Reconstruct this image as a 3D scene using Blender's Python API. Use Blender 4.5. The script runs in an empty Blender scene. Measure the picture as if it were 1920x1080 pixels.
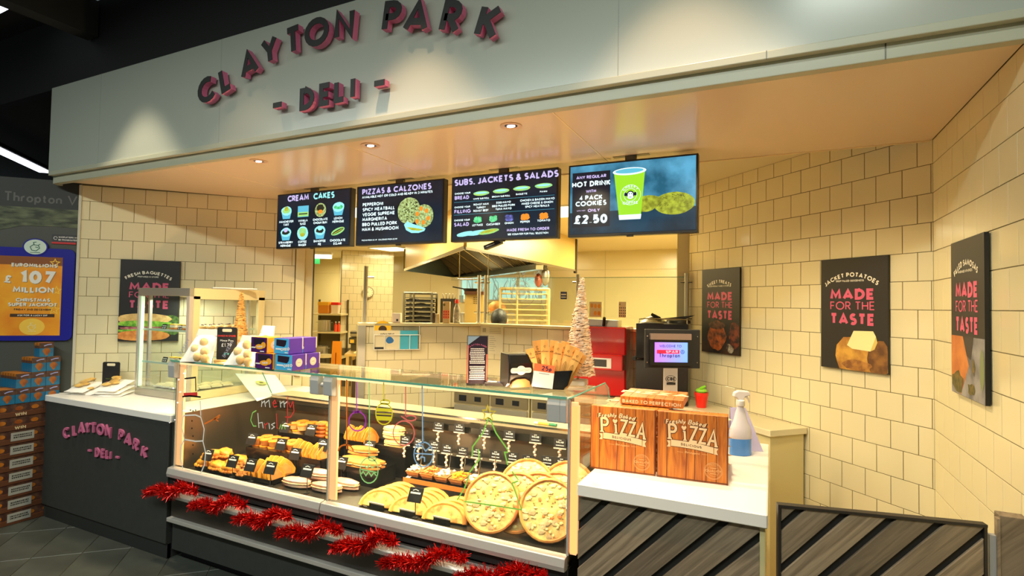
import bpy, math, random
from mathutils import Vector, Matrix
random.seed(7)
rad = math.radians
PI = math.pi
scn = bpy.context.scene
COL = scn.collection

# ------------------------------------------------------------------ camera
FPX, YAW, PITCH, ROLL = 1018.8, rad(25.55), rad(1.753), rad(1.0)
CAM = Vector((0, 0, 1.555))
_cy, _sy, _cp, _sp = math.cos(YAW), math.sin(YAW), math.cos(PITCH), math.sin(PITCH)
FW = Vector((-_sy * _cp, _cy * _cp, _sp))
_rt = Vector((_cy, _sy, 0)); _up = _rt.cross(FW)
RT = _rt * math.cos(ROLL) + _up * math.sin(ROLL)
UP = _up * math.cos(ROLL) - _rt * math.sin(ROLL)
cam = bpy.data.cameras.new('camera'); cam_o = bpy.data.objects.new('camera', cam)
COL.objects.link(cam_o)
cam.sensor_width = 36; cam.lens = FPX / 1920 * 36; cam.clip_start = 0.05; cam.clip_end = 60
m = Matrix((( RT.x, UP.x, -FW.x, CAM.x), (RT.y, UP.y, -FW.y, CAM.y), (RT.z, UP.z, -FW.z, CAM.z), (0, 0, 0, 1)))
cam_o.matrix_world = m
scn.camera = cam_o
vs = scn.view_settings
scn.display_settings.display_device = 'sRGB'
vs.view_transform = 'Standard'; vs.look = 'None'; vs.gamma = 1.0; vs.exposure = 0.10
vs.use_curve_mapping = False
cy = scn.cycles
cy.max_bounces = 8; cy.transparent_max_bounces = 16; cy.diffuse_bounces = 4; cy.glossy_bounces = 4
cy.sample_clamp_indirect = 4.0
cy.caustics_reflective = False; cy.caustics_refractive = False

# ------------------------------------------------------------------ world and lights
w = bpy.data.worlds.new('world'); scn.world = w; w.use_nodes = True
w.node_tree.nodes['Background'].inputs[0].default_value = (0.50, 0.60, 0.62, 1)
w.node_tree.nodes['Background'].inputs[1].default_value = 0.20
def area(name, loc, rot, sx, sy, power, color, spread=180):
    l = bpy.data.lights.new(name, 'AREA'); l.shape = 'RECTANGLE'; l.size = sx; l.size_y = sy
    l.energy = power; l.color = color; l.spread = rad(spread)
    o = bpy.data.objects.new(name, l); COL.objects.link(o); o.location = loc; o.rotation_euler = rot
    return o
def spot(name, loc, target, power, color, cone=60, blend=.3, radius=.03):
    l = bpy.data.lights.new(name, 'SPOT'); l.energy = power; l.color = color; l.spot_size = rad(cone); l.spot_blend = blend
    l.shadow_soft_size = radius
    o = bpy.data.objects.new(name, l); COL.objects.link(o); o.location = loc
    d = Vector(target) - Vector(loc); o.rotation_euler = d.to_track_quat('-Z', 'Y').to_euler()
    return o
WARM = (1.0, .80, .46); YEL = (1.0, .86, .50); PEACH = (1.0, .66, .40); COOLC = (.93, 1.0, .92)
# kitchen ceiling panels (their glowing faces are built with the ceiling)
for x, y in ((-3.9, 4.6), (-1.9, 5.2), (-6.1, 7.7), (-4.0, 6.6), (-1.6, 7.3)):
    area('kitchen_panel_light', (x, y, 2.475), (0, 0, 0), .58, .58, 22 if y > 7.6 else 88, YEL)
area('pantry_tube_light', (-8.2, 8.2, 2.40), (0, 0, 0), .9, .15, 36, YEL)
# shop lights on the black ceiling in front of the deli
area('shop_strip_light', (-1.4, -.6, 3.5), (0, 0, rad(5)), 3.2, .10, 115, COOLC)
area('shop_strip_light', (1.4, .6, 3.5), (0, 0, rad(5)), 2.5, .10, 95, COOLC)
area('shop_strip_light', (-4.2, -.5, 3.5), (0, 0, rad(5)), 2.5, .10, 60, COOLC)
# downlights that wash the fascia and the counter
for x, p, c in ((-3.62, 125, (1, .84, .60)), (-2.62, 30, PEACH), (-1.50, 135, PEACH), (-.30, 125, PEACH)):
    spot('fascia_downlight', (x, 1.62, 3.55), (x, 1.66, 1.0), p, c, 60, .42)
# soffit downlights
for x in (-2.78, -1.93, -1.10):
    spot('soffit_downlight_glow', (x, 2.26, 2.375), (x, 2.6, 1.0), 80, WARM, 130, .6, .04)
spot('soffit_downlight_glow', (-.25, 2.60, 2.375), (-.2, 2.8, 1.0), 80, WARM, 140, .6, .04)

# ------------------------------------------------------------------ projection helpers (a pixel's ray meets a real plane)
def ray(x, y): return FW * FPX + RT * (x - 960) - UP * (y - 540)
def onz(x, y, z): d = ray(x, y); return CAM + d * ((z - CAM.z) / d.z)
def ony(x, y, Y): d = ray(x, y); return CAM + d * (Y / d.y)
def onx(x, y, X): d = ray(x, y); return CAM + d * (X / d.x)
def atd(x, y, t): return CAM + ray(x, y) * (t / FPX)

# ------------------------------------------------------------------ materials
def lin(c):
    return tuple(((v / 255) / 12.92 if v / 255 <= .04045 else (((v / 255) + .055) / 1.055) ** 2.4) for v in c)
MATS = {}
def mat(name, rgb, rough=.5, metal=0, spec=.5, emit=0, var=0, vscale=8, bump=0, bscale=40, coat=0, alt=None, trans=0, stretch=None, aniso=None, alpha=None):
    if name in MATS: return MATS[name]
    mt = bpy.data.materials.new(name); mt.use_nodes = True
    nt = mt.node_tree; b = nt.nodes['Principled BSDF']
    c = lin(rgb); b.inputs['Base Color'].default_value = (*c, 1)
    b.inputs['Roughness'].default_value = rough; b.inputs['Metallic'].default_value = metal
    b.inputs['Specular IOR Level'].default_value = spec
    if coat: b.inputs['Coat Weight'].default_value = coat; b.inputs['Coat Roughness'].default_value = .06
    if trans: b.inputs['Transmission Weight'].default_value = trans
    if alpha is not None: b.inputs['Alpha'].default_value = alpha
    if emit:
        b.inputs['Emission Color'].default_value = (*c, 1); b.inputs['Emission Strength'].default_value = emit
    if var or alt or bump:
        tc = nt.nodes.new('ShaderNodeTexCoord'); mp = nt.nodes.new('ShaderNodeMapping')
        nt.links.new(tc.outputs['Object'], mp.inputs['Vector'])
        if stretch: mp.inputs['Scale'].default_value = stretch
    if var or alt:
        n = nt.nodes.new('ShaderNodeTexNoise'); n.inputs['Scale'].default_value = vscale; n.inputs['Detail'].default_value = 5
        nt.links.new(mp.outputs[0], n.inputs['Vector'])
        r = nt.nodes.new('ShaderNodeValToRGB'); nt.links.new(n.outputs['Fac'], r.inputs[0])
        c2 = lin(alt) if alt else tuple(min(1, v * (1 + var)) for v in c)
        c1 = c if alt else tuple(v * (1 - var) for v in c)
        r.color_ramp.elements[0].position = .36; r.color_ramp.elements[1].position = .64
        r.color_ramp.elements[0].color = (*c1, 1); r.color_ramp.elements[1].color = (*c2, 1)
        nt.links.new(r.outputs[0], b.inputs['Base Color'])
        if emit: nt.links.new(r.outputs[0], b.inputs['Emission Color'])
    if bump:
        n2 = nt.nodes.new('ShaderNodeTexNoise'); n2.inputs['Scale'].default_value = bscale; n2.inputs['Detail'].default_value = 4
        nt.links.new(mp.outputs[0], n2.inputs['Vector'])
        bp = nt.nodes.new('ShaderNodeBump'); bp.inputs['Strength'].default_value = bump; bp.inputs['Distance'].default_value = .01
        nt.links.new(n2.outputs['Fac'], bp.inputs['Height']); nt.links.new(bp.outputs[0], b.inputs['Normal'])
    MATS[name] = mt
    return mt
def glass(name, tint=(235, 250, 243), refl=1.0, rough=.0, ior=1.45):
    """thin clear pane: mostly transparent, fresnel reflection"""
    if name in MATS: return MATS[name]
    mt = bpy.data.materials.new(name); mt.use_nodes = True; nt = mt.node_tree
    nt.nodes.remove(nt.nodes['Principled BSDF']); out = nt.nodes['Material Output']
    tr = nt.nodes.new('ShaderNodeBsdfTransparent'); tr.inputs[0].default_value = (*lin(tint), 1)
    gl = nt.nodes.new('ShaderNodeBsdfGlossy'); gl.inputs['Roughness'].default_value = rough; gl.inputs[0].default_value = (refl, refl, refl, 1)
    lw_ = nt.nodes.new('ShaderNodeLayerWeight'); pw = nt.nodes.new('ShaderNodeMath'); pw.operation = 'POWER'; pw.inputs[1].default_value = 4.5
    fr = nt.nodes.new('ShaderNodeMath'); fr.operation = 'MULTIPLY_ADD'; fr.inputs[1].default_value = .8; fr.inputs[2].default_value = .045
    nt.links.new(lw_.outputs['Facing'], pw.inputs[0]); nt.links.new(pw.outputs[0], fr.inputs[0])
    mx = nt.nodes.new('ShaderNodeMixShader')
    nt.links.new(fr.outputs[0], mx.inputs[0]); nt.links.new(tr.outputs[0], mx.inputs[1]); nt.links.new(gl.outputs[0], mx.inputs[2])
    nt.links.new(mx.outputs[0], out.inputs[0]); MATS[name] = mt
    return mt
def glow(name, rgb, strength=1.0, gloss=.06, alt=None, vscale=6):
    """lit screen surface"""
    new = name not in MATS; mt = mat(name, rgb, .22, spec=.4, emit=strength * 1.2, alt=alt, vscale=vscale)
    if new:
        nt = mt.node_tree; b = nt.nodes['Principled BSDF']
        for l in list(b.inputs['Base Color'].links): nt.links.remove(l)
        b.inputs['Base Color'].default_value = (.006, .006, .007, 1)
    return mt

# ------------------------------------------------------------------ mesh builder
class MB:
    def __init__(s): s.v = []; s.f = []; s.m = []; s.k = 0
    def add(s, vs, fs):
        o = len(s.v); s.v += [tuple(p) for p in vs]; s.f += [tuple(i + o for i in f) for f in fs]; s.m += [s.k] * len(fs); return s
    def box(s, x0, x1, y0, y1, z0, z1):
        return s.add([(x0,y0,z0),(x1,y0,z0),(x1,y1,z0),(x0,y1,z0),(x0,y0,z1),(x1,y0,z1),(x1,y1,z1),(x0,y1,z1)],
                     [(0,3,2,1),(4,5,6,7),(0,1,5,4),(1,2,6,5),(2,3,7,6),(3,0,4,7)])
    def cbox(s, x0, x1, y0, y1, z0, z1, c):
        """box with chamfered edges"""
        pts = []; X = (x0, x1); Y = (y0, y1); Z = (z0, z1); idx = {}
        for i in (0, 1):
            for j in (0, 1):
                for k in (0, 1):
                    sx, sy, sz = (1 if i == 0 else -1), (1 if j == 0 else -1), (1 if k == 0 else -1)
                    idx[i, j, k] = len(pts)
                    pts += [(X[i], Y[j] + c * sy, Z[k] + c * sz), (X[i] + c * sx, Y[j], Z[k] + c * sz), (X[i] + c * sx, Y[j] + c * sy, Z[k])]
        I = lambda i, j, k, a: idx[i, j, k] + a
        fs = [(I(0,0,0,0),I(0,0,1,0),I(0,1,1,0),I(0,1,0,0)), (I(1,0,0,0),I(1,1,0,0),I(1,1,1,0),I(1,0,1,0)),
              (I(0,0,0,1),I(1,0,0,1),I(1,0,1,1),I(0,0,1,1)), (I(0,1,0,1),I(0,1,1,1),I(1,1,1,1),I(1,1,0,1)),
              (I(0,0,0,2),I(0,1,0,2),I(1,1,0,2),I(1,0,0,2)), (I(0,0,1,2),I(1,0,1,2),I(1,1,1,2),I(0,1,1,2))]
        for j in (0, 1):
            for k in (0, 1): fs.append((I(0,j,k,1),I(1,j,k,1),I(1,j,k,2),I(0,j,k,2)))
        for i in (0, 1):
            for k in (0, 1): fs.append((I(i,0,k,0),I(i,1,k,0),I(i,1,k,2),I(i,0,k,2)))
        for i in (0, 1):
            for j in (0, 1): fs.append((I(i,j,0,0),I(i,j,1,0),I(i,j,1,1),I(i,j,0,1)))
        for i in (0, 1):
            for j in (0, 1):
                for k in (0, 1): fs.append((I(i,j,k,0),I(i,j,k,1),I(i,j,k,2)))
        return s.add(pts, fs)
    def hexa(s, b, t):
        """8 corner solid: four bottom points, four top points"""
        return s.add(list(b) + list(t), [(0,3,2,1),(4,5,6,7),(0,1,5,4),(1,2,6,5),(2,3,7,6),(3,0,4,7)])
    def prism(s, poly, o, ax, ay, n, d0, d1):
        """polygon (u,v) extruded along n between d0 and d1"""
        o, ax, ay, n = Vector(o), Vector(ax), Vector(ay), Vector(n); k = len(poly)
        a = [o + ax * u + ay * v + n * d0 for u, v in poly]; b = [o + ax * u + ay * v + n * d1 for u, v in poly]
        return s.add(a + b, [tuple(range(k))[::-1], tuple(range(k, 2 * k))] + [(i, (i + 1) % k, k + (i + 1) % k, k + i) for i in range(k)])
    def zprism(s, poly, z0, z1): return s.prism(poly, (0,0,0), (1,0,0), (0,1,0), (0,0,1), z0, z1)
    def flat(s, poly, o=(0,0,0), ax=(1,0,0), ay=(0,0,1), n=(0,-1,0), d=0):
        o, ax, ay, n = Vector(o), Vector(ax), Vector(ay), Vector(n)
        return s.add([o + ax * u + ay * v + n * d for u, v in poly], [tuple(range(len(poly)))])
    def tube(s, pts, r, n=8, closed=False, rs=None):
        pts = [Vector(p) for p in pts]; k = len(pts); vs = []; prev = None
        for i, p in enumerate(pts):
            if closed: t = pts[(i + 1) % k] - pts[i - 1]
            else: t = pts[min(i + 1, k - 1)] - pts[max(i - 1, 0)]
            if t.length < 1e-9: t = Vector((0, 0, 1))
            t.normalize()
            if prev is None:
                a = Vector((0, 0, 1)) if abs(t.z) < .9 else Vector((1, 0, 0)); u = t.cross(a).normalized()
            else: u = (prev - t * prev.dot(t)).normalized()
            prev = u; v = t.cross(u); rr = rs[i] if rs else r
            vs += [p + (u * math.cos(2 * PI * j / n) + v * math.sin(2 * PI * j / n)) * rr for j in range(n)]
        fs = []
        for i in range(k if closed else k - 1):
            for j in range(n):
                a = i * n + j; b = i * n + (j + 1) % n; c = ((i + 1) % k) * n + (j + 1) % n; d = ((i + 1) % k) * n + j
                fs.append((a, b, c, d))
        if not closed: fs += [tuple(range(n))[::-1], tuple(range((k - 1) * n, k * n))]
        return s.add(vs, fs)
    def lathe(s, prof, c=(0,0,0), n=20, sx=1, sy=1):
        """profile of (r, z) turned about a vertical axis"""
        c = Vector(c); vs = []; k = len(prof)
        for r, z in prof:
            r = max(r, 1e-5)
            vs += [c + Vector((r * sx * math.cos(2 * PI * j / n), r * sy * math.sin(2 * PI * j / n), z)) for j in range(n)]
        fs = [(i * n + j, i * n + (j + 1) % n, (i + 1) * n + (j + 1) % n, (i + 1) * n + j) for i in range(k - 1) for j in range(n)]
        return s.add(vs, fs + [tuple(range(n))[::-1], tuple(range((k - 1) * n, k * n))])
    def ball(s, c, rx, ry=None, rz=None, n=10, jit=0, m=6):
        ry = ry or rx; rz = rz or rx; c = Vector(c); vs = []
        for i in range(m + 1):
            th = PI * i / m
            for j in range(n):
                q = 1 + random.uniform(-jit, jit)
                vs.append(c + Vector((rx * q * math.sin(th) * math.cos(2 * PI * j / n), ry * q * math.sin(th) * math.sin(2 * PI * j / n), rz * q * math.cos(th))))
        fs = [(i * n + j, (i + 1) * n + j, (i + 1) * n + (j + 1) % n, i * n + (j + 1) % n) for i in range(m) for j in range(n)]
        return s.add(vs, fs)
    def xf(s, M, start=0):
        for i in range(start, len(s.v)): s.v[i] = tuple(M @ Vector(s.v[i]))
        return s
    def mesh(s, name, mats, smooth=False):
        me = bpy.data.meshes.new(name); me.from_pydata(s.v, [], s.f)
        for x in (mats if isinstance(mats, (list, tuple)) else [mats]): me.materials.append(x)
        if len(me.materials) > 1: me.polygons.foreach_set('material_index', s.m)
        if smooth:
            me.polygons.foreach_set('use_smooth', [True] * len(me.polygons))
            try: me.set_sharp_from_angle(angle=rad(38))
            except Exception: pass
        me.update(); return me
    def build(s, name, mats, parent=None, smooth=False, bevel=0, label=None, kind=None):
        o = bpy.data.objects.new(name, s.mesh(name, mats, smooth)); COL.objects.link(o)
        if parent is not None: o.parent = parent
        if bevel:
            b = o.modifiers.new('bevel', 'BEVEL'); b.width = bevel; b.segments = 2; b.limit_method = 'ANGLE'; b.angle_limit = rad(40)
        if label: o['label'] = label
        if kind: o['kind'] = kind
        return o
def thing(name, label, cat, loc=(0,0,0), rz=0, group=None, kind=None):
    o = bpy.data.objects.new(name, None); COL.objects.link(o); o.empty_display_size = .05
    o.location = loc; o.rotation_euler = (0, 0, rz)
    if kind: o['kind'] = kind
    if label: o['label'] = label
    if cat: o['category'] = cat
    if group: o['group'] = group
    return o
def tag(o, label, cat, group=None):
    o['label'] = label; o['category'] = cat
    if group: o['group'] = group
    return o
def struct(o): o['kind'] = 'structure'; return o
def dup(root, label=None, loc=None, rz=None, rot=None, group=None):
    r = root.copy(); COL.objects.link(r)
    if label: r['label'] = label
    if group: r['group'] = group
    if loc is not None: r.location = loc
    if rz is not None: r.rotation_euler = (0, 0, rz)
    if rot is not None: r.rotation_euler = rot
    for ch in list(root.children):
        c = ch.copy(); COL.objects.link(c); c.parent = r
        for g in list(ch.children):
            d = g.copy(); COL.objects.link(d); d.parent = c
    return r

# ------------------------------------------------------------------ stroke lettering
def arc(cx, cy_, rx, ry, a0, a1, n=8):
    return [(cx + rx * math.cos(rad(a0 + (a1 - a0) * i / n)), cy_ + ry * math.sin(rad(a0 + (a1 - a0) * i / n))) for i in range(n + 1)]
G = {
'A': (.78, [[(0,0),(.39,1),(.78,0)],[(.14,.28),(.64,.28)]]),
'B': (.55, [[(0,0),(0,1),(.26,1)]+arc(.28,.76,.24,.24,90,-90,6)+[(0,.52)],[(0,.52),(.3,.52)]+arc(.3,.26,.25,.26,90,-90,6)+[(0,0)]]),
'C': (.72, [arc(.48,.5,.48,.5,48,312,12)]),
'D': (.66, [[(0,0),(0,1),(.2,1)]+arc(.2,.5,.46,.5,90,-90,10)+[(0,0)]]),
'E': (.48, [[(.48,1),(0,1),(0,0),(.48,0)],[(0,.5),(.42,.5)]]),
'F': (.46, [[(.46,1),(0,1),(0,0)],[(0,.5),(.4,.5)]]),
'G': (.80, [arc(.48,.5,.48,.5,48,352,12)+[(.58,.44)]]),
'H': (.62, [[(0,0),(0,1)],[(.62,0),(.62,1)],[(0,.5),(.62,.5)]]),
'I': (.0, [[(0,0),(0,1)]]),
'J': (.32, [[(.32,1),(.32,.2)]+arc(.14,.2,.18,.2,0,-150,5)]),
'K': (.58, [[(0,0),(0,1)],[(.54,1),(.05,.46)],[(.16,.58),(.58,0)]]),
'L': (.42, [[(0,1),(0,0),(.42,0)]]),
'M': (.84, [[(0,0),(.08,1),(.42,.25),(.76,1),(.84,0)]]),
'N': (.66, [[(0,0),(0,1),(.66,0),(.66,1)]]),
'O': (.96, [arc(.48,.5,.48,.5,90,450,18)]),
'P': (.52, [[(0,0),(0,1),(.24,1)]+arc(.26,.74,.26,.26,90,-90,7)+[(0,.48)]]),
'Q': (.96, [arc(.48,.5,.48,.5,90,450,18),[(.6,.25),(.9,-.06)]]),
'R': (.54, [[(0,0),(0,1),(.24,1)]+arc(.26,.74,.25,.26,90,-90,7)+[(0,.48)],[(.22,.48),(.54,0)]]),
'S': (.50, [arc(.26,.75,.23,.25,40,230,8)+arc(.26,.25,.25,.26,60,-140,8)]),
'T': (.56, [[(0,1),(.56,1)],[(.28,1),(.28,0)]]),
'U': (.60, [[(0,1),(0,.28)]+arc(.3,.28,.3,.28,180,360,8)+[(.6,1)]]),
'V': (.72, [[(0,1),(.36,0),(.72,1)]]),
'W': (1.1, [[(0,1),(.28,0),(.55,.85),(.82,0),(1.1,1)]]),
'X': (.64, [[(0,0),(.64,1)],[(0,1),(.64,0)]]),
'Y': (.64, [[(0,1),(.32,.45),(.64,1)],[(.32,.45),(.32,0)]]),
'Z': (.58, [[(0,1),(.58,1),(0,0),(.58,0)]]),
'0': (.56, [arc(.28,.5,.28,.5,90,450,14)]),
'1': (.22, [[(0,.8),(.2,1),(.2,0)]]),
'2': (.52, [arc(.26,.74,.25,.26,165,-30,7)+[(0,0),(.52,0)]]),
'3': (.50, [arc(.24,.75,.22,.25,150,-80,7),arc(.24,.26,.26,.26,80,-150,7)]),
'4': (.56, [[(.4,0),(.4,1),(0,.28),(.56,.28)]]),
'5': (.50, [[(.46,1),(.08,1),(.04,.56)]+arc(.22,.32,.28,.3,115,-140,8)]),
'6': (.52, [[(.38,1),(.05,.42)],arc(.26,.28,.26,.28,90,450,12)]),
'7': (.50, [[(0,1),(.5,1),(.14,0)]]),
'8': (.50, [arc(.25,.75,.2,.23,90,450,10),arc(.25,.26,.25,.26,90,450,10)]),
'9': (.52, [[(.14,0),(.47,.58)],arc(.26,.72,.26,.28,90,450,12)]),
'£': (.56, [arc(.34,.74,.2,.26,10,180,6)+[(.14,.1),(0,0),(.56,0)],[(0,.46),(.42,.46)]]),
'&': (.66, [[(.66,0),(.14,.74)]+arc(.27,.82,.15,.18,190,-30,6)+[(.04,.36)]+arc(.24,.24,.24,.24,160,290,5)+[(.62,.44)]]),
'-': (.34, [[(0,.45),(.34,.45)]]), '.': (.0, [[(0,0),(0,.05)]]), ',': (.05, [[(.05,.06),(0,-.14)]]),
"'": (.0, [[(0,1),(0,.8)]]), ':': (.0, [[(0,.1),(0,.16)],[(0,.55),(0,.61)]]), '/': (.3, [[(0,0),(.3,1)]]),
'!': (0, [[(0,1),(0,.3)],[(0,0),(0,.05)]]), '|': (0, [[(0,0),(0,1)]]), '=': (.4, [[(0,.3),(.4,.3)],[(0,.6),(.4,.6)]]),
'a': (.42, [arc(.2,.28,.2,.28,60,420,10),[(.42,.58),(.42,0)]]),
'b': (.42, [[(0,0),(0,1)],arc(.22,.28,.2,.28,90,450,10)]),
'c': (.36, [arc(.22,.28,.22,.28,50,310,8)]),
'd': (.42, [arc(.2,.28,.2,.28,90,450,10),[(.42,1),(.42,0)]]),
'e': (.42, [[(.02,.3),(.42,.3)]+arc(.21,.29,.21,.28,0,300,9)]),
'f': (.28, [[(.1,0),(.1,.8)]+arc(.22,.82,.12,.16,180,60,4),[(0,.56),(.26,.56)]]),
'g': (.42, [arc(.2,.3,.2,.26,60,420,10),[(.42,.56),(.42,-.1)]+arc(.22,-.12,.2,.16,0,-150,5)]),
'h': (.38, [[(0,0),(0,1)],[(0,.36)]+arc(.19,.38,.19,.18,180,0,5)+[(.38,0)]]),
'i': (.0, [[(0,0),(0,.56)],[(0,.76),(0,.84)]]),
'k': (.36, [[(0,0),(0,1)],[(.34,.56),(.03,.26)],[(.1,.33),(.36,0)]]),
'l': (.0, [[(0,0),(0,1)]]),
'm': (.66, [[(0,0),(0,.56)],[(0,.4)]+arc(.165,.4,.165,.17,180,0,5)+[(.33,0)],[(.33,.4)]+arc(.495,.4,.165,.17,180,0,5)+[(.66,0)]]),
'n': (.38, [[(0,0),(0,.56)],[(0,.36)]+arc(.19,.38,.19,.18,180,0,5)+[(.38,0)]]),
'o': (.44, [arc(.22,.28,.22,.28,90,450,12)]),
'p': (.42, [[(0,-.3),(0,.56)],arc(.22,.28,.2,.28,90,450,10)]),
'r': (.24, [[(0,0),(0,.56)],[(0,.34)]+arc(.18,.34,.18,.22,180,70,4)]),
's': (.34, [arc(.17,.42,.15,.14,30,240,6)+arc(.17,.14,.17,.15,70,-150,6)]),
't': (.28, [[(.12,.8),(.12,.1),(.26,.02)],[(0,.56),(.26,.56)]]),
'u': (.38, [[(0,.56),(0,.2)]+arc(.19,.2,.19,.2,180,360,5)+[(.38,.56)]]),
'v': (.38, [[(0,.56),(.19,0),(.38,.56)]]),
'y': (.38, [[(0,.56),(.2,.02)],[(.38,.56),(.1,-.28)]]),
}
def stroke_quads(pl, w):
    """polyline -> list of mitred quads"""
    P = [Vector(p) for p in pl]; n = len(P); closed = (P[0] - P[-1]).length < 1e-6 and n > 3
    L = []
    for i in range(n):
        if i == 0: a = P[-2] if closed else None
        else: a = P[i - 1]
        if i == n - 1: b = P[1] if closed else None
        else: b = P[i + 1]
        d0 = (P[i] - a).normalized() if a is not None else None; d1 = (b - P[i]).normalized() if b is not None else None
        if d0 is None: d0 = d1
        if d1 is None: d1 = d0
        t = (d0 + d1)
        if t.length < .05: t = d0
        t.normalize(); nn = Vector((-t.y, t.x)); c = max(.62, nn.dot(Vector((-d0.y, d0.x))))
        L.append((P[i] + nn * (w / 2 / c), P[i] - nn * (w / 2 / c)))
    return [[L[i][1], L[i + 1][1], L[i + 1][0], L[i][0]] for i in range(n - 1)]
def text_width(s, h, wt, sp):
    x = 0
    for ch in s: x += .38 if ch == ' ' else (G[ch][0] * (1 - .3 * wt) + wt + sp)
    return max(0, (x - sp)) * h
def letter_polys(ch, wt, shear=0, sx=1):
    """outline strips in unit height box, as list of strokes (list of quads)"""
    out = []
    for pl in G[ch][1]:
        q = [(wt / 2 + x * (1 - .3 * wt) * sx, wt / 2 + y * (1 - wt)) for x, y in pl]
        q = [(x + shear * y, y) for x, y in q]
        out.append(stroke_quads(q, wt))
    return out
def put_text(mb, s, o, ax, ay, n, h, wt=.2, sp=.12, align='c', d0=.0004, d1=None, arcr=None, shear=0, sx=1, rot=0):
    """lettering laid on a plane: o origin (baseline point), ax right, ay up, n outward"""
    o, ax, ay, n = Vector(o), Vector(ax), Vector(ay), Vector(n)
    W = text_width(s, h, wt, sp)
    x = {'c': -W / 2, 'l': 0, 'r': -W}[align]; k = 0
    for ch in s:
        if ch == ' ': x += .38 * h; continue
        cw = (G[ch][0] * (1 - .3 * wt) * sx + wt) * h
        for st in letter_polys(ch, wt, shear, sx):
            k += 1; e = (k % 3) * .00004
            for q in st:
                pts = []
                for p in q:
                    u, v = p.x * h, p.y * h
                    if arcr:
                        a = (x + cw / 2) / arcr; du = u - cw / 2
                        uu = arcr * math.sin(a) + du * math.cos(a) + v * math.sin(a)
                        vv = arcr * (math.cos(a) - 1) - du * math.sin(a) + v * math.cos(a)
                        u, v = uu, vv
                    else: u += x
                    if rot:
                        u, v = u * math.cos(rot) - v * math.sin(rot), u * math.sin(rot) + v * math.cos(rot)
                    pts.append((u, v))
                if d1 is None: mb.flat(pts, o, ax, ay, n, d0 + e)
                else: mb.prism(pts, o, ax, ay, n, d0, d1 + e)
        x += cw + sp * h
    return mb
def ell(cx, cy_, rx, ry, n=16, jit=0, rot=0):
    out = []
    for i in range(n):
        q = 1 + random.uniform(-jit, jit); u = rx * q * math.cos(2 * PI * i / n); v = ry * q * math.sin(2 * PI * i / n)
        out.append((cx + u * math.cos(rot) - v * math.sin(rot), cy_ + u * math.sin(rot) + v * math.cos(rot)))
    return out
def rect(x0, x1, y0, y1): return [(x0, y0), (x1, y0), (x1, y1), (x0, y1)]
def rrect(x0, x1, y0, y1, r, n=4):
    return (arc(x1 - r, y1 - r, r, r, 0, 90, n) + arc(x0 + r, y1 - r, r, r, 90, 180, n) + arc(x0 + r, y0 + r, r, r, 180, 270, n) + arc(x1 - r, y0 + r, r, r, 270, 360, n))
# ------------------------------------------------------------------ the setting
S2 = math.sqrt(.5)
TP = .142                      # tile course pitch
M_tile = mat('cream_tile', (222, 210, 170), .13, spec=.5, coat=.3)
M_grout = mat('dark_grout', (104, 92, 60), .9)
M_clad = mat('gloss_cladding', (216, 204, 160), .22)
M_white = mat('white_board', (226, 226, 218), .28)
M_soffit = mat('gloss_soffit', (232, 208, 178), .22)
M_black = mat('black_paint', (10, 12, 11), .75)
M_steel = mat('brushed_steel', (186, 182, 168), .34, metal=.7, bump=.02, bscale=300, stretch=(1, 1, .05))
M_dsteel = mat('dark_steel', (90, 88, 80), .35, metal=1)
M_chrome = mat('chrome', (205, 205, 200), .15, metal=1)
M_alu = mat('satin_aluminium', (206, 200, 192), .34, metal=.45)
M_plasgrey = mat('grey_plastic', (150, 150, 148), .5)
M_wcorian = mat('white_worktop', (232, 228, 220), .30)
M_dark = mat('charcoal_laminate', (48, 50, 47), .62, var=.06, vscale=30)
M_blackgl = mat('black_plastic', (18, 17, 17), .28)
M_blackm = mat('matt_black', (24, 23, 22), .6)
TILE_CACHE = {}
def tile_mesh(wd, ht, th=.0022, m_=None, c=.001):
    key = (round(wd, 3), round(ht, 3), th, (m_ or M_tile).name)
    if key not in TILE_CACHE:
        b = MB(); wd, ht = key[0], key[1]
        b.add([(0,0,0),(wd,0,0),(wd,0,ht),(0,0,ht),(0,-th+c,0),(wd,-th+c,0),(wd,-th+c,ht),(0,-th+c,ht),(c,-th,c),(wd-c,-th,c),(wd-c,-th,ht-c),(c,-th,ht-c)],
              [(0,1,5,4),(1,2,6,5),(2,3,7,6),(3,0,4,7),(4,5,9,8),(5,6,10,9),(6,7,11,10),(7,4,8,11),(8,9,10,11)])
        TILE_CACHE[key] = b.mesh('tile', m_ or M_tile)
    return TILE_CACHE[key]
def tiled(parent, L0, L1, z0, z1, zbase, offs, pitch, pz=TP, gap=.0034, skip=None):
    """running-bond tiles in a wall's local frame (x along wall, -y outward)"""
    k0 = math.floor((z0 - zbase) / pz + 1e-6); z = zbase + k0 * pz; k = k0; cnt = 0
    while z < z1 - .004:
        a, b = max(z, z0), min(z + pz, z1)
        if b - a > .008:
            off = offs[k % 2]; i0 = math.floor((L0 - off) / pitch) ; x = off + i0 * pitch
            while x < L1 - .004:
                c, d = max(x, L0), min(x + pitch, L1)
                if d - c > .0055 and not (skip and skip(c, d, a, b)):
                    o = bpy.data.objects.new('tile', tile_mesh(d - c - gap, b - a - gap)); COL.objects.link(o)
                    o.parent = parent; o.location = (c + gap / 2, 0, a + gap / 2); cnt += 1
                    o.rotation_euler = (random.uniform(-.002, .002), 0, random.uniform(-.002, .002))
                x += pitch
        z += pz; k += 1
    return cnt
def wall(name, p, ang, L0, L1, z0, z1, m_, th=.10):
    """wall slab; local x runs along the wall, the room side is local -y"""
    b = MB(); b.box(L0, L1, 0, th, z0, z1)
    o = struct(b.build(name, m_)); o.location = (p[0], p[1], 0); o.rotation_euler = (0, 0, ang); return o

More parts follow.
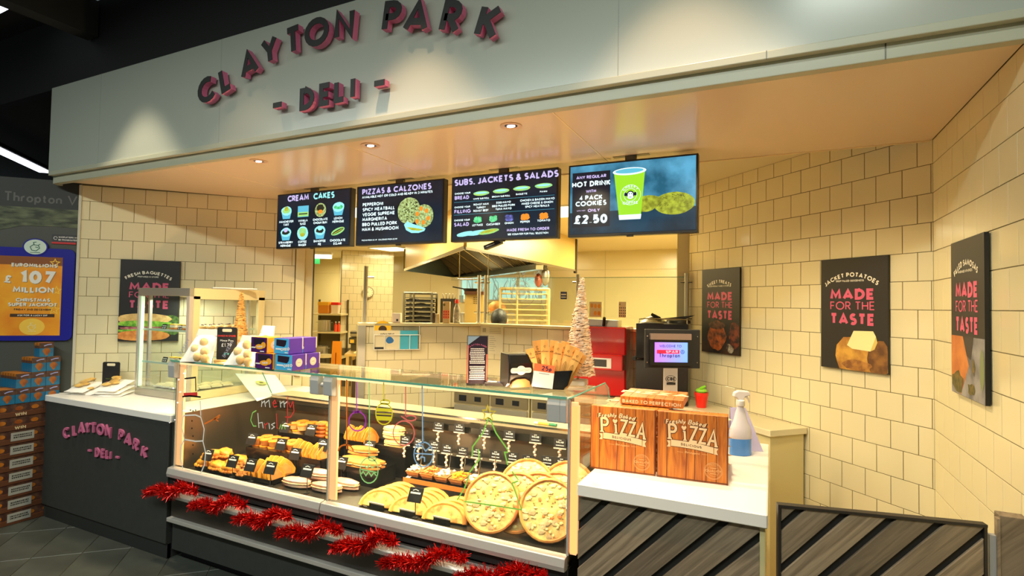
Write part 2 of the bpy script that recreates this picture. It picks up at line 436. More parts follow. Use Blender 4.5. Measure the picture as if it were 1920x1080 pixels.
SOF = 2.39; KC = 2.51
# floor: slab plus individual tiles in front of the counter
b = MB(); b.box(-13, 1.2, -3, 10, -.06, -.005)
floor = struct(b.build('floor', mat('floor_grout', (96, 94, 82), .9)))
b = MB(); b.zprism([(-3.2, 3.0), (-.74, 3.0), (-.74, 3.13), (-.69, 3.13), (0, 3.13), (0, 2.2), (.70, 2.2), (.70, 3.22), (-.58, 4.5), (-.55, 9.14), (-10.3, 9.14), (-3.6, 3.5)], -.006, .001); b.build('floor', mat('tan_kitchen_floor', (176, 146, 92), .4, var=.12, vscale=3)); struct(bpy.data.objects['floor.001'])
M_ftile = mat('grey_floor_tile', (64, 67, 61), .42, var=.22, vscale=5)
fm = MB(); fm.cbox(.0015, .2555, .0015, .4555, -.02, 0, .002); fmesh = fm.mesh('tile', M_ftile)
ca, sa = math.cos(rad(-46)), math.sin(rad(-46))
for i in range(-18, 16):
    for j in range(-14, 16):
        # u across (spacing .257), v along (-46 degrees direction), spacing .457
        u = i * .257 + .15; v = j * .457 + .11 + (.0 if i % 2 else .0)
        cx = u * (-sa) + v * ca; cy_ = u * ca + v * sa
        if -6.3 < cx < .7 and .2 < cy_ < 2.5 and cy_ < 2.55:
            o = bpy.data.objects.new('tile', fmesh); COL.objects.link(o); o.parent = floor
            o.location = (cx, cy_, -.0005); o.rotation_euler = (0, 0, rad(-46) - PI / 2 + PI)
# left tiled wall
wl = wall('wall_left', (-4.62, 2.27), rad(45), -.035, 1.467, 0, KC, M_grout)
tiled(wl, -.03, 1.46, .853 - TP, SOF, .853, (.0927, .022), .1413)
# grey graphic wall to the left of it (same line of wall)
M_mgrey = mat('mural_grey', (70, 72, 66), .6)
wm = wall('wall_graphic', (-4.62, 2.27), rad(45), -2.6, -.036, 0, 2.40, M_mgrey)
M_muraldk = mat('mural_dark', (44, 46, 44), .6)
b = MB(); b.box(-2.6, -.04, -.002, 0, 2.20, 2.41); b.build('graphic_band', M_muraldk, wm)
b = MB(); put_text(b, 'ng Thropton Vi', (-.04, 0, 2.235), (1,0,0), (0,0,1), (0,-1,0), .072, .15, .08, 'r', .003)
b.build('graphic_lettering', mat('mural_lettering', (92, 92, 88), .6), wm)
b = MB(); b.flat([(-2.6,1.98),(-.6,1.99),(-.5,2.03),(-.38,2.065),(-.2,2.07),(-.04,2.065),(-.04,2.2),(-2.6,2.2)], d=.003)
b.build('graphic_landscape', mat('mural_hills', (40, 46, 32), .6, alt=(98, 106, 76), vscale=9, stretch=(1, 1, 4)), wm)
# metal edge between tiled and grey wall
b = MB(); b.box(-.045, -.028, -.012, .02, 0, SOF); o = struct(b.build('trim_1', mat('tile_edge_trim', (196, 190, 168), .5))); o.location = (-4.62, 2.27, 0); o.rotation_euler = (0, 0, rad(45))
# angled tiled wall at the right, and the right side wall
wa = wall('wall_angled', (.705, 3.229), rad(-45), -1.84, 0, 0, KC + .02, M_grout)
DA = -1.84
tiled(wa, DA + .002, -.001, 0, KC, .853, (-.075, -.011 - .1385), .1385)
wr = wall('wall_right', (.705, 3.229), rad(-90), 0, 3.6, 0, 3.6, M_grout)
tiled(wr, .0, 1.75, 0, SOF, .853, (.078, .0), .1535)
tiled(wr, 1.75, 3.2, 1.5, SOF, .853, (.078, .0), .1535)
# kitchen shell
wb = wall('wall_back', (0, 9.15), 0, -11.4, .2, 0, KC, M_clad, .12)
b = MB()
for x in (-9.8, -8.6, -7.4, -6.2, -5.0, -3.8, -2.6, -1.4, -.2): b.box(x, x + .012, -.004, 0, 0, KC)
b.box(-11.4, .2, -.003, 0, 2.18, 2.19); b.build('panel_joint', mat('panel_joint', (196, 184, 140), .4), wb)
struct(wall('wall_side', (-.59, 4.53), rad(90), 0, 4.6, 0, KC, M_clad))
bpy.data.objects['wall_side'].location = (-.59, 4.54, 0)
wp = wall('wall_pantry', (-3.66, 3.42), math.atan2(9.15 - 3.42, -10.35 + 3.66) , 0, 8.9, 0, KC, M_clad)
# door opening at the end of the left wall
b = MB(); b.box(1.467, 1.537, -.012, .10, 0, 2.42); b.box(1.537, 1.60, .015, .075, 0, 2.36)
o = struct(b.build('door_1', mat('cream_frame', (222, 208, 160), .4), bevel=.003)); o.location = (-4.62, 2.27, 0); o.rotation_euler = (0, 0, rad(45))
b = MB(); b.box(1.60, 1.612, .02, .06, 0, 2.2); b.build('door_edge', mat('door_edge_dark', (92, 84, 60), .5), o)
b = MB(); b.cbox(1.475, 1.525, -.05, -.012, .93, 1.02, .006); b.build('door_handle', mat('bronze_handle', (150, 118, 60), .35, metal=.6), o)
# inner ceiling over kitchen
b = MB(); b.box(-12, .3, 3.30, 9.3, KC, KC + .06); b.build('ceiling', mat('kitchen_ceiling', (226, 214, 180), .5)); struct(bpy.data.objects['ceiling'])
# soffit over the counter
poly = [(-4.66, 2.12), (.70, 2.12), (.70, 3.25), (-3.66, 3.25)]
b = MB(); b.zprism(poly, SOF, SOF + .15); sof = struct(b.build('trim_2', M_soffit))
b = MB()
for x in (-.86, -2.05, -3.3):
    b.box(x, x + .006, 2.12, 3.25, SOF - .0015, SOF)
b.box(-4.2, .70, 3.236, 3.25, SOF - .004, SOF + .002)
b.build('panel_joint', mat('soffit_joint', (236, 214, 170), .4), sof)
# fascia
b = MB(); b.box(-4.745, 2.2, 2.08, 2.115, 2.452, 3.075); fas = struct(b.build('trim_3', mat('fascia_white', (172, 176, 164), .24, coat=.15)))
b = MB()
for x in (-4.12, -2.9, -.55, .75): b.box(x, x + .003, 2.0795, 2.081, 2.452, 3.075)
b.build('fascia_joint', mat('joint_grey', (150, 155, 145), .5), fas)
b = MB(); b.box(-4.70, 2.2, 2.06, 2.09, 2.425, 2.455); b.box(-4.655, 2.2, 2.088, 2.13, 2.372, 2.43)
b.zprism([(-4.70, 2.09), (-4.655, 2.09), (-4.93, 2.38), (-5.0, 2.38)], 2.372, 2.44)
b.build('fascia_trim', mat('trim_sage', (176, 176, 154), .35), fas, bevel=.003)
b = MB(); b.box(-.02, -.017, 2.058, 2.062, 2.425, 2.455); b.box(.33, .334, 2.086, 2.089, 2.372, 2.43); b.build('trim_joint', M_dsteel, fas)
b = MB(); b.zprism([(-4.745, 2.115), (-4.66, 2.115), (-5.05, 2.50), (-5.13, 2.50)], 2.45, 3.075); b.build('fascia_return', M_black, fas)
# black shop ceiling and bulkhead
b = MB(); b.box(-14, 3.2, 2.10, 2.16, 3.077, 3.62); struct(b.build('trim_4', M_black))
b = MB(); b.box(-14, 3.2, -3.2, 2.05, 3.60, 3.66); b.box(-16, -4.8, 2.05, 9, 3.60, 3.66); struct(b.build('ceiling', M_black))
b = MB(); b.box(-4.32, -4.20, 1.2, 2.09, 3.35, 3.60); struct(b.build('trim_5', mat('ceiling_duct', (22, 25, 23), .7)))
b = MB(); b.box(-16, -4.9, 6.6, 6.7, 2.6, 3.62); struct(b.build('wall_far_left', M_black))
# ceiling light strips in view at the left
M_strip = mat('strip_diffuser', (240, 244, 255), .4, emit=2.6)
def strip(p, q, label, wd=.05):
    p, q = Vector(p), Vector(q); d = (q - p); L = d.length; a = math.atan2(d.y, d.x)
    t = thing('ceiling_light', label, 'ceiling light', p, a)
    b = MB(); b.box(0, L, -wd * .7, wd * .7, .006, .05); b.build('housing', M_blackm, t)
    b = MB(); b.box(0.01, L - .01, -wd / 2, wd / 2, -.004, .008); b.build('diffuser', M_strip, t)
strip(onz(-40, 264, 3.28), onz(87, 324, 3.28), 'long white light strip on the black ceiling left of the fascia', .16)
strip(onz(-10, 22, 3.54), onz(44, -6, 3.54), 'short white light strip cut off at the top left corner', .05)
# kitchen ceiling lights
M_panel = mat('light_panel', (255, 246, 214), .5, emit=1.7)
KL = [(-3.9, 4.5, 'square ceiling light panel seen between the first and second menu screens'), (-1.9, 5.15, 'square ceiling light panel seen between the third and fourth menu screens'),
      (-6.05, 7.75, 'square ceiling light panel above the tiled pillar, under the pizza menu screen')]
for x, y, l in KL:
    t = thing('ceiling_light', l, 'ceiling light', (x, y, KC))
    b = MB(); b.box(-.31, .31, -.31, .31, -.012, 0); b.build('frame', M_white, t)
    b = MB(); b.box(-.285, .285, -.285, .285, -.016, -.010); b.build('diffuser', M_panel, t)
p = atd(596, 480, 9.2)
t = thing('ceiling_light', 'slim fluorescent tube light in the pantry doorway', 'ceiling light', p, rad(30))
b = MB(); b.cbox(-.24, .24, -.05, .05, .02, .07, .01); b.build('housing', M_white, t)
b = MB(); b.box(-.22, .22, -.045, .045, -.04, .02); b.build('diffuser', mat('tube_glow', (255, 250, 225), .5, emit=2.4), t)
b = MB(); b.tube([(-.1, 0, .07), (-.1, 0, .25)], .012, 6); b.build('bracket', M_blackm, t)
p = atd(586, 488, 9.3)
b = MB(); b.box(-.14, .12, -.02, .02, -.06, .03); o = tag(b.build('exit_sign', mat('green_glow', (60, 190, 110), .4, emit=.5)), 'small green glowing sign below the pantry tube light', 'sign'); o.location = p; o.rotation_euler = (0, 0, rad(30))
# soffit downlights
for i, x in enumerate((-2.78, -1.93, -1.10)):
    t = thing('downlight', ['recessed downlight in the soffit, leftmost of three', 'recessed downlight in the soffit, middle of three', 'recessed downlight in the soffit, rightmost of three, left of the coffee screen'][i], 'downlight', (x, 2.26, SOF))
    b = MB(); b.lathe([(.030, .0), (.052, -.0), (.052, -.004), (.040, -.006), (.030, -.001)], n=28); b.build('rim', mat('downlight_rim', (214, 180, 150), .3), t, smooth=True)
    b = MB(); b.lathe([(.031, -.0005), (.031, -.0012)], n=24); b.build('reflector', mat('downlight_dark', (60, 28, 22), .3, metal=.6), t)
    b = MB(); b.lathe([(.018, -.0014), (.018, -.005), (.012, -.007)], n=20, sx=1.15, sy=.8); b.build('lamp', mat('lamp_glow', (255, 225, 215), .4, emit=3.5), t)
# tiled pillar with clock
pl0 = Vector((-7.15, 7.67, 0))
pil = wall('wall_pillar', (-7.15, 7.67), rad(45), 0, .94, 0, KC, M_grout, .5)
tiled(pil, .002, .938, .70, KC, .853, (.07, .0), .142)
# low tiled partition: angled left run and straight right run
M_cap = mat('partition_cap', (222, 208, 160), .4)
par = wall('wall_partition', (-2.47, 4.50), 0, 0, 1.88, 0, 1.345, M_grout, .12)
tiled(par, .002, 1.87, .60, 1.343, 1.343, (.0, .075), .150, .150)
par2 = wall('wall_partition_left', (-2.47, 4.50), rad(45), -1.10, 0, 0, 1.345, M_grout, .12)
tiled(par2, -1.05, -.002, .60, 1.343, 1.343, (-.045, -.12), .150, .150)
b = MB(); b.box(-2.50, -.59, 4.48, 4.64, 1.346, 1.372); struct(b.build('trim_6', M_cap, bevel=.004))
b = MB(); b.box(-1.11, .02, -.02, .14, 1.346, 1.3725); o = struct(b.build('trim_7', M_cap, bevel=.004)); o.location = (-2.47, 4.50, 0); o.rotation_euler = (0, 0, rad(45))
b = MB(); b.box(-1.115, -1.05, -.022, .14, 0, 1.35); o = struct(b.build('trim_8', M_steel)); o.location = (-2.47, 4.50, 0); o.rotation_euler = (0, 0, rad(45))
# window in the back wall
wx0, wx1 = ony(862, 540, 9.1).x, ony(1030, 540, 9.1).x
wz0, wz1 = ony(950, 562, 9.1).z, 2.06
win = struct(MB().box(wx0, wx1, 9.13, 9.149, wz0, wz1).build('window_1', mat('window_daylight', (196, 220, 226), .5, emit=1.0, alt=(214, 232, 236), vscale=3)))
b = MB(); b.box(wx0, wx1, 9.09, 9.12, wz0 - .05, wz0); b.box(wx0, wx1, 9.09, 9.12, wz1, wz1 + .05)
for i in range(4):
    x = wx0 + (wx1 - wx0) * i / 3; b.box(x - .025, x + .025, 9.09, 9.12, wz0, wz1)
b.build('window_frame', M_white, win)
b = MB()
for i in range(26):
    x = random.uniform(wx0 + .1, wx1 - .1); z = wz0; pts = [(x, 9.125, z)]
    for k in range(5): x += random.uniform(-.08, .08); z += random.uniform(.08, .16); pts.append((x, 9.125, z))
    b.tube(pts, .012, 4, rs=[.014, .012, .01, .007, .005, .003])
b.build('bare_trees', mat('tree_haze', (168, 186, 184), .8, emit=.35), win)
b = MB(); b.box(wx0, wx1, 9.122, 9.128, wz0, wz1); b.build('pane', glass('window_glass'), win)
# ------------------------------------------------------------------ lettering signs
M_signblk = mat('sign_black', (12, 13, 12), .5)
M_signpink = mat('sign_pink_edge', (216, 112, 152), .5)
M_pinksign = mat('pink_letter', (198, 104, 140), .5, spec=.4)
def raised_letter(parent, ch, x, z, ang, h, wt, back, front, mats, yb):
    """one raised letter: coloured return and dark face; x,z are its centre"""
    b = MB(); w_ = (G[ch][0] * (1 - .3 * wt) + wt) * h
    ax = Vector((math.cos(ang), 0, math.sin(ang))); ay = Vector((-math.sin(ang), 0, math.cos(ang)))
    o = Vector((x, yb, z)) - ax * (w_ / 2) - ay * (h / 2)
    for k, st in enumerate(letter_polys(ch, wt)):
        for j, q in enumerate(st):
            pts = [(p.x * h, p.y * h) for p in q]; e = .00006 * (k * 2 + j % 2)
            b.k = 0; b.prism(pts, o, ax, ay, (0, -1, 0), back, front + e)
            if len(mats) > 1: b.k = 1; b.prism(pts, o, ax, ay, (0, -1, 0), front + e, front + .003 + e)
    b.build('letter', mats, parent)
sg = thing('shop_sign', 'black letters with pink sides spelling CLAYTON PARK - DELI - raised on the white fascia', 'sign', (-2.02, 2.08, 2.75))
for ch, x, z in (('C',-2.942,2.762),('L',-2.775,2.804),('A',-2.584,2.859),('Y',-2.425,2.903),('T',-2.251,2.924),('O',-2.086,2.934),('N',-1.901,2.936),('P',-1.607,2.912),('A',-1.463,2.882),('R',-1.275,2.837),('K',-1.085,2.775)):
    raised_letter(sg, ch, x + 2.0, z - 2.75, -(x + 1.99) * .36, .150, .215, .012, .046, [M_signpink, M_signblk], 0)
for ch, x, z in (('D',-2.14,2.596),('E',-2.016,2.6),('L',-1.919,2.602),('I',-1.836,2.604)):
    raised_letter(sg, ch, x + 2.0, z - 2.75, 0, .118, .24, .012, .046, [M_signpink, M_signblk], 0)
for x, z in ((-2.353, 2.594), (-1.672, 2.602)):
    b = MB(); b.k = 0; b.box(x+2-.031, x+2+.031, -.046, -.012, z-2.75-.014, z-2.75+.014); b.k = 1; b.box(x+2-.031, x+2+.031, -.049, -.046, z-2.75-.014, z-2.75+.014)
    b.build('dash', [M_signpink, M_signblk], sg)
sg2 = thing('counter_sign', 'pink letters spelling CLAYTON PARK - DELI - on the dark counter front', 'sign', (-3.95, 2.085, .60))
for ch, x, z in (('C',-4.364,.623),('L',-4.262,.653),('A',-4.180,.674),('Y',-4.103,.686),('T',-4.037,.692),('O',-3.956,.693),('N',-3.869,.690),('P',-3.727,.680),('A',-3.656,.664),('R',-3.57,.640),('K',-3.483,.608)):
    raised_letter(sg2, ch, x + 3.95, z - .60, -(x + 3.95) * .42, .074, .22, .0, .012, [M_pinksign], 0)
for ch, x, z in (('D',-3.984,.538),('E',-3.922,.541),('L',-3.872,.542),('I',-3.836,.541)):
    raised_letter(sg2, ch, x + 3.95, z - .60, 0, .058, .24, .0, .010, [M_pinksign], 0)
for x, z in ((-4.075, .540), (-3.762, .538)):
    MB().box(x+3.95-.018, x+3.95+.018, -.010, 0, z-.6-.006, z-.6+.006).build('dash', M_pinksign, sg2)

# ------------------------------------------------------------------ menu screens
TW, TH = .715, .416
E_bg = glow('screen_dark', (9, 16, 26), .9, alt=(12, 32, 50), vscale=3)
E_lil = glow('screen_lilac', (196, 182, 232), 1.0); E_wht = glow('screen_white', (226, 248, 250), 1.0)
E_cy = glow('screen_cyan', (150, 236, 236), 1.0); E_grn = glow('screen_green', (140, 214, 140), .9, alt=(176, 222, 110), vscale=30)
E_blue = glow('screen_blue', (96, 190, 216), .9); E_yel = glow('screen_yellow', (196, 204, 60), .9, alt=(170, 170, 40), vscale=60)
E_brn = glow('screen_brown', (42, 44, 30), .8); E_org = glow('screen_orange', (236, 140, 40), 1.0)
E_cheese = glow('screen_cheese', (196, 222, 150), .9, alt=(120, 130, 60), vscale=70); E_dgrn = glow('screen_leaf', (60, 186, 110), .9, alt=(110, 230, 160), vscale=40)
E_teal = glow('screen_teal', (24, 92, 120), .9, alt=(92, 170, 206), vscale=5); E_deep = glow('screen_deep', (6, 22, 34), .9, alt=(14, 60, 84), vscale=4)
E_lime = glow('screen_lime', (150, 214, 40), 1.0); E_pur = glow('screen_purple', (120, 130, 220), .9, alt=(60, 60, 120), vscale=40)
E_panel = glow('screen_panel', (14, 24, 40), .8); E_cook = glow('screen_cookie', (178, 190, 54), .95, alt=(120, 124, 30), vscale=34)
def tv(px0, px1, label, y=2.95, n=1):
    x0 = ony(px0, 400, y).x
    x1 = ony(px1, 400, y).x
    z1 = ony(px0, 340, y).z
    t = thing('menu_screen', label, 'screen', (x0, y, 2.363 - TH))
    W = x1 - x0
    b = MB(); b.cbox(0, W, 0, .05, 0, TH, .003); b.build('housing', M_blackgl, t)
    b = MB(); b.box(.010, W - .010, -.0012, 0, .014, TH - .010); b.build('display', E_bg, t)
    b = MB(); b.box(W / 2 - .03, W / 2 + .03, .005, .03, TH, TH + .03); b.box(W / 2 - .1, W / 2 + .1, .003, .04, TH + .0255, TH + .0275); b.build('ceiling_bracket', M_dsteel, t)
    b = MB(); b.cbox(W / 2 - .018, W / 2 + .018, .002, .02, -.008, 0, .002); b.build('sensor', M_blackgl, t)
    return t, W
def T(t, W, s, u, v, h, m_, wt=.24, sp=.1, al='l', name='lettering', lay=.0016):
    b = MB(); put_text(b, s, (u * W, 0, v * TH), (1,0,0), (0,0,1), (0,-1,0), h * TH, wt, sp, al, lay); return b.build(name, m_, t)
def tlines(t, W, items, m_, lay=.0016, name='lettering'):
    b = MB()
    for s, u, v, h, wt, sp, al in items: put_text(b, s, (u * W, 0, v * TH), (1,0,0), (0,0,1), (0,-1,0), h * TH, wt, sp, al, lay)
    return b.build(name, m_, t)
def F(t, W, polys, m_, lay=.0018, name='picture'):
    b = MB()
    for i, p in enumerate(polys): b.flat([(x * W, z * TH) for x, z in p], d=lay + i * .00003)
    return b.build(name, m_, t)
# screen 1: cream cakes
t1, W1 = tv(519.5, 657.5, 'menu screen headed CREAM CAKES showing eight cakes, leftmost of four')
T(t1, W1, 'CREAM', .15, .85, .112, E_lil, sp=.08); T(t1, W1, 'CAKES', .51, .85, .112, E_cy, sp=.08)
nm = [('MANCHESTER','TART'),('VANILLA','SLICE'),('CHOCOLATE','CHOUX BUN'),('LEMON','MERINGUE'),('STRAWBERRY','MERINGUE'),('COFFEE','RINGER'),('BANOFFEE','PIE'),('CHOCOLATE','ECLAIR')]
its = []
for i, (a_, b_) in enumerate(nm):
    cx = .14 + .235 * (i % 4); cz = .47 if i < 4 else .09
    its += [(a_, cx, cz, .042, .25, .03, 'c'), (b_, cx, cz - .057, .042, .25, .03, 'c')]
tlines(t1, W1, its, E_wht)
for i in range(8):
    cx = .14 + .235 * (i % 4); cz = .655 if i < 4 else .265
    if i in (1,):
        F(t1, W1, [rect(cx-.075, cx+.075, cz-.10, cz+.10)], E_blue); F(t1, W1, [rect(cx-.075, cx+.075, cz-.09, cz-.01)], E_grn, .0021); F(t1, W1, [rect(cx-.06, cx+.06, cz-.055, cz-.035)], E_brn, .0024)
    elif i == 7:
        F(t1, W1, [ell(cx, cz, .10, .05, 16, 0, .62)], E_grn); F(t1, W1, [ell(cx, cz, .088, .022, 14, 0, .62)], E_brn, .0021); F(t1, W1, [ell(cx, cz - .004, .08, .007, 14, 0, .62)], E_yel, .0024)
    elif i in (2, 5):
        F(t1, W1, [ell(cx, cz, .075, .125, 16, .03)], E_cheese if i == 2 else E_cy); F(t1, W1, [ell(cx, cz + .03, .05, .07, 12, .1)], E_brn if i == 2 else E_grn, .0021); F(t1, W1, [ell(cx, cz - .03, .035, .035, 12, .05)], E_org if i == 2 else E_yel, .0024)
    else:
        F(t1, W1, [[(cx-.07, cz), (cx-.05, cz-.115), (cx+.05, cz-.115), (cx+.07, cz)]], E_blue); F(t1, W1, [ell(cx, cz + .03, .075, .085, 14, .05)], E_cy, .0021)
        F(t1, W1, [ell(cx, cz + .03, .055, .045, 12, .12)], {0: E_grn, 3: E_dgrn, 4: E_brn, 6: E_brn}[i], .0024)
        F(t1, W1, [ell(cx, cz + .07, .03, .04, 10, .1)], {0: E_yel, 3: E_cy, 4: E_lil, 6: E_cy}[i], .0027)
# screen 2: pizzas and calzones
t2, W2 = tv(667.9, 831.8, 'menu screen headed PIZZAS & CALZONES with two pizzas and a calzone, second from left')
T(t2, W2, 'PIZZAS & CALZONES', .07, .85, .098, E_lil, sp=.12)
tlines(t2, W2, [('AVAILABLE HOT OR COLD AND READY IN 3 MINUTES', .07, .79, .040, .26, .09, 'l')] +
       [(s, .08, .655 - i * .083, .058, .25, .10, 'l') for i, s in enumerate(('PEPPERONI', 'SPICY MEATBALL', 'VEGGIE SUPREME', 'MARGHERITA', 'BBQ PULLED PORK', 'HAM & MUSHROOM'))] +
       [('PIZZAS FROM £4.49   CALZONES FROM £3.99', .08, .075, .024, .25, .1, 'l')], E_wht)
F(t2, W2, [ell(.625, .53, .128, .215, 26, .02)], E_cheese)
F(t2, W2, [ell(.625 + random.uniform(-.09, .09), .53 + random.uniform(-.15, .15), .008, .01, 6) for _ in range(34)], E_brn, .0021)
F(t2, W2, [ell(.79, .43, .105, .185, 24, .02)], E_cheese, .0034)
F(t2, W2, [ell(x, z, .021, .037, 12) for x, z in ((.76,.55),(.82,.51),(.84,.39),(.72,.47),(.79,.33),(.72,.35))], E_org, .0038)
F(t2, W2, [[(.575,.31),(.60,.22),(.66,.17),(.74,.165),(.80,.19),(.815,.23),(.76,.27),(.68,.31),(.61,.36)]], E_cy, .0042)
F(t2, W2, [[(.60,.27),(.66,.215),(.74,.20),(.80,.21),(.74,.235),(.67,.255)]], E_yel, .0045)
# screen 3: subs
t3, W3 = tv(845.8, 1045.8, 'menu screen headed SUBS, JACKETS & SALADS listing breads, fillings and salad, third from left')
T(t3, W3, 'SUBS, JACKETS & SALADS', .03, .86, .098, E_lil, sp=.11)
T(t3, W3, 'BREAD', .035, .645, .058, E_lil); T(t3, W3, 'FILLING', .035, .435, .058, E_lil); T(t3, W3, 'SALAD', .035, .235, .058, E_lil)
tlines(t3, W3, [('CHOOSE YOUR', .035, .725, .028, .25, .06, 'l'), ('CHOOSE YOUR', .035, .515, .028, .25, .06, 'l'), ('CHOOSE YOUR', .035, .315, .028, .25, .06, 'l'),
  ('WHITE SUB ROLL', .30, .625, .026, .25, .05, 'c'), ('BROWN SUB ROLL', .49, .635, .026, .25, .05, 'c'), ('BAGUETTE', .68, .645, .026, .25, .07, 'c'), ('PANINI', .875, .655, .026, .25, .07, 'c'),
  ('ROAST HAM', .30, .535, .032, .25, .07, 'c'), ('TURKEY', .30, .487, .032, .25, .07, 'c'), ('ROAST BEEF', .30, .44, .032, .25, .07, 'c'),
  ('EGG MAYO', .515, .54, .032, .25, .07, 'c'), ('BBQ PULLED PORK', .515, .492, .032, .25, .05, 'c'), ('TUNA MAYO', .515, .445, .032, .25, .07, 'c'),
  ('CHICKEN & BACON MAYO', .82, .545, .032, .25, .05, 'c'), ('MIXED CHEESE & ONION', .82, .497, .032, .25, .05, 'c'), ('SPICY MEATBALLS', .82, .45, .032, .25, .05, 'c'),
  ('LETTUCE', .27, .225, .032, .25, .07, 'c'), ('CUCUMBER', .42, .225, .032, .25, .07, 'c'), ('ONION', .57, .23, .032, .25, .07, 'c'), ('PEPPER', .715, .235, .032, .25, .07, 'c'), ('TOMATO', .88, .24, .032, .25, .07, 'c'),
  ('SEE COUNTER FOR FULL SELECTION', .74, .065, .028, .25, .05, 'c')], E_wht)
T(t3, W3, 'MADE FRESH TO ORDER', .74, .12, .042, E_lil, al='c')
b = MB(); b.box(.03 * W3, .97 * W3, -.0018, -.0014, .605 * TH, .608 * TH); b.box(.03 * W3, .97 * W3, -.0018, -.0014, .41 * TH, .413 * TH); b.build('divider', E_blue, t3)
F(t3, W3, [ell(x, .715 + i * .012, .078, .036, 16, .03) for i, x in enumerate((.30, .49, .68, .875))], E_grn)
F(t3, W3, [ell(x, .722 + i * .012, .06, .014, 14, .03) for i, x in enumerate((.30, .49, .68, .875))], E_cy, .0024)
for x, m_ in ((.27, E_dgrn), (.42, E_dgrn), (.57, E_pur), (.715, E_org), (.88, E_org)):
    F(t3, W3, [ell(x + dx, .325 + dz, .022, .03, 9, .2) for dx, dz in ((-.016, .012), (.016, .014), (-.004, -.026), (.018, -.018), (-.018, -.02))], m_)
F(t3, W3, [ell(.15, .115, .09, .035, 16, .05, .25), ell(.26, .125, .10, .035, 16, .05, .25)], E_cy); F(t3, W3, [ell(.38, .135, .10, .036, 16, .05, .28)], E_grn, .0022); F(t3, W3, [ell(.38, .14, .08, .018, 16, .05, .28)], E_yel, .0025)
# small black box hanging under screen 3
p = ony(925, 459, 3.02)
t = thing('media_player', 'small black media box hanging tilted under the subs menu screen', 'box', p, 0)
b = MB(); b.cbox(-.062, .062, -.02, .02, -.014, .014, .003); o = b.build('case', M_blackgl, t); o.rotation_euler = (0, rad(-18), 0)
b = MB(); b.box(-.04, .02, -.0215, -.020, -.002, .002); o = b.build('badge', M_plasgrey, t); o.rotation_euler = (0, rad(-18), 0)
b = MB(); b.tube([(.04, 0, .02), (.045, .0, .04)], .006, 6); b.build('cable', M_blackm, t)
# screen 4: hot drink
t4, W4 = tv(1065.2, 1308.8, 'menu screen offering a hot drink with four pack cookies for £2.50, rightmost of four')
F(t4, W4, [rect(.016, .984, .33, .975)], E_teal, .0014, 'display_sky'); F(t4, W4, [rect(.016, .984, .04, .335)], E_deep, .0015, 'display_table')
F(t4, W4, [rect(.035, .345, .13, .885)], E_panel, .0017, 'text_panel')
tlines(t4, W4, [('ANY REGULAR', .19, .795, .045, .24, .09, 'c'), ('WITH', .19, .60, .042, .24, .1, 'c'), ('ONLY', .215, .335, .045, .24, .1, 'c'), ('WITH 1 HOT', .11, .352, .016, .24, .1, 'c')], E_lil, .0022)
tlines(t4, W4, [('HOT DRINK', .19, .685, .075, .25, .09, 'c'), ('4 PACK', .19, .50, .066, .25, .1, 'c'), ('COOKIES', .19, .42, .070, .25, .1, 'c'), ('£2.50', .19, .175, .125, .27, .1, 'c')], E_wht, .0022)
F(t4, W4, [ell(.62, .345, .07, .05, 18, .02), ell(.625, .40, .075, .05, 18, .02), ell(.64, .445, .09, .065, 20, .02), ell(.83, .385, .15, .145, 28, .015, -.15)], E_cook)
F(t4, W4, [[(.83 + math.cos(a) * r, .385 + math.sin(a) * r * .9), (.83 + math.cos(a + .25) * (r + .02), .385 + math.sin(a + .25) * (r + .02) * .9), (.83 + math.cos(a + .25) * (r + .017), .38 + math.sin(a + .25) * (r + .017) * .9)] for a, r in [(random.uniform(0, 6.28), random.uniform(.03, .115)) for _ in range(44)]], E_brn, .0034)
F(t4, W4, [[(.375,.84),(.615,.84),(.585,.215),(.42,.215)]], E_lime, .0038)
F(t4, W4, [[(.415,.27),(.59,.27),(.585,.205),(.42,.205)]], E_wht, .0040)
F(t4, W4, [ell(.495, .845, .13, .05, 24)], E_wht, .0041); F(t4, W4, [ell(.495, .85, .11, .032, 24)], E_blue, .0043)
def ringm(cx, cz, r0, r1, W, k=24): return [[(cx + r0 * math.cos(a), cz + r0 * W * math.sin(a)), (cx + r1 * math.cos(a), cz + r1 * W * math.sin(a)), (cx + r1 * math.cos(a2), cz + r1 * W * math.sin(a2)), (cx + r0 * math.cos(a2), cz + r0 * W * math.sin(a2))] for a, a2 in [(2 * PI * i / k, 2 * PI * (i + 1) / k) for i in range(k)]]
asp = W4 / TH
F(t4, W4, ringm(.505, .53, .076, .079, asp) + ringm(.505, .53, .048, .051, asp), E_wht, .0043)
F(t4, W4, [ell(.505, .53, .03, .056, 16), ell(.468, .54, .013, .024, 12), ell(.542, .54, .013, .024, 12)], E_panel, .0045)
F(t4, W4, [ell(.505, .535, .021, .036, 14), ell(.505, .505, .024, .03, 14)], E_wht, .0048)
F(t4, W4, [ell(.496, .545, .004, .008, 8), ell(.514, .545, .004, .008, 8), rect(.495, .515, .497, .503)], E_panel, .0052)
b = MB(); put_text(b, 'CHEEKY', (.505 * W4, 0, .53 * TH + .058 * W4), (1,0,0), (0,0,1), (0,-1,0), .030 * TH * 1.2, .2, .2, 'c', .0045, arcr=.058 * W4); b.build('lettering', E_wht, t4)
b = MB(); put_text(b, 'COFFEE', (.505 * W4, 0, .53 * TH - .072 * W4), (1,0,0), (0,0,1), (0,-1,0), .030 * TH * 1.2, .2, .2, 'c', .0045); b.build('lettering', E_wht, t4)

